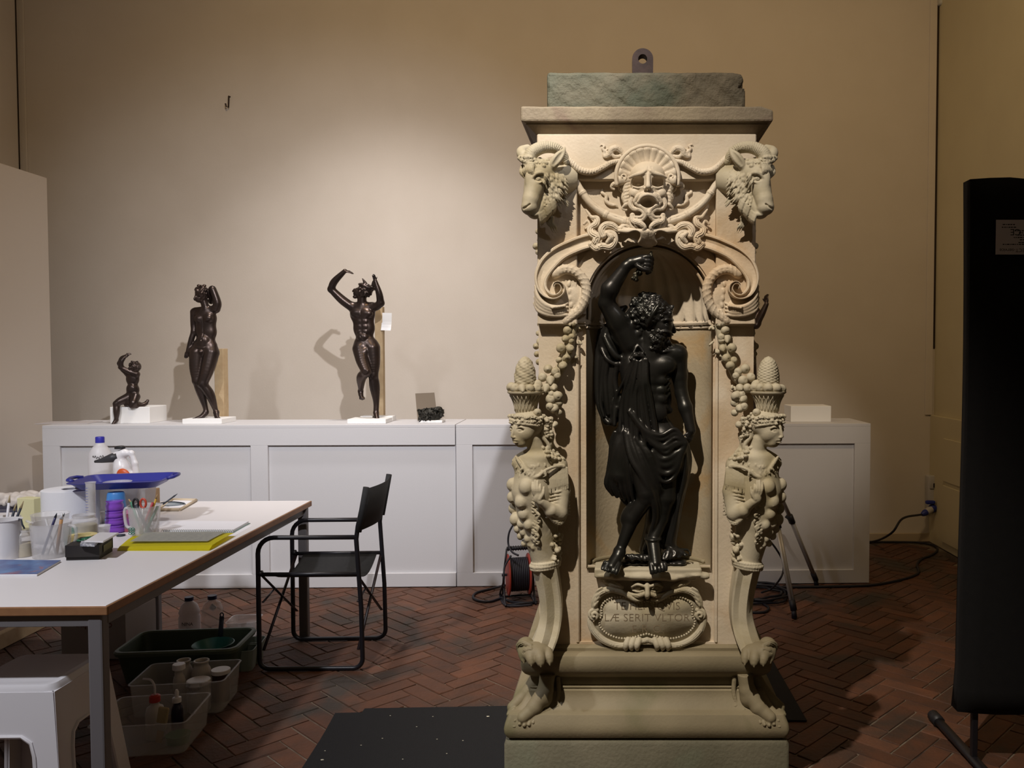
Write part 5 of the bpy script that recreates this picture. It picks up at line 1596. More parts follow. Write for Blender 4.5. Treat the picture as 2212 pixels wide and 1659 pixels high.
    # sash running from the waist across to the hand
    for i in range(5):
        y0 = 915 + 8 * i
        fold([(1360 + 5 * i, y0 - 30, 34, 4), (1392 + 4 * i, y0 + 8, 42, 4.6), (1425 + 2 * i, y0 + 22 + 5 * i * .4, 42, 4.8), (1456, y0 + 10 + 3 * i * .5, 38, 4.4), (1478, 952 + i, 34, 3.4)], 5.0, 6)
    for i in range(4):   # deep swags under the hand
        d = 16 + 20 * i
        fold([(1412 - 2 * i, 968 + 4 * i, 40, 4), (1426, 974 + d * .85, 42, 5.5), (1446 + 3 * i, 972 + d * .8, 40, 5), (1468, 965 + d * .3, 36, 4.6), (1479, 956, 34, 3)], 5.0, 6)
    c.ell((1440, 998, 16), (42, 44, 29), 8)
    # fall of cloth from the hand
    for i in range(5):
        fold([(1476 + 2.4 * i, 960, 32 - 4 * i, 3.4), (1478 + 3 * i, 1000, 28 - 6 * i, 5), (1474 + 2.5 * i, 1045, 24 - 6 * i, 5), (1464 + 1.6 * i, 1100, 20 - 5 * i, 4.6), (1458 + i, 1150, 14 - 4 * i, 4.2), (1450 + i, 1190, 10 - 3 * i, 3.6), (1462 + 3 * i, 1212, 16 - 3 * i, 3)], 2.4, 5)
    c.cone((1472, 980, 6), 16, (1462, 1080, 0), 16, 6); c.cone((1462, 1080, 0), 16, (1446, 1190, -4), 16, 6)
    # broad folds following the thigh
    for i in range(7):
        fold([(1348 + 6 * i, 928 + 4 * i, 28 + 2 * i, 4), (1362 + 7.5 * i, 985, 44 + .5 * i, 4.6), (1388 + 6 * i, 1035 + 3 * i, 50 - 2 * i, 4.6), (1408 + 4 * i, 1080, 46 - 4 * i, 4.6), (1414 + 3.4 * i, 1120, 34 - 3 * i, 4.4), (1404 + 3.5 * i, 1160, 24 - 3 * i, 4), (1392 + 8 * i, 1206 - abs(i - 3), 8 - i, 3.6)], 2.4, 5)
    c.cone((1425, 1060, 6), 26, (1420, 1140, -8), 24, 8); c.cone((1420, 1140, -8), 24, (1405, 1212, -16), 24, 8)
    # skirt bundle on the left with its zig-zag edge
    c.cone((1346, 935, 2), 18, (1342, 1030, 4), 30, 8); c.cone((1354, 1040, 2), 27, (1372, 1080, -4), 18, 6)
    for i in range(6):
        fold([(1342 + 3 * i, 926 + 3 * i, 14 + 3 * i, 4), (1328 + 5 * i, 965, 16 + 3 * i, 5.4), (1320 + 7 * i, 1010, 14 + 4 * i, 5.8), (1312 + 10 * i, 1050 + 3 * i, 12 + 3 * i, 5.4), (1324 + 9 * i, 1078 + 4 * i, 6 + 2 * i, 3.6)], 2.4, 5)
    fold([(1328, 932, 12, 5), (1322, 955, 8, 6), (1318, 985, 4, 6), (1316, 1020, 2, 6), (1310, 1050, 2, 4), (1320, 1060, 4, 4), (1324, 1074, 2, 3.4), (1334, 1080, 2, 3)], 1.2, 4)
    fold([(1340, 1075, -2, 6), (1352, 1098, -4, 6), (1364, 1106, -4, 4)], 2)
    # cloth ends and plants on the ground
    for i in range(10): fold([(1350 + 5 * i, 1219 - i * .3, 18, 3.4), (1354 + 5 * i, 1214, 22, 3), (1360 + 4.4 * i, 1221, 24, 2.4)], 1, 2)
    for i in range(12): fold([(1446, 1204, 10, 3.4), (1436 + 4.4 * i, 1210 + 4 * math.sin(i * 2.1), 20 - i, 3.2), (1430 + 5.4 * i, 1222 - .7 * i, 24 - i, 2.2)], 1, 2)
    for x in (1352, 1372, 1392, 1438, 1456, 1470): c.ell((x, 1234, 8), (13, 7, 14), 4)
    return c
jb = P(1397, 1240, DJ)
jv = thing('bearded_bronze_figure', 'dark bronze bearded draped man with raised arm standing in the niche', 'statue', (jb.x, jb.y, jb.z))
cj = bearded()
def jwarp(V):
    V = V.copy(); py = -V[:, 2]; f = -V[:, 1]
    t = np.clip((py - 1080) / 160.0, 0, 1); f = f + np.maximum(f, 0) * .35 * t + 6 * t
    py = np.where(py > 940, 940 + (py - 940) * .93, py)
    V[:, 2] = -py; V[:, 1] = -f
    return V
cj.build('body', M_BRZ_DARK, jv, DJ, (1397, 900), warp=jwarp)
c = Clay(1362, 1414, 542, 616, 10, 62, 1.2)
c.cone((1405, 551, 36), 3, (1370, 606, 40), 5, 1)
rs = random.Random(2)
for i in range(34):
    t = rs.random(); x = 1405 - 35 * t; y = 551 + 55 * t; a = rs.uniform(0, 6.28); w = 6 + 3 * t
    c.tube([(x, y, 38, 2.4), (x + w * math.cos(a) - 3, y + 5, 39 + w * math.sin(a), 2.2), (x + w * .8 * math.cos(a) - 5, y + 9, 39 + w * .8 * math.sin(a), 1)], .7, 2)
c.build('thunderbolt', mat('gilt_bronze', (0.07, 0.06, 0.04), .45, .7, noise=(.03, .03, .02), nscale=40), jv, DJ, (1397, 900), label='spiky twisted bolt held in the raised fist')

# ---- figures on the cabinet ---------------------------------------------------------------
def cab_d(px):                      # depth of the middle of the cabinet top at column px
    q = RW(UU(px), V_CAB + .20); return q.y
def limb(c, pts, k=2.0):
    c.tube(pts, k * 1.3, 5 if len(pts) > 2 else 0)
def woman():
    c = Clay(396, 490, 608, 912, -30, 32, 1.0)
    c.ell((445, 688, 0), (24, 24, 14), 6); c.ell((446, 716, 0), (22.5, 26, 13), 8); c.ell((443, 748, 0), (26, 20, 15), 8)
    c.cone((425, 672, 0), 8, (466, 668, 0), 8, 5)
    c.ell((435, 690, 9.5), (9, 9, 7), 3.5); c.ell((456, 688, 9.5), (9, 9, 7), 3.5); c.ell((443, 735, 10), (12, 12, 7), 4)
    c.tube([(446, 680, 15, .8), (446, 720, 12, .8), (444, 733, 16, .7)], 1.2, 2, sub=True); c.ell((444, 735, 17), (1.3, 1.6, 2), .8, sub=True)
    c.cone((448, 668, 2), 8, (444, 650, 4), 7.5, 3)
    c.ell((441, 634, 4), (14, 16, 15), 3); c.ell((437, 645, 11), (9, 10, 8), 3)
    c.tube([(434, 640, 17, 1.6), (432, 647, 20, 2), (432, 650, 18, 1.6)], 1, 2)
    for x in (429, 440): c.ell((x, 642, 17.5), (2.6, 1.5, 2), .8, sub=True)
    rs = random.Random(3)
    for i in range(70):
        x = 424 + 34 * rs.random(); y = 619 + 17 * rs.random(); f = c.top(x, y, -99)
        if f > -90: c.ell((x, y, f), (2.6, 2.2, 1.8), 1.0)
    c.ell((434, 618, 4), (4, 3, 4), 1); c.ell((446, 618, 4), (4, 3, 4), 1)
    limb(c, [(421, 674, 0, 8), (419, 698, -2, 7), (420, 716, 0, 6)]); limb(c, [(420, 716, 0, 6), (415, 735, 3, 5.6), (409, 758, 6, 4)])
    hand(c, (408, 759, 6), (-.25, 1, .1), (0.3, 0, 1), 9, .35, 1)
    limb(c, [(468, 668, 0, 9), (472, 655, 2, 8.5), (466, 632, 4, 7.5), (463, 626, 4, 7)]); limb(c, [(463, 625, 4, 7), (458, 640, -4, 6.5), (452, 652, -12, 5)])
    hand(c, (452, 652, -12), (-.8, -.3, -.2), (0, 0, -1), 8, .4, 1)
    limb(c, [(427, 762, 2, 16), (426, 795, 5, 13.5), (428, 822, 7, 9.5)], 4); limb(c, [(428, 822, 7, 9), (433, 845, 2, 9.5), (442, 878, 2, 5.5), (444, 889, 2, 5.5)], 3)
    limb(c, [(443, 892, 2, 6), (437, 900, 10, 5), (428, 904, 16, 3.6)], 2)
    limb(c, [(457, 762, 0, 16), (451, 800, 8, 13), (443, 829, 13, 9.5)], 4); limb(c, [(443, 829, 13, 9), (455, 852, 6, 9.5), (463, 884, 0, 5.2), (465, 890, 0, 5.6)], 3)
    limb(c, [(465, 892, 0, 6), (470, 900, 8, 5), (475, 904, 12, 3.6)], 2)
    for i in range(5):
        c.tube([(431 - i * 1.6, 903, 14 + i * 1.2, 1.8), (427 - i * .6, 905, 18 + i, 1.5)], .5); c.tube([(470 + i * 1.8, 903, 14 - i, 1.8), (472 + i * 1.8, 905.5, 17 - i, 1.5)], .5)
    c.tube([(419, 747, 4, 1.3), (430, 751, 14, 1.3), (446, 751, 15, 1.3), (466, 747, 6, 1.3)], .7, 3)
    c.cone((440, 760, 12), 5, (441, 768, 10), 2, 3)
    return c
def youth():
    c = Clay(708, 840, 576, 914, -34, 36, 1.05)
    c.ell((784, 678, 0), (27, 26, 15), 6); c.ell((787, 708, 0), (23, 28, 14), 8); c.ell((790, 742, 0), (25, 18, 15), 8)
    c.cone((765, 662, 0), 9, (804, 662, 0), 9, 5)
    c.ell((773, 677, 10), (12, 9.5, 6.5), 4); c.ell((796, 678, 10), (12, 9.5, 6.5), 4)
    for y in (695, 706, 717): 
        for s in (-1, 1): c.ell((786 + s * 6, y, 11.2), (5.8, 5.4, 3.2), 2.6)
    c.ell((786, 728, 11), (12, 9, 6), 3); c.ell((785, 727, 17), (1.3, 1.6, 2), .8, sub=True)
    c.tube([(784, 662, 16, .8), (785, 690, 15, .8), (786, 720, 15, .8)], 1.2, 2, sub=True)
    c.tube([(768, 745, 8, 1), (780, 755, 14, 1), (793, 758, 16, 1)], 1.2, 3, sub=True)
    c.ell((794, 758, 15), (4, 6, 4), 1.5)
    # neck, head thrown back
    c.cone((784, 660, 2), 10, (784, 640, 4), 9.5, 3)
    c.ell((791, 628, 2), (16, 15, 15), 3); c.ell((777, 632, 4), (11, 10, 10), 3)
    c.tube([(769, 626, 6, 2), (766, 630, 6, 2.2)], 1); c.ell((769, 636, 5), (3.4, 2, 4), 1); c.ell((770, 642, 5), (5, 4, 5), 2)
    rs = random.Random(6)
    for i in range(80):
        x = 780 + 30 * rs.random(); y = 614 + 28 * rs.random(); f = c.top(x, y, -99)
        if f > -90: c.ell((x, y, f), (2.6, 2.3, 1.8), 1.0)
    c.ell((795, 620, 0), (20, 6, 18), 2, rot=18)
    for (x, y, a) in ((792, 612, -18), (808, 615, 14)):
        for j in range(3): c.tube([(x + 2 * j, y + 4, 8, 2.6), (x + 2 * j + a * .14, y - 5 + 2 * j, 8, 2.2), (x + a * .3 + 3 * j, y - 9 + 4 * j, 7, 1)], .8, 2)
    # arms
    limb(c, [(762, 664, 0, 10), (742, 648, 6, 9.5), (722, 627, 12, 7.5)], 3); limb(c, [(721, 626, 12, 7.5), (730, 610, 16, 7.5), (753, 588, 18, 4.6)], 2.5)
    hand(c, (753, 588, 18), (.95, .22, 0), (0, -1, .4), 10, .12, 1)
    limb(c, [(806, 664, 0, 10), (816, 662, 4, 9), (826, 656, 10, 8)], 3); limb(c, [(826, 655, 10, 8), (825, 636, 16, 7), (818, 610, 20, 4.6)], 2.5)
    hand(c, (818, 609, 20), (-.15, -.9, .35), (0, .35, 1), 8.5, -.25, -1)
    # legs
    limb(c, [(804, 752, 0, 17), (807, 785, 2, 14), (807, 810, 4, 10)], 4); limb(c, [(807, 810, 4, 9.5), (808, 835, -2, 11), (811, 868, -2, 6.5), (811, 890, 0, 5.6)], 3)
    limb(c, [(811, 893, 0, 6.2), (815, 903, 8, 5.2), (818, 908, 14, 3.8)], 2); limb(c, [(811, 895, -2, 5), (803, 907, -8, 4)], 2)
    limb(c, [(780, 754, 4, 17), (788, 780, 16, 13.5), (799, 802, 26, 10)], 4); limb(c, [(798, 804, 24, 9.5), (784, 815, 12, 10.5), (777, 838, -6, 6), (775, 845, -10, 5.4)], 3)
    limb(c, [(775, 846, -10, 5.8), (777, 854, -6, 5.2), (781, 861, -2, 3.8)], 2); limb(c, [(773, 846, -12, 4), (771, 832, -18, 3)], 2)
    for i in range(5): c.tube([(776 + i * 2.2, 859, -1, 1.8), (777 + i * 2.2, 862, 1, 1.5)], .5); c.tube([(812 + i * 2.2, 907, 14 - i, 1.9), (813 + i * 2.4, 909, 17 - i, 1.5)], .5)
    return c
def child():
    c = Clay(252, 324, 756, 922, -22, 30, .9)
    c.ell((287, 818, 0), (13.5, 17, 10), 3); c.ell((287, 842, 0), (13, 15, 11), 4); c.ell((287, 838, 7), (9, 9, 5), 3)
    c.cone((277, 806, 2), 6, (297, 808, 0), 6, 4)
    c.ell((295, 792, 2), (11, 11.5, 11), 2); c.ell((292, 796, 8), (7, 7, 6), 2); c.tube([(291, 793, 13, 1), (290, 797, 15, 1.4)], .8)
    for x in (288, 295): c.ell((x, 792, 13.5), (1.8, 1.2, 1.4), .5, sub=True)
    rs = random.Random(9)
    for i in range(50):
        a = rs.random(); x = 286 + 21 * rs.random(); y = 780 + 16 * rs.random() + (8 if x > 303 else 0); f = c.top(x, y, -99)
        if f > -90: c.ell((x, y, f), (2.2, 2.0, 1.6), .8)
    limb(c, [(277, 806, 2, 6), (270, 796, 8, 5.6), (266, 785, 10, 5)]); limb(c, [(266, 785, 10, 5), (272, 774, 12, 4.6), (281, 769, 12, 3.6)])
    hand(c, (281, 769, 12), (.8, -.5, 0), (0, 0, 1), 6.4, .5, 1)
    limb(c, [(298, 808, 4, 5.6), (286, 802, 12, 5.2), (273, 793, 18, 5)]); limb(c, [(273, 793, 18, 5), (275, 782, 20, 4.6), (280, 773, 18, 3.6)])
    hand(c, (280, 773, 18), (.6, -.8, 0), (0, 0, 1), 6, .5, -1)
    limb(c, [(280, 858, 4, 10), (268, 866, 14, 8.5), (262, 871, 18, 7)], 3); limb(c, [(262, 872, 18, 6.6), (263, 888, 20, 6.4), (262, 904, 20, 4)], 2); limb(c, [(262, 906, 20, 4.4), (258, 914, 25, 3.2)], 1.5)
    limb(c, [(294, 857, 4, 10), (296, 868, 14, 8), (294, 875, 16, 6.6)], 3); limb(c, [(294, 875, 14, 6.4), (304, 876, 2, 5.6), (311, 872, -6, 4)], 2); limb(c, [(311, 872, -6, 4), (314, 866, -8, 3)], 1.5)
    for i in range(7): c.tube([(280 + 3 * i, 862, 12, 2), (276 + 4 * i, 874, 12, 2), (277 + 4 * i, 878, 8, 1.6)], .8, 2)
    c.ell((288, 872, 0), (16, 6, 14), 3)
    return c
def armed_woman():
    c = Clay(1552, 1668, 608, 916, -34, 36, 1.3)
    c.ell((1612, 690, 0), (24, 26, 15), 4); c.ell((1612, 722, 0), (19, 22, 13), 5); c.ell((1610, 752, 0), (25, 20, 16), 5)
    c.cone((1594, 672, 0), 9, (1632, 676, 0), 9, 5); c.cone((1612, 668, 0), 8, (1610, 650, 2), 8, 3)
    c.ell((1609, 634, 3), (14, 17, 15), 3); c.ell((1609, 622, 2), (16, 10, 17), 2); c.tube([(1609, 612, 10, 4), (1609, 606, -2, 4), (1609, 616, -16, 4)], 1, 3)
    limb(c, [(1594, 674, 0, 8), (1584, 700, 2, 7.5), (1582, 722, 6, 6.5)]); limb(c, [(1582, 722, 6, 6.5), (1590, 740, 12, 5.6), (1597, 756, 16, 4.4)]); hand(c, (1597, 756, 16), (.3, .9, .2), (0, 0, 1), 9, .4, 1)
    limb(c, [(1632, 676, 0, 8.5), (1636, 700, 4, 8), (1632, 708, 8, 7.5)]); limb(c, [(1632, 706, 8, 7.5), (1644, 682, 10, 7), (1653, 662, 12, 5)])
    hand(c, (1653, 660, 12), (-.1, -1, 0), (-.6, 0, .7), 12, .55, 1)
    for i in range(9): c.tube([(1594 + 4 * i, 758, 8 - abs(i - 4), 5), (1592 + 4.6 * i, 820, 12 - abs(i - 4), 5), (1590 + 5 * i, 890, 8 - abs(i - 4), 5), (1588 + 5.6 * i, 903, 6, 3)], 1.2, 3)
    c.cone((1610, 760, 0), 22, (1610, 895, 0), 20, 5)
    return c
def bronze_fig(name, clay, label, px, py, d, pivot, dz=0.0):
    b0 = P(px, py, d)
    t = thing(name, label, 'statue', (b0.x, b0.y, b0.z), 'small bronze figures on the white cabinets')
    clay.build('body', M_BRZ, t, d, pivot, dz=dz)
    return t
D1, D2, D0, D3 = cab_d(445) + .0, cab_d(790), cab_d(290) - .02, cab_d(1620) + .02
bronze_fig('bronze_woman', woman(), 'small bronze nude woman with an arm behind her bowed head', 445, 906, D1, (445, 760))
bronze_fig('bronze_youth', youth(), 'small bronze dancing youth with both arms raised on one leg', 800, 908, D2, (785, 760))
bronze_fig('bronze_child', child(), 'little bronze curly haired child sitting on a white block', 287, 880, D0, (287, 840))
bronze_fig('bronze_armed_figure', armed_woman(), 'small bronze figure mostly hidden behind the pedestal, raised forearm showing', 1610, 905, D3, (1610, 760), .012)
# ================================================================== DISPLAY BITS ON THE CABINETS
M_PLAST = mat('white_plaster_block', (0.82, 0.81, 0.79), 0.7)
M_PINE = mat('raw_pine', (0.52, 0.39, 0.23), 0.7, noise=(0.45, 0.32, 0.18), nscale=20, bump=0.1)
def block(name, label, px0, px1, ytop, d0, depth, bev=.003, cat_='block', grp=None, m=None):
    """white block standing on the cabinet top; px range of its front face, top pixel row of the front edge, front depth"""
    a = P(px0, ytop, d0); c = P(px1, ytop, d0)
    b = BM(); rot = Matrix.Translation((a + c) / 2) @ Matrix.Rotation(R(1.8), 4, 'Z')
    w = (c.x - a.x) / 2; h = a.z - ztop
    bx(b, -w, w, 0, depth, -h, 0, bev, 2, rot)
    return solo(name, b, m or M_PLAST, label, cat_, grp)
block('display_block', 'white block under the little seated bronze child', 238, 322, 879, cab_d(290) - .05, .22)
block('display_slab', 'low white slab under the bronze woman', 394, 478, 905, cab_d(445) - .11, .22)
block('display_slab', 'low white slab under the bronze youth on one leg', 750, 833, 905.5, cab_d(790) - .11, .18)
block('display_slab', 'white slab carrying the pine post behind the bronze youth', 778, 848, 899, cab_d(800) + .075, .10)
block('display_block', 'bright white block standing alone on the right cabinet end', 1708, 1796, 877, cab_d(1750) - .06, .20)
block('display_block', 'small white support under the black bronze fragment', 905, 955, 908, cab_d(930) - .07, .12)
def post(px0, px1, ytop, d, label, w=.07):
    a = P(px0, ytop, d); c = P(px1, ytop, d); b = BM()
    bx(b, a.x, c.x, d, d + w, ztop, a.z, .002, 1)
    return solo('pine_post', b, M_PINE, label, 'post')
post(462, 481.5, 753, cab_d(470) + .115, 'raw pine post standing behind the bronze woman')
post(809, 826, 662, cab_d(815) + .185, 'tall raw pine post standing behind the bronze youth', .05)
b = BM(); a = P(826, 676, cab_d(815) + .19); c = P(848, 714, cab_d(815) + .19)
M = Matrix.Translation(((a.x + c.x) / 2, a.y, (a.z + c.z) / 2)) @ Matrix.Rotation(R(2), 4, 'Y')
n = 6; V = []
for i in range(n + 1):
    t = i / n; zz = (a.z - c.z) * (.5 - t); yy = -.004 - .018 * max(0, t - .5) ** 2 * 4
    V.append([b.verts.new(M @ Vector((sx_ * (c.x - a.x) / 2 - .004, yy + e, zz))) for sx_, e in ((-1, 0), (1, -.004), (1, -.0035), (-1, .0005))])
for i in range(n):
    for k in range(4): b.faces.new((V[i][k], V[i][(k + 1) % 4], V[i + 1][(k + 1) % 4], V[i + 1][k]))
b.faces.new(V[0]); b.faces.new(list(reversed(V[-1])))
bmesh.ops.recalc_face_normals(b, faces=b.faces)
solo('paper_note', b, mat('white_paper', (.78, .78, .78), .8), 'white paper note stuck to the post by the bronze youth', 'paper')
c = Clay(898, 962, 876, 922, -24, 28, .9)
c.ell((928, 896, 0), (24, 14, 16), 3, rot=8); c.ell((918, 904, 4), (14, 10, 12), 3); c.ell((946, 892, -2), (12, 14, 10), 3)
c.cone((910, 890, 6), 6, (950, 884, 2), 6, 3)
rs = random.Random(14)
for i in range(70):
    x, y = 905 + 50 * rs.random(), 882 + 30 * rs.random(); f = c.top(x, y, -50)
    if f > -40: c.ell((x, y, f), (rs.uniform(1.5, 4), rs.uniform(1.5, 4), 3), .8, sub=rs.random() < .5)
for i in range(16):
    a = rs.random(); c.tube([(948 + 4 * a, 880 + 16 * a, 0, 1.5), (956 + 3 * rs.random(), 884 + 16 * rs.random(), rs.uniform(-6, 6), 1)], .5)
dR = cab_d(930)
tR = thing('bronze_fragment', 'jagged black bronze fragment on a small white support', 'fragment', tuple(P(928, 910, dR)))
c.build('fragment', mat('crusty_black_bronze', (.012, .011, .008), .5, .4, noise=(.03, .027, .02), nscale=60, bump=.5), tR, dR - .03, (928, 900))
# thin dark sheet standing in for the shadow behind the fragment
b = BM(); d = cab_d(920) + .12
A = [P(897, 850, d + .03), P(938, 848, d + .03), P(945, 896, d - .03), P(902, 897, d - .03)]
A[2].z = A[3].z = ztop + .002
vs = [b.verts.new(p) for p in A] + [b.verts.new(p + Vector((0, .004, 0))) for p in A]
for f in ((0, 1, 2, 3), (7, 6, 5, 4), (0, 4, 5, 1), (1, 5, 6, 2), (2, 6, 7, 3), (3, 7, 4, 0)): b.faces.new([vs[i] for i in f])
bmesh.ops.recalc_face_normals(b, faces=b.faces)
solo('shadow_sheet', b, mat('shadow_brown', (.16, .125, .09), .8), 'grey brown sheet standing in for a shadow behind the black fragment', 'card')
# flat sheets lying at the left end of the cabinet
b = BM(); a = P(150, 914, cab_d(170)); bx(b, -.16, .16, -.10, .10, 0, .004, .001, 1, Matrix.Translation((a.x, a.y, ztop + .0005)) @ Matrix.Rotation(R(6), 4, 'Z'))
solo('paper_sheet', b, mat('grey_sheet', (.5, .46, .45), .8), 'grey sheet lying on the left end of the cabinet', 'paper')

# ================================================================== DIRECTOR CHAIR
ch = thing('folding_chair', 'black tubular folding armchair with canvas seat and back at the table', 'chair', tuple(PZ(690, 1420, 0)))
M_CANVAS = mat('black_canvas', (.020, .020, .020), .85, noise=(.014, .014, .015), nscale=60, bump=.2, bscale=400)
A_, B_ = PZ(561, 1450, 0), PZ(779, 1448, 0); C_, D_ = PZ(634, 1385, 0), PZ(829, 1382, 0)
def sidef(F, Bk, zarm, ztop_):
    F = F.copy(); Bk = Bk.copy(); dx = (Bk - F); L = dx.length; e = dx / L; r = .011
    def at(s, z): return F + e * s + Vector((0, 0, z))
    def arc(c, rad, a0, a1, n=6): return [at(c[0] + rad * math.cos(R(a0 + (a1 - a0) * i / n)), c[1] + rad * math.sin(R(a0 + (a1 - a0) * i / n))) for i in range(n + 1)]
    loop = [at(L - .012, zarm)] + arc((.075, zarm - .075), .075, 90, 180) + arc((.045, .045 + r), .045, 180, 270) + arc((L - .035, .045 + r), .045, 270, 360) + [at(L + .006, .30), at(L - .014, zarm - .01), at(L - .006, zarm + .05), at(L + .036, ztop_)]
    b = BM(); tube(b, loop, r, 12); mk('side_frame', b, M_BLACKM, ch, True)
    b = BM(); rod(b, at(.0, .463), at(L - .005, .463), .010, seg=10); rod(b, at(.0, .463) + Vector((0, 0, .004)), at(.02, .47), .013); mk('seat_rail', b, M_BLACKM, ch, True)
    return at
at1 = sidef(A_, B_, .638, .872); at2 = sidef(C_, D_, .638, .872)
L1 = (B_ - A_).length; L2 = (D_ - C_).length
b = BM(); n = 10; rows = []
for i in range(n + 1):
    t = i / n; sag = -.055 * math.sin(math.pi * t) - .004
    p, q = at1(.06, .468), at2(.06, .468); p2, q2 = at1(L1 - .015, .468), at2(L2 - .03, .468)
    rows.append([(p + (q - p) * t + Vector((0, 0, sag))), (p2 + (q2 - p2) * t + Vector((0, 0, sag)))])
for i in range(n):
    vs = [b.verts.new(v) for v in (rows[i][0], rows[i][1], rows[i + 1][1], rows[i + 1][0])]; b.faces.new(vs)
bmesh.ops.remove_doubles(b, verts=b.verts, dist=1e-5); bmesh.ops.solidify(b, geom=list(b.faces), thickness=.004)
mk('seat', b, M_CANVAS, ch, True)
b = BM(); rows = []
for i in range(n + 1):
    t = i / n; bow = .030 * math.sin(math.pi * t)
    p, q = at1(L1 - .002, zb := .668), at2(L2 - .002, .668); p2, q2 = at1(L1 + .036, .868), at2(L2 + .036, .868)
    off = Vector((bow, 0, 0))
    rows.append([(p + (q - p) * t + off), (p2 + (q2 - p2) * t + off)])
for i in range(n):
    b.faces.new([b.verts.new(v) for v in (rows[i][0], rows[i][1], rows[i + 1][1], rows[i + 1][0])])
bmesh.ops.remove_doubles(b, verts=b.verts, dist=1e-5); bmesh.ops.solidify(b, geom=list(b.faces), thickness=.004)
tube(b, [at1(L1 - .003, .664), at1(L1 + .036, .875)], .015, 12); tube(b, [at2(L2 - .003, .664), at2(L2 + .036, .875)], .015, 12)
mk('backrest', b, M_CANVAS, ch, True)
M_BRACE = mat('dark_red_brown_metal', (.022, .013, .014), .45)
for s in (.02, 'b'):
    s1, s2 = (s, s) if s != 'b' else (L1 - .01, L2 - .01)
    for (p, q) in ((at1(s1, .455), at2(s2, .16)), (at2(s2, .455), at1(s1, .10))):
        b = BM(); tube(b, [p, q], .008, 6, flat=.4); mk('brace', b, M_BRACE, ch)
    b = BM(); m = at1(s1, .455).lerp(at2(s2, .16), .33); tube(b, [at1(s1, .33), m], .006, 6, flat=.5); mk('link', b, M_BRACE, ch)

# ================================================================== WORK TABLE
ZT = .72
qa, qb = to_room(PZ(246, 1309, ZT)), to_room(PZ(665, 1081, ZT))
uR = (qa.x + qb.x) / 2; v0, v1 = qa.y, qb.y; uL = uR - 2.2
M_LAM = mat('white_laminate', (0.74, 0.71, 0.71), 0.42)
M_EDGE = mat('beech_edge', (0.33, 0.165, 0.075), 0.5, noise=(0.27, 0.13, 0.06), nscale=30)
M_STEEL = mat('grey_painted_steel', (0.16, 0.15, 0.155), 0.5)
tb = thing('work_table', 'long white topped work table with beech edge and grey steel legs', 'table', tuple(RW((uR + uL) / 2, (v0 + v1) / 2, 0)))
b = BM(); bx(b, uL + .006, uR - .006, v0 + .006, v1 - .006, ZT - .028, ZT, .001, 1, ROOMROT); mk('tabletop', b, M_LAM, tb)
b = BM()
for (x0, x1, y0, y1) in ((uL, uR, v0, v0 + .007), (uL, uR, v1 - .007, v1), (uR - .007, uR, v0 + .007, v1 - .007), (uL, uL + .007, v0 + .007, v1 - .007)):
    bx(b, x0, x1, y0, y1, ZT - .030, ZT - .0015, .003, 2, ROOMROT)
mk('edge_band', b, M_EDGE, tb)
for (x0, x1, y0, y1) in ((uL + .03, uR - .03, v0 + .012, v0 + .037), (uL + .03, uR - .03, v1 - .06, v1 - .035), (uR - .045, uR - .02, v0 + .04, v1 - .06), (uL + .03, uL + .055, v0 + .04, v1 - .06)):
    b = BM(); bx(b, x0, x1, y0, y1, ZT - .068, ZT - .03, .002, 1, ROOMROT); mk('apron', b, M_STEEL, tb)
for (x, y) in ((uR - .045, v0 + .03), (uR - .03, v1 - .05), (uL + .04, v0 + .03), (uL + .04, v1 - .05), (to_room(PZ(338, 1376, 0)).x, to_room(PZ(338, 1376, 0)).y)):
    b = BM(); bx(b, x - .023, x + .023, y - .02, y + .02, .0, ZT - .03, .006, 2, ROOMROT); mk('leg', b, M_STEEL, tb)
b = BM(); p = PZ(0, 1392, .02); q = PZ(95, 1345, .02)
e = (q - p).normalized(); M = Matrix.Translation(p - e * .4) @ e.to_track_quat('X', 'Z').to_matrix().to_4x4()
bx(b, 0, (q - p).length + .45, -.02, .02, -.02, .06, .003, 1, M)
solo('wooden_batten', b, M_PINE, 'pale wooden batten on the floor under the table', 'batten')

# ================================================================== BLACK SCREEN ON THE RIGHT
DSn = 3.05
M_CLOTH = mat('black_screen_cloth', (.0035, .003, .0032), .95, noise=(.005, .0045, .0048), nscale=30, bump=.15, bscale=300)
sB = PZ(2103, 1652, 0)
scn = thing('standing_screen', 'tall black cloth screen on a pole stand at the right edge', 'screen', (sB.x, sB.y, 0))
a = P(2076, 397, DSn); zt_, zb_ = a.z, P(2076, 1518, DSn).z; x0 = a.x; x1 = x0 + 1.15
b = BM(); nx, nz = 16, 24; g = [[], []]
for side in (0, 1):
    for j in range(nz + 1):
        row = []
        for i in range(nx + 1):
            u, v = i / nx, j / nz
            x = x0 + (x1 - x0) * u + (.006 * math.sin(v * 5) - .012 * max(0, v - .93) / .07 * (1 - u)) * (1 - u)
            z = zt_ + (zb_ - zt_) * v + (.010 * math.exp(-((u - .10) / .05) ** 2) if j == 0 else 0) - (.010 * math.sin(u * 9) * v ** 8)
            y = sB.y - .03 + .06 * side + .005 * math.sin(u * 14 + v * 3) * (1 if side == 0 else -1)
            row.append(b.verts.new((x, y, z)))
        g[side].append(row)
for side in (0, 1):
    for j in range(nz):
        for i in range(nx): b.faces.new((g[side][j][i], g[side][j][i + 1], g[side][j + 1][i + 1], g[side][j + 1][i]))
for j in range(nz):
    for i in (0, nx): b.faces.new((g[0][j][i], g[1][j][i], g[1][j + 1][i], g[0][j + 1][i]))
for i in range(nx):
    for j in (0, nz): b.faces.new((g[0][j][i], g[0][j][i + 1], g[1][j][i + 1], g[1][j][i]))
bmesh.ops.recalc_face_normals(b, faces=b.faces)
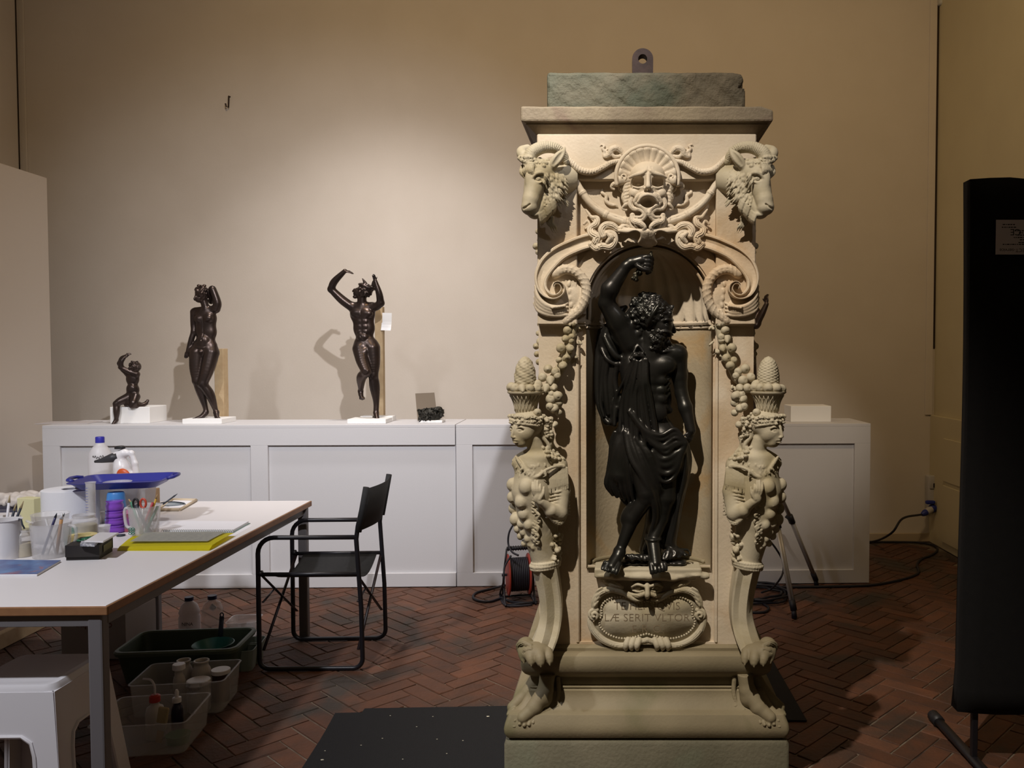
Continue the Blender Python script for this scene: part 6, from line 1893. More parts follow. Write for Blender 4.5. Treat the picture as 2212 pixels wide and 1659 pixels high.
mk('cloth', b, M_CLOTH, scn, True)
b = BM(); bx(b, sB.x - .011, sB.x + .011, sB.y - .011, sB.y + .011, 0, 2.0, .003, 1); mk('pole', b, M_BLACKM, scn)
b = BM(); t0 = PZ(2018, 1548, .02); tube(b, [t0, Vector((sB.x, sB.y, .02)), Vector((sB.x + .01, sB.y - .45, .02))], .020, 10, flat=.8); mk('foot', b, M_BLACKM, scn, True)
b = BM(); e = (Vector((sB.x, sB.y, .02)) - t0).normalized(); tube(b, [t0 - e * .012, t0 + e * .05], .024, 10); mk('foot_cap', b, M_BLACKP, scn, True)
b = BM(); l0 = P(2151, 475, sB.y - .035); l1 = P(2153, 550, sB.y - .035); lw_ = .175; lh = l0.z - l1.z
bx(b, l0.x, l0.x + lw_, sB.y - .0375, sB.y - .0365, l1.z, l0.z, .0003, 1)
lab = mk('care_label', b, mat('satin_label', (.62, .56, .60), .6), scn, label='white sewn label with upside down print')
M_INK = mat('label_ink', (.02, .018, .02), .7)
MU = Matrix.Rotation(R(90), 4, 'X') @ Matrix.Rotation(R(180), 4, 'Z')
for txt, px, py, size, al in (('CE', 2206, 495, 16, 'LEFT'), ('iPROTECT-service', 2159, 537, 9, 'RIGHT')):
    s_ = sB.y / FPX; pp_ = P(px, py, sB.y - .0378)
    bm = text_bm(txt, size * s_ * 1.2, .0001, Matrix.Translation(pp_) @ MU, align=al)
    mk('print', bm, M_INK, lab)
# the small print is illegible in the picture: rows of tiny marks
b = BM(); rs = random.Random(40)
for (px0, px1, py) in ((2166, 2226, 529), (2200, 2226, 525), (2203, 2226, 519), (2190, 2228, 514), (2199, 2226, 509), (2201, 2226, 504), (2192, 2228, 499.5), (2164, 2190, 492), (2166, 2190, 486)):
    x = px0
    while x < px1:
        w = rs.uniform(2, 6); p = P(x, py, sB.y - .0378); q = P(x + w, py - 2.2, sB.y - .0378)
        bx(b, p.x, q.x, p.y - .0001, p.y + .0001, p.z, q.z); x += w + rs.uniform(.8, 2)
o = mk('small_print', b, M_INK, lab); o['kind'] = 'stuff'

# ================================================================== MATS
M_FELT = mat('black_felt', (.010, .0095, .010), .95, bump=.4, bscale=350)
def mat_poly(pts, label):
    b = BM(); vs = [b.verts.new(PZ(x, y, .006)) for x, y in pts]; f = b.faces.new(vs)
    r_ = bmesh.ops.extrude_face_region(b, geom=[f]); bmesh.ops.translate(b, verts=[v for v in r_['geom'] if isinstance(v, bmesh.types.BMVert)], vec=(0, 0, -.005))
    bmesh.ops.recalc_face_normals(b, faces=b.faces)
    return solo('felt_mat', b, M_FELT, label, 'mat')
mat_poly([(724, 1540), (782, 1538.5), (788, 1530), (900, 1528), (1020, 1526), (1300, 1521), (1305, 1660), (1310, 1720), (600, 1760), (652, 1659), (690, 1600), (703, 1578)], 'black felt mat on the floor left of the pedestal')
mat_poly([(1380, 1395), (1652, 1396), (1672, 1432), (1700, 1480), (1743, 1556), (1560, 1552), (1360, 1552)], 'black felt mat on the floor behind the right side of the pedestal')
rs = random.Random(5)
M_CRUMB = mat('plaster_crumb', (.6, .55, .42), .8)
bs = BM()
for i, (x, y) in enumerate(((1054, 1548), (696, 1642), (935, 1548), (826, 1595), (944, 1597), (965, 1628), (843, 1546), (702, 1622), (900, 1570), (780, 1610), (1000, 1600), (870, 1640))):
    b = BM() if i < 2 else bs; p = PZ(x, y, .0065); r = .004 if i < 2 else .0019
    bmesh.ops.create_icosphere(b, subdivisions=1, radius=r, matrix=Matrix.Translation(p + Vector((0, 0, r * .3))) @ Matrix.Diagonal((1.8, 1, .5, 1)))
    if i < 2: solo('plaster_crumb', b, M_CRUMB, ('white plaster crumb on the black mat close to the pedestal', 'pale plaster crumb on the front left part of the black mat')[i], 'crumb')
o = solo('plaster_specks', bs, M_CRUMB, 'fine pale plaster specks scattered over the left black mat', 'dust'); o['kind'] = 'stuff'

# ================================================================== TRIPOD, CABLE REEL, COILS
tp0, tp1 = PZ(1716, 1336, .0), PZ(1764, 1267, .0)
apex = P(1648, 985, 5.02)
tri = thing('tripod', 'aluminium camera tripod with black joints behind the pedestal', 'tripod', (apex.x, apex.y, 0))
tp2 = Vector((2 * apex.x - (tp0.x + tp1.x) / 2 - .30, apex.y + .10, 0))
M_ALU = mat('brushed_aluminium', (.46, .44, .41), .4, .35)
for i, f in enumerate((tp0, tp1, tp2)):
    d = (apex - f); L = d.length; e = d / L
    f = f + Vector((0, 0, .03))
    n_ = e.cross(Vector((0, 0, 1))).normalized()
    b = BM()
    for s in (-1, 1): tube(b, [f + e * .05 + n_ * s * .008, f + e * .50 + n_ * s * .008], .0095, 8)
    tube(b, [f + e * .05, f + e * .50], .008, 8)
    lg = mk('leg', b, M_ALU, tri, True)
    b = BM(); tube(b, [f + e * .52, apex - e * .03], .016, 10, flat=.7); mk('upper_tube', b, M_ALU, lg, True)
    b = BM(); tube(b, [f + e * .485, f + e * .545], .023, 8, flat=.8); tube(b, [f + e * .51 + n_ * .01, f + e * .53 + n_ * .035], .010, 8); mk('clamp', b, M_BLACKP, lg, True)
    b = BM(); tube(b, [f + e * .015, f + e * .075], .019, 8, flat=.85); tube(b, [f - Vector((0, 0, .028)), f + e * .02], [.016, .014], 10); mk('rubber_foot', b, M_RUBBER, lg, True)
b = BM(); lathe(b, [(.03, -.05), (.04, -.03), (.04, .02), (.02, .05), (.014, .06), (.014, .12), (.03, .125), (.03, .15)], apex, 16); mk('head', b, M_BLACKP, tri, True)
# cable reel
rc = PZ(1120, 1298, 0); dr = rc.y
reel = thing('cable_reel', 'red and black cable reel on a wire stand beside the pedestal', 'reel', tuple(rc))
M_RED = mat('red_plastic', (.30, .035, .02), .5)
ax = Vector((1, .25, 0)).normalized(); Mx = ax.to_track_quat('Z', 'Y').to_matrix().to_4x4()
cc = Vector((rc.x, rc.y, .165)); 
for s in (-1, 1):
    b = BM(); lathe(b, [(.0, 0), (.12, 0), (.125, .004), (.125, .009), (.118, .012), (.0, .012)], cc + ax * (s * .062 - .006), 32, Mx); mk('flange', b, M_RED, reel, 'auto')
b = BM()
for k in range(10):
    for ly in range(3):
        pts = [cc + ax * (-.05 + .011 * k + .003 * (ly % 2)) + Mx @ Vector(((.075 + .011 * ly) * math.cos(a), (.075 + .011 * ly) * math.sin(a), 0)) for a in [2 * math.pi * i / 24 for i in range(24)]]
        tube(b, pts, .0058, 6, closed=True)
o = mk('wound_cable', b, M_RUBBER, reel, True)
b = BM(); lathe(b, [(.07, -.056), (.07, .056)], cc, 20, Mx); mk('drum', b, M_BLACKP, reel, True)
for s in (-1, 1):
    b = BM(); o_ = ax * s * .09; f_ = ax.cross(Vector((0, 0, 1)))
    tube(b, cat([tuple(cc + o_), tuple(cc + o_ + Vector((0, 0, -.12)) + f_ * .05), tuple(cc + o_ + Vector((0, 0, -.157)) + f_ * .11), tuple(cc + o_ + Vector((0, 0, -.157)) - f_ * .11), tuple(cc + o_ + Vector((0, 0, -.12)) - f_ * .05), tuple(cc + o_)], 5), .006, 8); mk('stand', b, M_BLACKM, reel, True)
b = BM(); f_ = ax.cross(Vector((0, 0, 1)))
for s in (-1, 1): rod(b, cc - ax * .09 + Vector((0, 0, -.157)) + f_ * .09 * s, cc + ax * .09 + Vector((0, 0, -.157)) + f_ * .09 * s, .006)
rod(b, cc - ax * .10, cc + ax * .10, .008); mk('crossbar', b, M_BLACKM, reel, True)
b = BM(); hb = cc + Vector((0, 0, .16))
tube(b, [hb - ax * .07, hb + ax * .07], .012, 10)
for k in range(9): tube(b, [hb + ax * (-.06 + .015 * k) + Vector((math.cos(a) * .0, 0, 0)) + (f_ * math.cos(a) + Vector((0, 0, 1)) * math.sin(a)) * .0135 for a in [i * math.pi / 4 for i in range(8)]], .0035, 5, closed=True)
for s in (-1, 1): rod(b, hb + ax * .07 * s, cc + ax * .09 * s, .006)
mk('handle', b, M_BLACKP, reel, True)
def cable(pts, label, r=.0075, n=6, name='cable'):
    b = BM(); tube(b, cat([tuple(p) for p in pts], n), r, 8)
    return solo(name, b, M_RUBBER, label, 'cable')
dz = lambda x, y, d: P(x, y, d)
cable([dz(1112, 1128, dr), dz(1100, 1150, dr - .02), dz(1098, 1175, dr - .03), dz(1106, 1192, dr - .06), dz(1120, 1200, dr - .08)], 'black cable rising from the reel handle behind the pedestal', .006)
cable([G(1100, 1262, .02), G(1060, 1272), G(1030, 1280), G(1022, 1290), G(1035, 1298), G(1060, 1299), G(1085, 1292), G(1105, 1300), G(1140, 1302), G(1160, 1299)], 'black cable looped on the floor in front of the reel', .0075)
cable([dz(1104, 1200, dr - .1), dz(1090, 1225, dr - .13), dz(1088, 1255, dr - .14), G(1080, 1285, .01), G(1090, 1306), G(1115, 1309), G(1150, 1306)], 'black cable hanging from the left side of the reel', .006)
cl_ = PZ(1655, 1288, 0)
b = BM(); pts = []
for i in range(120):
    a = i * R(12); r = .20 + .03 * math.sin(i * .31) + .012 * math.sin(i * 1.3)
    pts.append((cl_.x - .08 + r * math.cos(a), cl_.y + r * .9 * math.sin(a), .010 + .010 * (i // 30) + .006 * math.sin(a * 1.5)))
tube(b, pts, .0075, 8)
solo('cable_coil', b, M_RUBBER, 'black cable lying in flat coils at the foot of the tripod', 'cable')
cable([G(1600, 1322), G(1640, 1323), G(1656, 1320), G(1660, 1312), G(1648, 1304)], 'short loop of black cable in front of the coils', .0075)
cable([dz(1660, 1165, 5.0), dz(1676, 1185, 5.0), dz(1690, 1210, 5.0), dz(1692, 1232, 4.98), dz(1684, 1252, 4.95), G(1666, 1272, .03), G(1645, 1280, .03)], 'black cable hanging from the tripod down to the coils', .006)
# ================================================================== THINGS ON THE TABLE
def clear(name, col, alpha, rough=.3):
    m = mat(name, col, rough, alpha=alpha, spec=.5); return m
M_CLEAR = clear('clear_plastic', (.78, .76, .76), .34, .18)
M_FROST = clear('frosted_plastic', (.75, .73, .74), .62, .4)
M_PAPER = mat('white_sheet', (.78, .77, .80), .75)
def dT(py): return (HCAM - ZT) * FPX / (py - 766.6)
class At:
    """local frame of something standing at pixel (px,py) on a plane of height z"""
    def __init__(s, px, py, z=ZT):
        s.o = PZ(px, py, z); s.s = s.o.y / FPX      # metres per pixel there
def vessel(b, o, prof, seg=28, hollow=None, M=None):
    lathe(b, prof + ([(r, z) for r, z in hollow] if hollow else []), o, seg, M, cap=True)
def cup(b, o, r0, r1, h, th=.0015, seg=28, rim=.002):
    lathe(b, [(r0, 0), (r1, h), (r1 + rim, h), (r1 + rim, h + .001), (r1 - th, h), (r0 - th, th), (.0005, th)], o, seg)
def rtub(b, c, hw0, hd0, hw1, hd1, h, r=.02, th=.002, rz=0, lip=.006):
    """open rounded-rectangle tub"""
    M = Matrix.Translation(c) @ Matrix.Rotation(rz, 4, 'Z')
    ring = lambda hw, hd, z, rr: [M @ Vector((x, y, z)) for x, y in rect_round(hw, hd, rr, 4)]
    loft(b, [ring(hw0, hd0, 0, r), ring(hw1, hd1, h, r), ring(hw1 + lip, hd1 + lip, h, r + lip), ring(hw1 + lip, hd1 + lip, h + .002, r + lip), ring(hw1 - th, hd1 - th, h + .002, r - th), ring(hw0 - th, hd0 - th, th, r - th)], smooth=False)

# big plastic bottle with blue cap
a = At(219, 1094); s = a.s
t = thing('plastic_bottle', 'large translucent bottle with blue cap and handwriting at the back of the table', 'bottle', tuple(a.o))
b = BM(); lathe(b, [(.0, 0), (21 * s, 0), (23 * s, 3 * s), (23 * s, 104 * s), (21 * s, 118 * s), (14 * s, 130 * s), (9 * s, 136 * s), (8.5 * s, 140 * s)], a.o, 28); mk('body', b, M_FROST, t, True)
b = BM(); lathe(b, [(8.8 * s, 139 * s), (8.8 * s, 150 * s), (8 * s, 152 * s), (0, 152 * s)], a.o, 24); mk('cap', b, mat('cap_blue', (.03, .03, .32), .4), t, 'auto')
b = BM(); pts = []
for i in range(40):
    u = i / 39; th = R(-95 + 62 * u); pts.append(a.o + Vector((23.4 * s * math.cos(th), 23.4 * s * math.sin(th), (110 + 2.6 * math.sin(u * 34) + 1.5 * math.sin(u * 11)) * s)))
tube(b, pts, .5 * s, 5); mk('handwriting', b, M_BLACKP, t)
# steam cleaner
a = At(268, 1105); s = a.s
t = thing('steam_cleaner', 'white hand steam cleaner with orange panel and grey nozzle', 'steam cleaner', tuple(a.o))
M_WPL = mat('glossy_white_plastic', (.74, .72, .73), .3)
M_ORG = mat('orange_plastic', (.55, .09, .02), .4)
c = Clay(236, 312, 962, 1108, -34, 34, 1.1)
c.ell((276, 1060, 0), (26, 46, 24), 4); c.cone((272, 1050, 0), 22, (266, 1010, 0), 16, 8); c.cone((266, 1010, 0), 16, (260, 985, 0), 11, 6)
c.cone((256, 984, 2), 10.5, (270, 978, 0), 10, 4); c.cone((270, 978, 0), 8, (288, 978, 0), 5, 3)
c.cone((286, 976, 0), 5, (294, 1000, 0), 5.5, 3); c.cone((294, 1000, 0), 5.5, (298, 1040, 0), 8, 4)
c.box(250, 300, 1085, 1106, -22, 22, 6, 6)
c.build('body', M_WPL, t, a.o.y, (268, 1105))
W = lambda x, y, f: Vector((a.o.x + (x - 268) * s, a.o.y - f * s, a.o.z - (y - 1105) * s))
b = BM(); tube(b, [W(260, 984, 3), W(246, 988, 6), W(226, 993, 9), W(213, 995, 10)], [10.5 * s, 9.5 * s, 5 * s, 2.6 * s], 14); mk('nozzle', b, mat('dark_grey_plastic', (.035, .035, .04), .45), t, True)
b = BM(); lathe(b, [(10.5 * s, 0), (10.5 * s, 4 * s), (8 * s, 6 * s), (0, 6 * s)], W(262, 968, 0), 20); mk('cap', b, M_BLACKP, t, 'auto')
c = Clay(264, 306, 1006, 1046, 0, 40, 1.2)
c.ell((283, 1024, 24), (14, 17, 6), 1, rot=-30); c.build('panel', M_ORG, t, a.o.y, (268, 1105))
b = BM(); bx(b, -4 * s, 4 * s, -3 * s, 3 * s, -6 * s, 6 * s, 2 * s, 2, Matrix.Translation(W(289, 988, 0)) @ Matrix.Rotation(R(-35), 4, 'Y')); mk('trigger', b, M_ORG, t, 'auto')
# blue tray on a clear box
a = At(276, 1124); s = a.s; zb = .180
b = BM(); rtub(b, a.o, .09, .07, .105, .08, zb - .004, .02, .002); solo('storage_box', b, M_CLEAR, 'clear plastic box supporting the blue tray', 'box')
b = BM(); cup(b, a.o + Vector((.03, .0, .003)), .05, .055, .06); solo('plastic_tub', b, mat('amber_plastic', (.25, .17, .06), .4), 'amber tub inside the clear box under the blue tray', 'tub')
p0 = PZ(178, 1056, ZT + zb); p1 = PZ(352, 1047, ZT + zb)
tc = PZ(270, 1048, ZT + zb); t = thing('blue_tray', 'dark blue plastic tray with handle holes on top of a clear box', 'tray', tuple(tc))
M_NAVY = mat('navy_plastic', (.03, .035, .24), .35)
b = BM(); rz = R(14)
rtub(b, tc, .155, .12, .185, .15, .032, .04, .004, rz, .012)
mk('body', b, M_NAVY, t, 'auto')
b = BM(); Mz = Matrix.Translation(tc) @ Matrix.Rotation(rz, 4, 'Z')
tube(b, [Mz @ Vector(p) for p in ((.19, -.06, .034), (.215, -.05, .038), (.222, 0, .040), (.215, .05, .038), (.19, .06, .034))], .008, 8); mk('handle', b, M_NAVY, t, True)
b = BM(); tube(b, [Mz @ Vector(p) for p in ((-.19, -.06, .034), (-.215, -.05, .038), (-.222, 0, .040), (-.215, .05, .038), (-.19, .06, .034))], .008, 8); mk('handle', b, M_NAVY, t, True)
b = BM(); Mq = Mz @ Matrix.Translation((.0, 0, .026)) ; lathe(b, [(.0, 0), (.05, 0), (.06, .012), (.058, .012), (.048, .003), (0, .003)], tuple(Mz @ Vector((-.03, .0, .006))), 24); solo('glass_dish', b, M_CLEAR, 'shallow clear dish lying in the blue tray', 'dish')
# little funnel and beaker behind the roll
b = BM(); a = At(193, 1118); cup(b, a.o, .020, .027, .145, .0012); solo('clear_funnel_cup', b, M_CLEAR, 'tall clear cup behind the measuring cylinder', 'cup')
b = BM(); a = At(226, 1100); cup(b, a.o, .045, .055, .165, .0015); solo('measuring_jug', b, M_CLEAR, 'wide clear jug in front of the blue capped bottle', 'jug')
# paper roll
a = At(154, 1137); s = a.s; h = 82 * s; r = 54 * s
t = thing('paper_roll', 'big white paper wiper roll standing upright on the table', 'paper roll', tuple(a.o))
b = BM(); lathe(b, [(17 * s, 0), (r, 0), (r, h), (r - .002, h + .001), (17 * s, h + .001), (17 * s, 0)], a.o, 48, cap=False); mk('roll', b, mat('tissue', (.76, .76, .79), .9, bump=.1, bscale=200), t, 'auto')
b = BM(); lathe(b, [(16.6 * s, .001), (16.6 * s, h), (15 * s, h), (15 * s, .001), (16.6 * s, .001)], a.o, 32, cap=False); mk('core', b, mat('shadow_sheet', (.30, .29, .33), .8), t, 'auto')
# measuring cylinder
a = At(198, 1162); s = a.s
t = thing('measuring_cylinder', 'tall clear graduated cylinder in front of the paper roll', 'cylinder', tuple(a.o))
b = BM(); lathe(b, [(14 * s, 0), (14 * s, 4 * s), (9.5 * s, 6 * s), (9.5 * s, 118 * s), (11 * s, 122 * s), (8.8 * s, 120 * s), (8.6 * s, 8 * s), (.001, 8 * s)], a.o, 24); mk('tube', b, M_CLEAR, t, 'auto')
b = BM()
for k in range(16): bx(b, -6 * s, 0, -9.7 * s, -9.4 * s, (20 + 6 * k) * s, (20.8 + 6 * k) * s, 0, 1, Matrix.Translation(a.o))
mk('scale_marks', b, mat('blue_ink', (.15, .18, .5), .6), t)
# cups: light blue stack, purple stack, pink/green tub
a = At(252, 1142); s = a.s
M_SKY = mat('sky_blue_plastic', (.07, .26, .62), .35)
for k, lab in enumerate(('lower', 'upper')):
    b = BM(); z0 = (0 if k == 0 else 14) * s
    lathe(b, [(22 * s, z0), (22 * s, z0 + 3 * s), (17 * s, z0 + 62 * s), (15 * s, z0 + 66 * s), (0, z0 + 66 * s)], a.o, 28); solo('plastic_cup', b, M_SKY, 'sky blue plastic cup upside down, %s of the nested pair' % lab, 'cup', 'nested blue cups', 'auto')
a = At(240, 1153); s = a.s
M_PUR = mat('purple_plastic', (.28, .09, .62), .2, alpha=.88)
for k in range(4):
    b = BM(); z0 = (0, 17, 33, 48)[k] * s; w = (21, 20, 19, 18)[k] * s; hh = (17, 16, 15, 22)[k] * s
    lathe(b, [(w * .80, z0), (w * .95, z0 + hh * .15), (w * .98, z0 + hh * .55), (w * .84, z0 + hh * .8), (w * .98, z0 + hh * .98), (w * .9, z0 + hh), (.0, z0 + hh)], a.o + Vector((0, .03, 0)), 26)
    solo('purple_tub', b, M_PUR, ('bottom', 'second lowest', 'second highest', 'top')[k] + ' small purple tub of the stack by the measuring jug', 'tub', 'stack of purple tubs', True)
a = At(270, 1150); s = a.s
t = thing('snack_tub', 'purple and pink tub with coloured pattern behind the purple stack', 'tub', tuple(a.o))
b = BM(); lathe(b, [(13 * s, 0), (15 * s, 2 * s), (15 * s, 40 * s), (0, 40 * s)], a.o + Vector((0, .03, 0)), 24); mk('body', b, mat('violet_print', (.17, .05, .34), .4, noise=(.4, .08, .06), nscale=26, noise2=(.05, .25, .12), n2scale=18), t, 'auto')
b = BM(); lathe(b, [(16 * s, 40 * s), (16 * s, 47 * s), (0, 47 * s)], a.o + Vector((0, .03, 0)), 24); mk('lid', b, mat('pink_plastic', (.6, .25, .38), .4), t, 'auto')
# jug with pens and scissors
a = At(313, 1158); s = a.s
t = thing('measuring_jug', 'frosted measuring jug with green emblem holding pens and scissors', 'jug', tuple(a.o))
b = BM(); cup(b, a.o, 27 * s, 32 * s, 67 * s, .002, 32, .003); mk('body', b, M_CLEAR, t, 'auto')
b = BM(); tube(b, cat([tuple(a.o + Vector(p) * s) for p in ((-30, 0, 60), (-41, 0, 60), (-43, 0, 45), (-39, 0, 22), (-28, 0, 18))], 5), 3.2 * s, 8); mk('handle', b, M_FROST, t, True)
M_EMB = mat('green_print', (.03, .22, .14), .5)
b = BM()
for k in range(3):
    for q in range(2):
        cc_ = a.o + Vector(((-14 + 6 * q) * s, -(30.5 - .9 * q) * s, (12 + 5 * k) * s)); tube(b, [cc_ + Vector((math.cos(u) * 3 * s, -.0005, math.sin(u) * 2.3 * s)) for u in [i * math.pi / 5 for i in range(10)]], .7 * s, 5, closed=True)
mk('emblem', b, M_EMB, t)
def stick(o, p, q, r, m, lab, name, cat_, tip=None, tm=None, grp=None):
    t_ = thing(name, lab, cat_, tuple(Vector(o) + Vector(p)), grp)
    b = BM(); rod(b, Vector(o) + Vector(p), Vector(o) + Vector(q), r, r, 8); mk('shaft', b, m, t_, True)
    if tip:
        e = (Vector(q) - Vector(p)).normalized(); b = BM(); tube(b, [Vector(o) + Vector(q), Vector(o) + Vector(q) + e * tip], [r * 1.1, r * .25], 8); mk('tip', b, tm or M_BLACKP, t_, True)
    return t_
M_YEL = mat('pencil_yellow', (.55, .33, .03), .5); M_GRN = mat('marker_green', (.06, .22, .13), .5); M_REDP = mat('pen_red', (.42, .05, .06), .5); M_DRK = mat('pen_dark', (.03, .035, .05), .5); M_WOOD = mat('brush_wood', (.42, .27, .12), .5); M_BRIS = mat('bristles', (.40, .32, .18), .9)
S = s
for (p, q, r, m, lab, nm, tip, tm) in (((-6, 4, 3), (-26, -4, 76), 3.2, M_GRN, 'dark green marker leaning left in the frosted jug', 'marker', None, None), ((10, 2, 3), (-14, -8, 70), 3.4, M_DRK, 'thick dark pen leaning left in the frosted jug', 'pen', None, None),
      ((-4, 6, 3), (26, 0, 82), 2.2, M_YEL, 'yellow pencil sticking up from the frosted jug', 'pencil', 10 * S, M_WOOD), ((-12, 4, 3), (22, -6, 74), 2.6, M_REDP, 'red pen leaning right in the frosted jug', 'pen', None, None), ((14, 8, 3), (-36, 4, 80), 1.4, M_WOOD, 'thin wooden stick leaning left in the frosted jug', 'stick', None, None),
      ((2, -6, 3), (24, 10, 64), 3.0, M_GRN, 'short green marker leaning right in the frosted jug', 'marker', None, None)):
    stick(a.o, Vector(p) * s, Vector(q) * s, r * s, m, lab, nm, 'pen', tip, tm)
t = thing('scissors', 'scissors with black and red handles standing in the frosted jug', 'scissors', tuple(a.o + Vector((-8, 0, 6)) * s))
for sg, mm in ((-1, M_BLACKP), (1, mat('red_grip', (.5, .07, .04), .45))):
    b = BM(); o = a.o + Vector((-8 + sg * 8, -4, 72)) * s
    tube(b, [o + Vector((math.cos(u) * 6 * s, 0, math.sin(u) * 10 * s)) for u in [i * math.pi / 8 for i in range(16)]], 2.4 * s, 8, closed=True); mk('handle', b, mm, t, True)
    b = BM(); rod(b, o + Vector((0, 0, -10 * s)), a.o + Vector((-8 - sg * 4, 0, 6)) * s, 2.2 * s, 1.2 * s, 6); mk('blade', b, M_ALU, t, True)
# spiral notebook
def slab(bm, quad_px, z0, z1, zpl=ZT):
    A = [PZ(x, y, zpl) for x, y in quad_px]; vs = [bm.verts.new(Vector((p.x, p.y, z0))) for p in A] + [bm.verts.new(Vector((p.x, p.y, z1))) for p in A]
    for f in ((0, 1, 2, 3), (4, 5, 6, 7), (0, 1, 5, 4), (1, 2, 6, 5), (2, 3, 7, 6), (3, 0, 4, 7)): bm.faces.new([vs[i] for i in f])
    bmesh.ops.recalc_face_normals(bm, faces=bm.faces); return A
nb = [(347, 1153), (502, 1153), (541, 1131), (388, 1130)]
t = thing('spiral_notebook', 'spiral notebook with white pages lying near the far table edge', 'notebook', tuple(PZ(440, 1142, ZT)))
b = BM(); A = slab(b, nb, ZT + .0005, ZT + .003); mk('cover', b, mat('green_grey_cover', (.22, .32, .30), .6), t)
b = BM(); slab(b, [(352, 1151.5), (503, 1151), (537, 1132), (391, 1131)], ZT + .003, ZT + .013); mk('pages', b, M_PAPER, t)
for k in range(34):
    u = (k + .5) / 34; o = A[0].lerp(A[1], u) + Vector((0, .006, .008)); b = BM()
    tube(b, [o + Vector((0, math.cos(w) * .009, math.sin(w) * .0085)) for w in [i * math.pi / 5 for i in range(10)]], .0011, 5, closed=True); mk('spiral_coil', b, M_ALU, t, True)
b = BM(); slab(b, [(455, 1152), (505, 1154), (541, 1134), (500, 1133)], ZT + .0002, ZT + .0005)
# loose sheets under it
b = BM(); slab(b, [(440, 1159), (508, 1157), (546, 1135), (480, 1140)], ZT + .0001, ZT + .0004); solo('loose_sheet', b, M_PAPER, 'loose white sheet sticking out under the spiral notebook', 'paper')
# yellow folder
t = thing('yellow_folder', 'bright yellow card folder with a printed sheet on top', 'folder', tuple(PZ(370, 1172, ZT)))
M_YF = mat('yellow_card', (.80, .72, .02), .5)
b = BM(); slab(b, [(253, 1190), (452, 1190), (506, 1159), (292, 1160)], ZT + .0006, ZT + .002); mk('lower_flap', b, M_YF, t)
b = BM(); A = [PZ(x, y, ZT) for x, y in ((253, 1190), (452, 1190), (506, 1159), (292, 1160))]
n = 8; rows = []
for i in range(n + 1):
    u = i / n; p = A[0].lerp(A[1], u); q = A[3].lerp(A[2], u); hgt = .010 + .006 * u
    rows.append([b.verts.new(p + Vector((0, 0, .004))), b.verts.new(p.lerp(q, .12) + Vector((0, 0, hgt))), b.verts.new(p.lerp(q, .6) + Vector((0, 0, hgt + .003))), b.verts.new(q + Vector((0, 0, hgt)))])
for i in range(n):
    for k in range(3): b.faces.new((rows[i][k], rows[i + 1][k], rows[i + 1][k + 1], rows[i][k + 1]))
bmesh.ops.solidify(b, geom=list(b.faces), thickness=.001); mk('upper_flap', b, M_YF, t)
M_PRINT = mat('printed_sheet', (.62, .61, .55), .75, noise=(.52, .52, .48), nscale=70)
b = BM(); A2 = [PZ(x, y, ZT + .0215) for x, y in ((280, 1170), (448, 1170), (488, 1149), (316, 1150))]
vs = [b.verts.new(p + Vector((0, 0, .001 + .001 * (i in (1, 2))))) for i, p in enumerate(A2)]; b.faces.new(vs); bmesh.ops.solidify(b, geom=list(b.faces), thickness=.0006); mk('printed_sheet', b, M_PRINT, t)
b = BM(); 
for k in range(9):
    y = .1 + .09 * k; p, q = A2[0].lerp(A2[3], y), A2[1].lerp(A2[2], y)
    for j in range(7):
        u0 = .08 + .12 * j; u1 = u0 + random.uniform(.06, .11)
        a_, c_ = p.lerp(q, u0), p.lerp(q, u1); up = Vector((0, .0022, 0)); dz_ = Vector((0, 0, .0032))
        b.faces.new([b.verts.new(v + dz_) for v in (a_, c_, c_ + up, a_ + up)])
o = mk('text_lines', b, mat('grey_ink', (.38, .38, .38), .8), t); o['kind'] = 'stuff'
# dark box with phone, folded note, green scissors
q = [(143, 1211), (214, 1209), (243, 1191), (176, 1192)]; hB = .058
t = thing('dark_box', 'flat dark brown cardboard box at the front of the table', 'box', tuple(PZ(190, 1202, ZT)))
M_DB = mat('dark_brown_card', (.022, .018, .017), .6)
b = BM(); slab(b, q, ZT + .0005, ZT + .02); mk('base', b, M_DB, t)
b = BM(); slab(b, [(141, 1212), (215, 1210), (244.5, 1190.5), (175, 1191.5)], ZT + .014, ZT + hB); mk('lid', b, M_DB, t)
b = BM(); p = PZ(222, 1205, ZT); p2 = PZ(240, 1193, ZT)
vs = [b.verts.new(v) for v in (Vector((p.x + .004, p.y, ZT + .022)), Vector((p2.x + .003, p2.y, ZT + .022)), Vector((p2.x + .003, p2.y, ZT + .048)), Vector((p.x + .004, p.y, ZT + .048)))]; b.faces.new(vs); mk('sticker', b, mat('olive_label', (.12, .11, .05), .6), t)
zB = ZT + hB
def slab2(bm, quad, z0, z1):
    return slab(bm, quad, z0, z1, z0)
b = BM(); slab2(b, [(182, 1172.5), (223, 1173), (257, 1154), (214, 1153.5)], zB + .012, zB + .019); bmesh.ops.bevel(b, geom=list(b.edges), offset=.0015, segments=2, affect='EDGES')
solo('smartphone', b, M_WPL, 'white smartphone lying on the dark box', 'phone')
b = BM(); slab2(b, [(173, 1180), (204, 1181), (212, 1174), (176, 1173)], zB + .001, zB + .010)
solo('folded_note', b, mat('striped_note', (.6, .6, .62), .8, noise=(.08, .08, .12), nscale=90), 'folded printed note under the smartphone', 'paper')
t = thing('green_scissors', 'small scissors with green handles on the dark box', 'scissors', tuple(PZ(180, 1176, zB)))
M_GS = mat('scissor_green', (.02, .13, .07), .45)
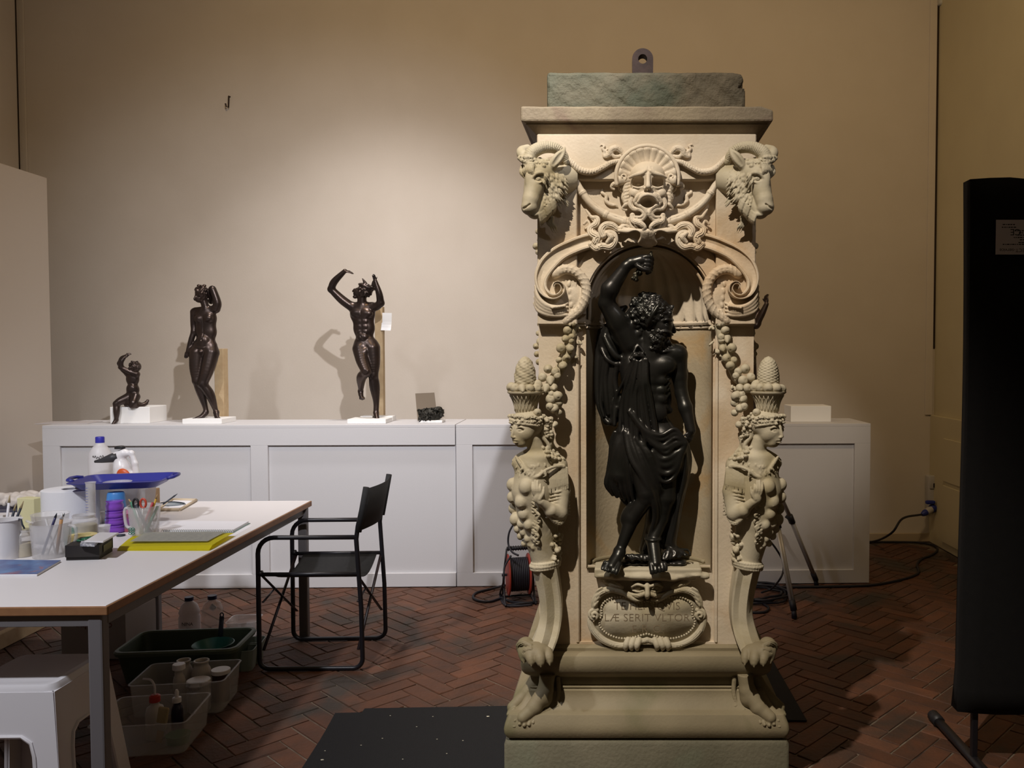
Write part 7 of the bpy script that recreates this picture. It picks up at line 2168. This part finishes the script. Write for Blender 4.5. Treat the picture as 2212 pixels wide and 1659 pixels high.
for k, (x, y) in enumerate(((178, 1166), (188, 1163))):
    o = PZ(x, y, zB + .004); b = BM(); tube(b, [o + Vector((math.cos(u) * .014, math.sin(u) * .020, 0)) for u in [i * math.pi / 8 for i in range(16)]], .0035, 8, closed=True); mk('handle', b, M_GS, t, True)
    b = BM(); rod(b, o + Vector((.012, -.01, 0)), PZ(206 + 3 * k, 1170, zB + .004), .003, .001, 6); mk('blade', b, M_ALU, t)
# magazine
b = BM(); slab(b, [(-60, 1246), (80, 1245), (131, 1215), (0, 1214)], ZT + .0005, ZT + .008)
t = thing('magazine', 'glossy blue magazine at the near left of the table', 'magazine', tuple(PZ(40, 1230, ZT)))
mk('pages', b, M_PAPER, t)
b = BM(); slab(b, [(-60, 1246), (80, 1245), (131, 1215), (0, 1214)], ZT + .0081, ZT + .009); mk('cover', b, mat('blue_cover', (.04, .05, .20), .3, noise=(.10, .22, .45), nscale=14, noise2=(.35, .10, .08), n2scale=11, n2lo=.58, n2hi=.66), t)
# front beaker jug with brushes
a = At(92, 1208); s = a.s
t = thing('beaker_jug', 'clear measuring jug holding brushes at the near left of the table', 'jug', tuple(a.o))
b = BM(); cup(b, a.o + Vector((0, .05, 0)), 35 * s, 40 * s, 75 * s, .002, 32, .002); tube(b, cat([tuple(a.o + Vector((0, .05, 0)) + Vector(p) * s) for p in ((-38, 0, 72), (-48, 0, 76), (-54, 0, 78))], 4), [6 * s, 4 * s, 1.5 * s] if False else 3 * s, 8); mk('body', b, M_CLEAR, t, 'auto')
b = BM(); tube(b, cat([tuple(a.o + Vector((0, .05, 0)) + Vector(p) * s) for p in ((38, 0, 68), (52, 0, 66), (56, 0, 48), (50, 0, 28), (37, 0, 24))], 5), 3.5 * s, 8); mk('handle', b, M_CLEAR, t, True)
oo = a.o + Vector((0, .05, 0))
stick(oo, Vector((-20, 0, 4)) * s, Vector((16, -8, 88)) * s, 2.6 * s, mat('navy_lacquer', (.03, .03, .10), .35), 'dark blue brush handle in the clear front jug', 'paint_brush', 'brush', 10 * s, M_DRK)
stick(oo, Vector((6, 8, 4)) * s, Vector((28, -6, 84)) * s, 3.4 * s, mat('orange_wood', (.5, .26, .10), .5), 'orange wooden brush leaning right in the clear front jug', 'paint_brush', 'brush', 14 * s, M_PAPER)
stick(oo, Vector((-4, -8, 4)) * s, Vector((20, 12, 86)) * s, 1.6 * s, M_ALU, 'thin metal tool leaning in the clear front jug', 'metal_tool', 'tool', 8 * s, M_DRK)
stick(oo, Vector((10, 0, 4)) * s, Vector((-14, 4, 82)) * s, 2.0 * s, M_FROST, 'pale plastic rod leaning left in the clear front jug', 'plastic_rod', 'rod')
# white paper cup at the edge
a = At(-8, 1213); s = a.s; b = BM(); cup(b, a.o + Vector((0, .05, 0)), 27 * s, 31 * s, 86 * s, .002, 32, .003); solo('paper_cup', b, M_WPL, 'white paper cup cut by the left picture edge', 'cup', smooth='auto')
b = BM(); o = PZ(-8, 1213, ZT) + Vector((.062, .05, .150)); tube(b, [o + Vector((-.012, 0, -.01)), o + Vector((-.008, 0, .002)), o, o + Vector((.004, 0, -.02)), o + Vector((.012, 0, -.036))], .003, 6); solo('hex_key', b, M_DRK, 'small bent dark hex key hooked on the white cup', 'tool')
# jars
def jar(px, py, rpx, hpx, label, m, fill=None, fm=None, name='jar', lid=None, lm=None):
    a = At(px, py); s = a.s; o = a.o + Vector((0, rpx * s, 0))
    t = thing(name, label, 'jar', tuple(o)); b = BM()
    lathe(b, [(0, 0), (rpx * .94 * s, 0), (rpx * s, 2 * s), (rpx * s, hpx * .82 * s), (rpx * .82 * s, hpx * .9 * s), (rpx * .84 * s, hpx * s), (rpx * .8 * s, hpx * s), (rpx * .78 * s, hpx * .9 * s)], o, 28, cap=False); mk('glass', b, m, t, 'auto')
    if fill:
        b = BM(); lathe(b, [(0, 1 * s), (rpx * .93 * s, 1 * s), (rpx * .93 * s, fill * s), (0, fill * s)], o, 24); mk('contents', b, fm, t, 'auto')
    if lid:
        b = BM(); lathe(b, [(rpx * .88 * s, hpx * .9 * s), (rpx * .88 * s, (hpx + lid) * s), (0, (hpx + lid) * s)], o, 24); mk('lid', b, lm, t, 'auto')
    return t
M_CREAM = mat('cream_powder', (.52, .44, .26), .9); M_TAPE = mat('masking_tape_yellow', (.62, .52, .24), .7)
jar(38, 1206, 19, 60, 'jar of cream powder between the cup and the front jug', M_CLEAR, 30, M_CREAM)
jar(165, 1178, 27, 62, 'clear jar of grey beige paste behind the dark box', M_CLEAR, 40, mat('beige_paste', (.36, .33, .25), .8))
a = At(166, 1186); s = a.s; o = a.o + Vector((0, 26 * s, 0))
for k in range(2):
    b = BM(); lathe(b, [(16 * s, 0), (28 * s, 0), (28 * s, 13 * s), (16 * s, 13 * s), (16 * s, 0)], o + Vector((0, -6 * s, 14.2 * k * s)), 32, cap=False); solo('masking_tape', b, M_TAPE, ('lower', 'upper')[k] + ' yellowish masking tape roll behind the dark box', 'tape', 'stacked tape rolls', 'auto')
a = At(140, 1182); b = BM(); lathe(b, [(16 * a.s, 0), (18 * a.s, 40 * a.s), (0, 40 * a.s)], a.o + Vector((0, .05, 0)), 24); solo('printed_tub', b, mat('teal_print', (.06, .24, .24), .5, noise=(.6, .58, .5), nscale=40), 'teal and white printed tub behind the front jug handle', 'tub', smooth='auto')
a = At(221, 1162); b = BM(); cup(b, a.o, 13 * a.s, 16 * a.s, 27 * a.s, .0012); solo('small_beaker', b, M_CLEAR, 'small clear beaker in front of the purple tubs', 'beaker')
a = At(236, 1158); b = BM(); lathe(b, [(0, 0), (.016, 0), (.018, .006), (0, .008)], a.o + Vector((.05, .0, 0)), 18); solo('bottle_lid', b, M_DRK, 'small dark lid lying by the measuring jug', 'lid')
# left cluster
a = At(92, 1176); b = BM(); cup(b, a.o + Vector((0, .05, 0)), 30 * a.s, 36 * a.s, 62 * a.s, .0015); solo('clear_tub', b, M_CLEAR, 'large clear tub behind the front jug', 'tub')
a = At(82, 1150); b = BM(); lathe(b, [(0, 0), (14 * a.s, 0), (12 * a.s, 8 * a.s), (4 * a.s, 11 * a.s), (0, 11 * a.s)], a.o + Vector((0, .04, .004)), 16); solo('natural_sponge', b, mat('sponge_brown', (.30, .20, .10), .95, bump=1, bscale=120), 'brown natural sponge in the clear tub', 'sponge')
a = At(56, 1146); b = BM(); bx(b, -22 * a.s, 22 * a.s, 0, .05, 0, 70 * a.s, .002, 1, Matrix.Translation(a.o) @ Matrix.Rotation(R(-12), 4, 'Z')); solo('sticky_note_pad', b, mat('pale_yellow_paper', (.66, .62, .36), .8), 'thick pale yellow sticky note pad standing at the left', 'note pad')
a = At(10, 1165); b = BM(); cup(b, a.o, 26 * a.s, 30 * a.s, 48 * a.s, .002); solo('brush_pot', b, M_FROST, 'frosted pot of brushes at the left picture edge', 'pot')
for k, (x0, x1, h, lab) in enumerate(((-6, -16, 92, 'leftmost upright brush in the frosted pot'), (2, 10, 96, 'pale tipped brush in the frosted pot'), (8, 34, 84, 'brush leaning right in the frosted pot'), (0, 18, 78, 'short dark brush in the frosted pot'))):
    stick(a.o, Vector((x0, 4 * k - 6, 3)) * a.s, Vector((x1, 2 * k, h - 16)) * a.s, 2.6 * a.s, (M_WOOD, M_PAPER, M_DRK, M_DRK)[k], lab, 'paint_brush', 'brush', 16 * a.s, M_BRIS)
for k in range(3):
    b = BM(); slab(b, [(-40 + 6 * k, 1108 - 5 * k), (70 + 8 * k, 1106 - 5 * k), (104, 1084 - k), (6, 1085 - k)], ZT + .0005 + .009 * k, ZT + .009 + .009 * k)
    solo('dark_magazine', b, mat('dark_cover%d' % k, ((.03, .03, .06), (.05, .04, .05), (.03, .03, .04))[k], .4, noise=(.10, .10, .13), nscale=20), ('lowest', 'middle', 'top')[k] + ' dark magazine of the stack at the back left of the table', 'magazine', 'dark magazines')
c = Clay(-40, 108, 1046, 1088, -40, 40, 2)
for k in range(26):
    x, y, f = random.uniform(-30, 96), random.uniform(1068, 1078), random.uniform(-30, 30); c.ell((x, y, f), (random.uniform(14, 24), random.uniform(6, 12), 14), 3)
c.noise(2.5, 26, 3)
tw = thing('crumpled_sheet', 'crumpled translucent plastic sheet at the back left of the table', 'plastic sheet', tuple(At(40, 1098).o))
c.build('sheet', mat('crumpled_plastic', (.60, .55, .50), .5), tw, dT(1098), (40, 1088), dz=-.008)
# framed white tray with small dish and brush
t = thing('shallow_tray', 'shallow white wooden framed tray at the back of the table', 'tray', tuple(PZ(385, 1095, ZT)))
q = [(340, 1104), (388, 1104), (424, 1083), (372, 1082)]
b = BM(); A = slab(b, q, ZT + .001, ZT + .005); mk('bottom', b, M_PAPER, t)
for i in range(4):
    b = BM(); tube(b, [A[i] + Vector((0, 0, .006)), A[(i + 1) % 4] + Vector((0, 0, .006))], .009, 4); mk('rim', b, mat('pale_wood', (.55, .45, .32), .6), t)
b = BM(); o = PZ(376, 1092, ZT); lathe(b, [(0, .006), (.045, .006), (.05, .010), (.046, .010), (0, .008)], o, 28); solo('round_mirror', b, mat('grey_glass', (.28, .33, .36), .15), 'small round grey glass disc on the white tray', 'disc', smooth='auto')
stick(PZ(352, 1098, ZT), (0, 0, .02), tuple(PZ(376, 1072, ZT + .055) - PZ(352, 1098, ZT)), .004, M_DRK, 'dark slim brush leaning on the white tray', 'paint_brush', 'brush', .02, M_DRK)
a = At(322, 1092); b = BM(); bx(b, -.02, .03, 0, .05, 0, .085, .002, 1, Matrix.Translation(a.o)); solo('cardboard_box', b, mat('brown_board', (.34, .22, .12), .8), 'small brown cardboard box behind the frosted jug', 'box')
b = BM(); pts = [PZ(x, y, ZT + .012) for x, y in ((330, 1092), (350, 1086), (372, 1084), (392, 1086), (400, 1089))]; tube(b, cat([tuple(p) for p in pts], 5), .003, 6); solo('thin_wire', b, M_DRK, 'thin dark wire lying across the white tray', 'wire')

# ================================================================== UNDER THE TABLE
# white plastic stool
st0 = PZ(95, 1600, 0); zS = .455
stc = Vector((P(118, 1480, 2.78).x - .03, 2.74, 0))
t = thing('plastic_stool', 'white plastic stool half under the table', 'stool', tuple(stc))
M_STL = mat('stool_white', (.66, .64, .66), .35)
MS = Matrix.Translation(stc) @ Matrix.Rotation(R(2), 4, 'Z')
b = BM(); ring = lambda hw, hd, z, r: [MS @ Vector((x, y, z)) for x, y in rect_round(hw, hd, r, 5)]
loft(b, [ring(.150, .150, zS - .045, .035), ring(.145, .145, zS - .012, .035), ring(.138, .138, zS, .03), ring(.120, .120, zS, .026), ring(.112, .112, zS - .004, .024)], cap0=False, smooth=True)
mk('seat', b, M_STL, t, 'auto')
def panel_leg(ang):
    """one side of the stool: a splayed wall with an arched opening"""
    b = BM(); Mr = MS @ Matrix.Rotation(ang, 4, 'Z')
    ht = zS - .02; w1, w0 = .145, .195; ow0, ow1, oh = .125, .085, .300
    out = [(-w0, 0), (-ow0, 0)] + [(-ow1 - .012, oh - .06), (-ow1, oh - .02), (-ow1 + .03, oh)] + [(ow1 - .03, oh), (ow1, oh - .02), (ow1 + .012, oh - .06)] + [(ow0, 0), (w0, 0), (w1, ht), (-w1, ht)]
    def f0(p): k = p[1] / ht; return Mr @ Vector((p[0], -(.195 + (.148 - .195) * k), p[1]))
    def f1(p): k = p[1] / ht; return Mr @ Vector((p[0] * .985, -(.195 + (.148 - .195) * k) + .010, p[1]))
    loops = [[Vector((p[0], p[1], 0)) for p in out]]
    A = [b.verts.new(f0(p)) for p in out]; B2 = [b.verts.new(f1(p)) for p in out]
    for tr in tessellate_polygon(loops):
        b.faces.new([A[i] for i in tr]); b.faces.new([B2[i] for i in reversed(tr)])
    n = len(out)
    for i in range(n): b.faces.new((A[i], A[(i + 1) % n], B2[(i + 1) % n], B2[i]))
    bmesh.ops.recalc_face_normals(b, faces=b.faces)
    arch_ = out[1:9]
    tube(b, [f0(p) + (Mr.to_3x3() @ Vector((0, -.001, 0))) for p in arch_], .006, 6)
    mk('leg_panel', b, M_STL, t, 'auto')
for k in range(4): panel_leg(k * math.pi / 2)
# crates and boxes
def GP(px, py, z=0): return PZ(px, py, z)
M_GCR = mat('dark_green_plastic', (.045, .065, .04), .5)
p = GP(372, 1482); t = thing('green_crate', 'dark green plastic crate under the table', 'crate', (p.x, p.y + .16, 0))
b = BM(); cG = Vector((p.x - .01, p.y + .16, .001)); rtub(b, cG, .235, .125, .262, .150, .150, .04, .004, R(6), .0); mk('body', b, M_GCR, t, 'auto')
b = BM(); MG = Matrix.Translation(cG) @ Matrix.Rotation(R(6), 4, 'Z'); rr_ = rect_round(.268, .156, .045, 6)
loft(b, [[MG @ Vector((x * k, y * k2, z)) for x, y in rr_] for k, k2, z in ((1, 1, .135), (1.02, 1.03, .150), (1.0, 1.0, .158), (.955, .93, .158), (.95, .92, .150))], cap0=False, cap1=False, smooth=False); mk('rim', b, mat('grey_green_rim', (.10, .13, .09), .5), t, 'auto')
M_TEAL = mat('teal_plastic', (.015, .13, .11), .4)
t = thing('teal_sieve', 'teal plastic strainer with handle lying in the green crate', 'strainer', tuple(cG + Vector((.13, -.02, .09))))
b = BM(); lathe(b, [(.01, 0), (.055, .01), (.085, .055), (.092, .058), (.088, .06), (.055, .014), (.01, .004)], cG + Vector((.13, -.02, .088)), 28); mk('bowl', b, M_TEAL, t, 'auto')
b = BM(); o = cG + Vector((.12, .07, .14)); tube(b, [o, o + Vector((.0, .01, .06)), o + Vector((.002, .015, .10))], [.014, .011, .012], 8, flat=.4); tube(b, [o + Vector((.002 + .008 * math.cos(u), .015, .108 + .010 * math.sin(u))) for u in [i * math.pi / 5 for i in range(10)]], .003, 6, closed=True); mk('handle', b, M_DRK, t, True)
M_GT = mat('grey_green_tub', (.22, .25, .20), .5)
for k, (x, y) in enumerate(((524, 1452), (541, 1436))):
    o = GP(x, y); b = BM(); rtub(b, o + Vector((0, .05, .001)), .030, .045, .040, .058, .10, .018, .002, R(10), .003); solo('small_bin', b, M_GT, ('nearer', 'farther')[k] + ' small grey green bin beside the green crate', 'bin', 'small grey green bins')
M_BOXC = clear('clear_box_plastic', (.62, .60, .58), .28, .25)
def clearbox(c, hw, hd, h, rz, label):
    b = BM(); rtub(b, c, hw * .94, hd * .94, hw, hd, h, .02, .0025, rz, .006); return solo('clear_box', b, M_BOXC, label, 'box', smooth=False)
c1 = GP(418, 1552); cA = Vector((c1.x - .10, c1.y + .145, .001)); clearbox(cA, .185, .125, .135, R(8), 'clear plastic box of jars standing behind the table leg')
c2 = GP(345, 1640); cB = Vector((c2.x - .11, c2.y + .15, .001)); clearbox(cB, .17, .14, .12, R(8), 'clear plastic box of bottles next to the white stool')
def gjar(o, r, h, label, m, neck=.7, lid=None, lm=None, name='jar'):
    t = thing(name, label, 'jar', tuple(o)); b = BM()
    lathe(b, [(0, 0), (r * .95, 0), (r, .004), (r, h * .68), (r * .86, h * .80), (r * neck, h * .86), (r * neck, h * .95), (r * (neck + .1), h * .96), (r * (neck + .1), h), (r * (neck - .06), h), (r * (neck - .06), h * .9)], o, 24, cap=False); mk('body', b, m, t, True)
    if lid: b = BM(); lathe(b, [(r * 1.04, h), (r * 1.04, h + lid), (r * .98, h + lid + .002), (0, h + lid + .002)], o, 24); mk('lid', b, lm, t, 'auto')
    return t
M_MILK = mat('milky_plastic', (.50, .46, .42), .45)
gjar(cA + Vector((-.045, .06, .003)), .036, .165, 'milky wide necked jar at the left in the clear box', M_MILK)
gjar(cA + Vector((.035, .055, .003)), .040, .165, 'milky wide necked jar at the right in the clear box', M_MILK)
gjar(cA + Vector((.13, .03, .003)), .038, .12, 'brown jar with white lid in the clear box corner', mat('brown_jar', (.08, .04, .03), .3), .9, .014, M_WPL)
gjar(cA + Vector((.085, -.07, .003)), .045, .115, 'squat milky container with white lid at the front of the clear box', M_FROST, .98, .012, M_WPL)
gjar(cA + Vector((-.01, -.045, .003)), .024, .165, 'slim milky bottle with white cap in the clear box', M_MILK, .62, .02, M_WPL, 'slim_bottle')
t = gjar(cB + Vector((.0, .02, .003)), .034, .15, 'squeeze bottle with red cap and bent spout', M_MILK, .45, None, None, 'squeeze_bottle')
b = BM(); o = cB + Vector((.0, .02, .145)); lathe(b, [(.020, 0), (.020, .022), (.012, .028), (0, .028)], o, 18); mk('red_cap', b, mat('cap_red', (.45, .04, .03), .4), t, 'auto')
b = BM(); tube(b, cat([tuple(o + Vector(v)) for v in ((0, 0, .02), (0, 0, .06), (-.015, 0, .085), (-.05, .01, .085))], 5), .004, 8); mk('spout', b, M_FROST, t, True)
t = gjar(cB + Vector((.07, .05, .003)), .022, .135, 'small dark dropper bottle with white collar', mat('dark_glass', (.015, .012, .03), .15), .6, None, None, 'dropper_bottle')
b = BM(); o = cB + Vector((.07, .05, .13)); lathe(b, [(.016, 0), (.016, .018), (.007, .02), (.008, .04), (.004, .05), (0, .05)], o, 16); mk('dropper', b, M_WPL, t, 'auto')
t = thing('flat_brush', 'flat brush with yellowish bristles standing in the clear box', 'brush', tuple(cB + Vector((.045, -.03, .01))))
b = BM(); MB = Matrix.Translation(cB + Vector((.045, -.04, .01))) @ Matrix.Rotation(R(10), 4, 'Y'); bx(b, -.02, .02, -.006, .006, .075, .14, .004, 1, MB); mk('bristles', b, M_BRIS, t)
b = BM(); bx(b, -.021, .021, -.007, .007, .05, .078, .002, 1, MB); mk('ferrule', b, M_ALU, t); b = BM(); bx(b, -.012, .012, -.006, .006, .0, .05, .004, 1, MB); mk('handle', b, M_WOOD, t)
b = BM(); lathe(b, [(0, 0), (.04, 0), (.045, .03), (.042, .03), (0, .01)], cB + Vector((.11, -.02, .004)), 24); solo('green_dish', b, mat('bright_green', (.03, .16, .05), .4), 'bright green round dish in the clear box by the stool', 'dish', smooth='auto')
# bottles behind the crate
def pet(px, py, rpx, hpx, m, label, txt=None, tagw=False):
    o = GP(px, py); s = o.y / FPX; o = o + Vector((0, rpx * s, .001)); t = thing('plastic_bottle', label, 'bottle', tuple(o)); b = BM()
    lathe(b, [(0, 0), (rpx * .95 * s, 0), (rpx * s, 3 * s), (rpx * s, hpx * .55 * s), (rpx * .9 * s, hpx * .6 * s), (rpx * s, hpx * .66 * s), (rpx * .75 * s, hpx * .82 * s), (rpx * .36 * s, hpx * .9 * s), (rpx * .34 * s, hpx * .95 * s)], o, 28); mk('body', b, m, t, True)
    b = BM(); lathe(b, [(rpx * .42 * s, hpx * .92 * s), (rpx * .42 * s, hpx * s), (0, hpx * s)], o, 20); mk('cap', b, mat('navy_cap', (.015, .015, .07), .4), t, 'auto')
    if txt: mk('handwriting', text_bm(txt, 10 * s, .0002, Matrix.Translation(o + Vector((rpx * .3 * s, -rpx * 1.02 * s, hpx * .42 * s))) @ Matrix.Rotation(R(90), 4, 'X')), M_BLACKP, t)
    if tagw:
        b = BM(); bx(b, 0, .03, -.001, .001, -.03, .0, 0, 1, Matrix.Translation(o + Vector((rpx * .3 * s, -rpx * .6 * s, hpx * .86 * s))) @ Matrix.Rotation(R(40), 4, 'Y')); mk('tag', b, M_PAPER, t)
pet(399, 1392, 22, 98, M_FROST, 'milky bottle with dark cap and handwriting behind the green crate', 'NINA')
pet(449, 1390, 23, 99, M_CLEAR, 'clear water bottle with blue cap and paper tag behind the crate', None, True)
b = BM(); o = GP(505, 1385); rtub(b, o + Vector((.02, .08, .001)), .06, .06, .075, .075, .09, .02, .002, R(8), .004); solo('clear_bowl', b, M_CLEAR, 'small clear tub on the floor right of the bottles', 'tub')
# white cardboard box with lettering, jerrycan, blue cloth
p = GP(202, 1424); hb = .235
t = thing('shipping_box', 'white cardboard box with red brown lettering under the table', 'box', (p.x, p.y + .1, 0))
b = BM(); MBX = Matrix.Translation((p.x, p.y, 0)) @ Matrix.Rotation(R(-3), 4, 'Z'); bx(b, -.165, .165, 0, .25, .001, hb, .003, 1, MBX); mk('carton', b, mat('white_board', (.36, .32, .30), .8), t)
mk('lettering', text_bm('Gap     ro', .05, .0003, MBX @ Matrix.Translation((.0, -.001, hb - .075)) @ Matrix.Rotation(R(90), 4, 'X')), mat('red_brown_print', (.16, .06, .05), .8), t)
b = BM(); bx(b, -.17, .0, -.01, .25, hb + .001, hb + .02, .006, 2, MBX); solo('blue_cloth', b, mat('blue_cloth', (.02, .06, .16), .9), 'folded blue cloth on top of the white carton', 'cloth')
p = GP(288, 1392); c = Clay(270, 338, 1296, 1410, -40, 40, 2); c.box(276, 332, 1316, 1404, -34, 34, 12, 0); c.cone((304, 1312, 0), 12, (304, 1302, 0), 9, 4); c.ell((290, 1318, 0), (18, 12, 12), 6)
t = thing('jerrycan', 'pale plastic jerrycan behind the near table leg', 'canister', (P(304, 1404, 4.6).x, 4.6, 0)); c.build('body', mat('cream_plastic', (.44, .40, .36), .5), t, 4.6, (304, 1404), dz=.13)
b = BM(); o = P(304, 1304, 4.6) + Vector((0, 0, .13)); lathe(b, [(.022, 0), (.022, .025), (0, .025)], o, 18); mk('cap', b, M_DRK, t, 'auto')
cable([P(152, 1335, p.y - .1), P(150, 1360, p.y - .12), P(150, 1390, p.y - .12), P(156, 1412, p.y - .13), GP(170, 1440, .008)], 'black cable hanging in front of the white carton', .005)
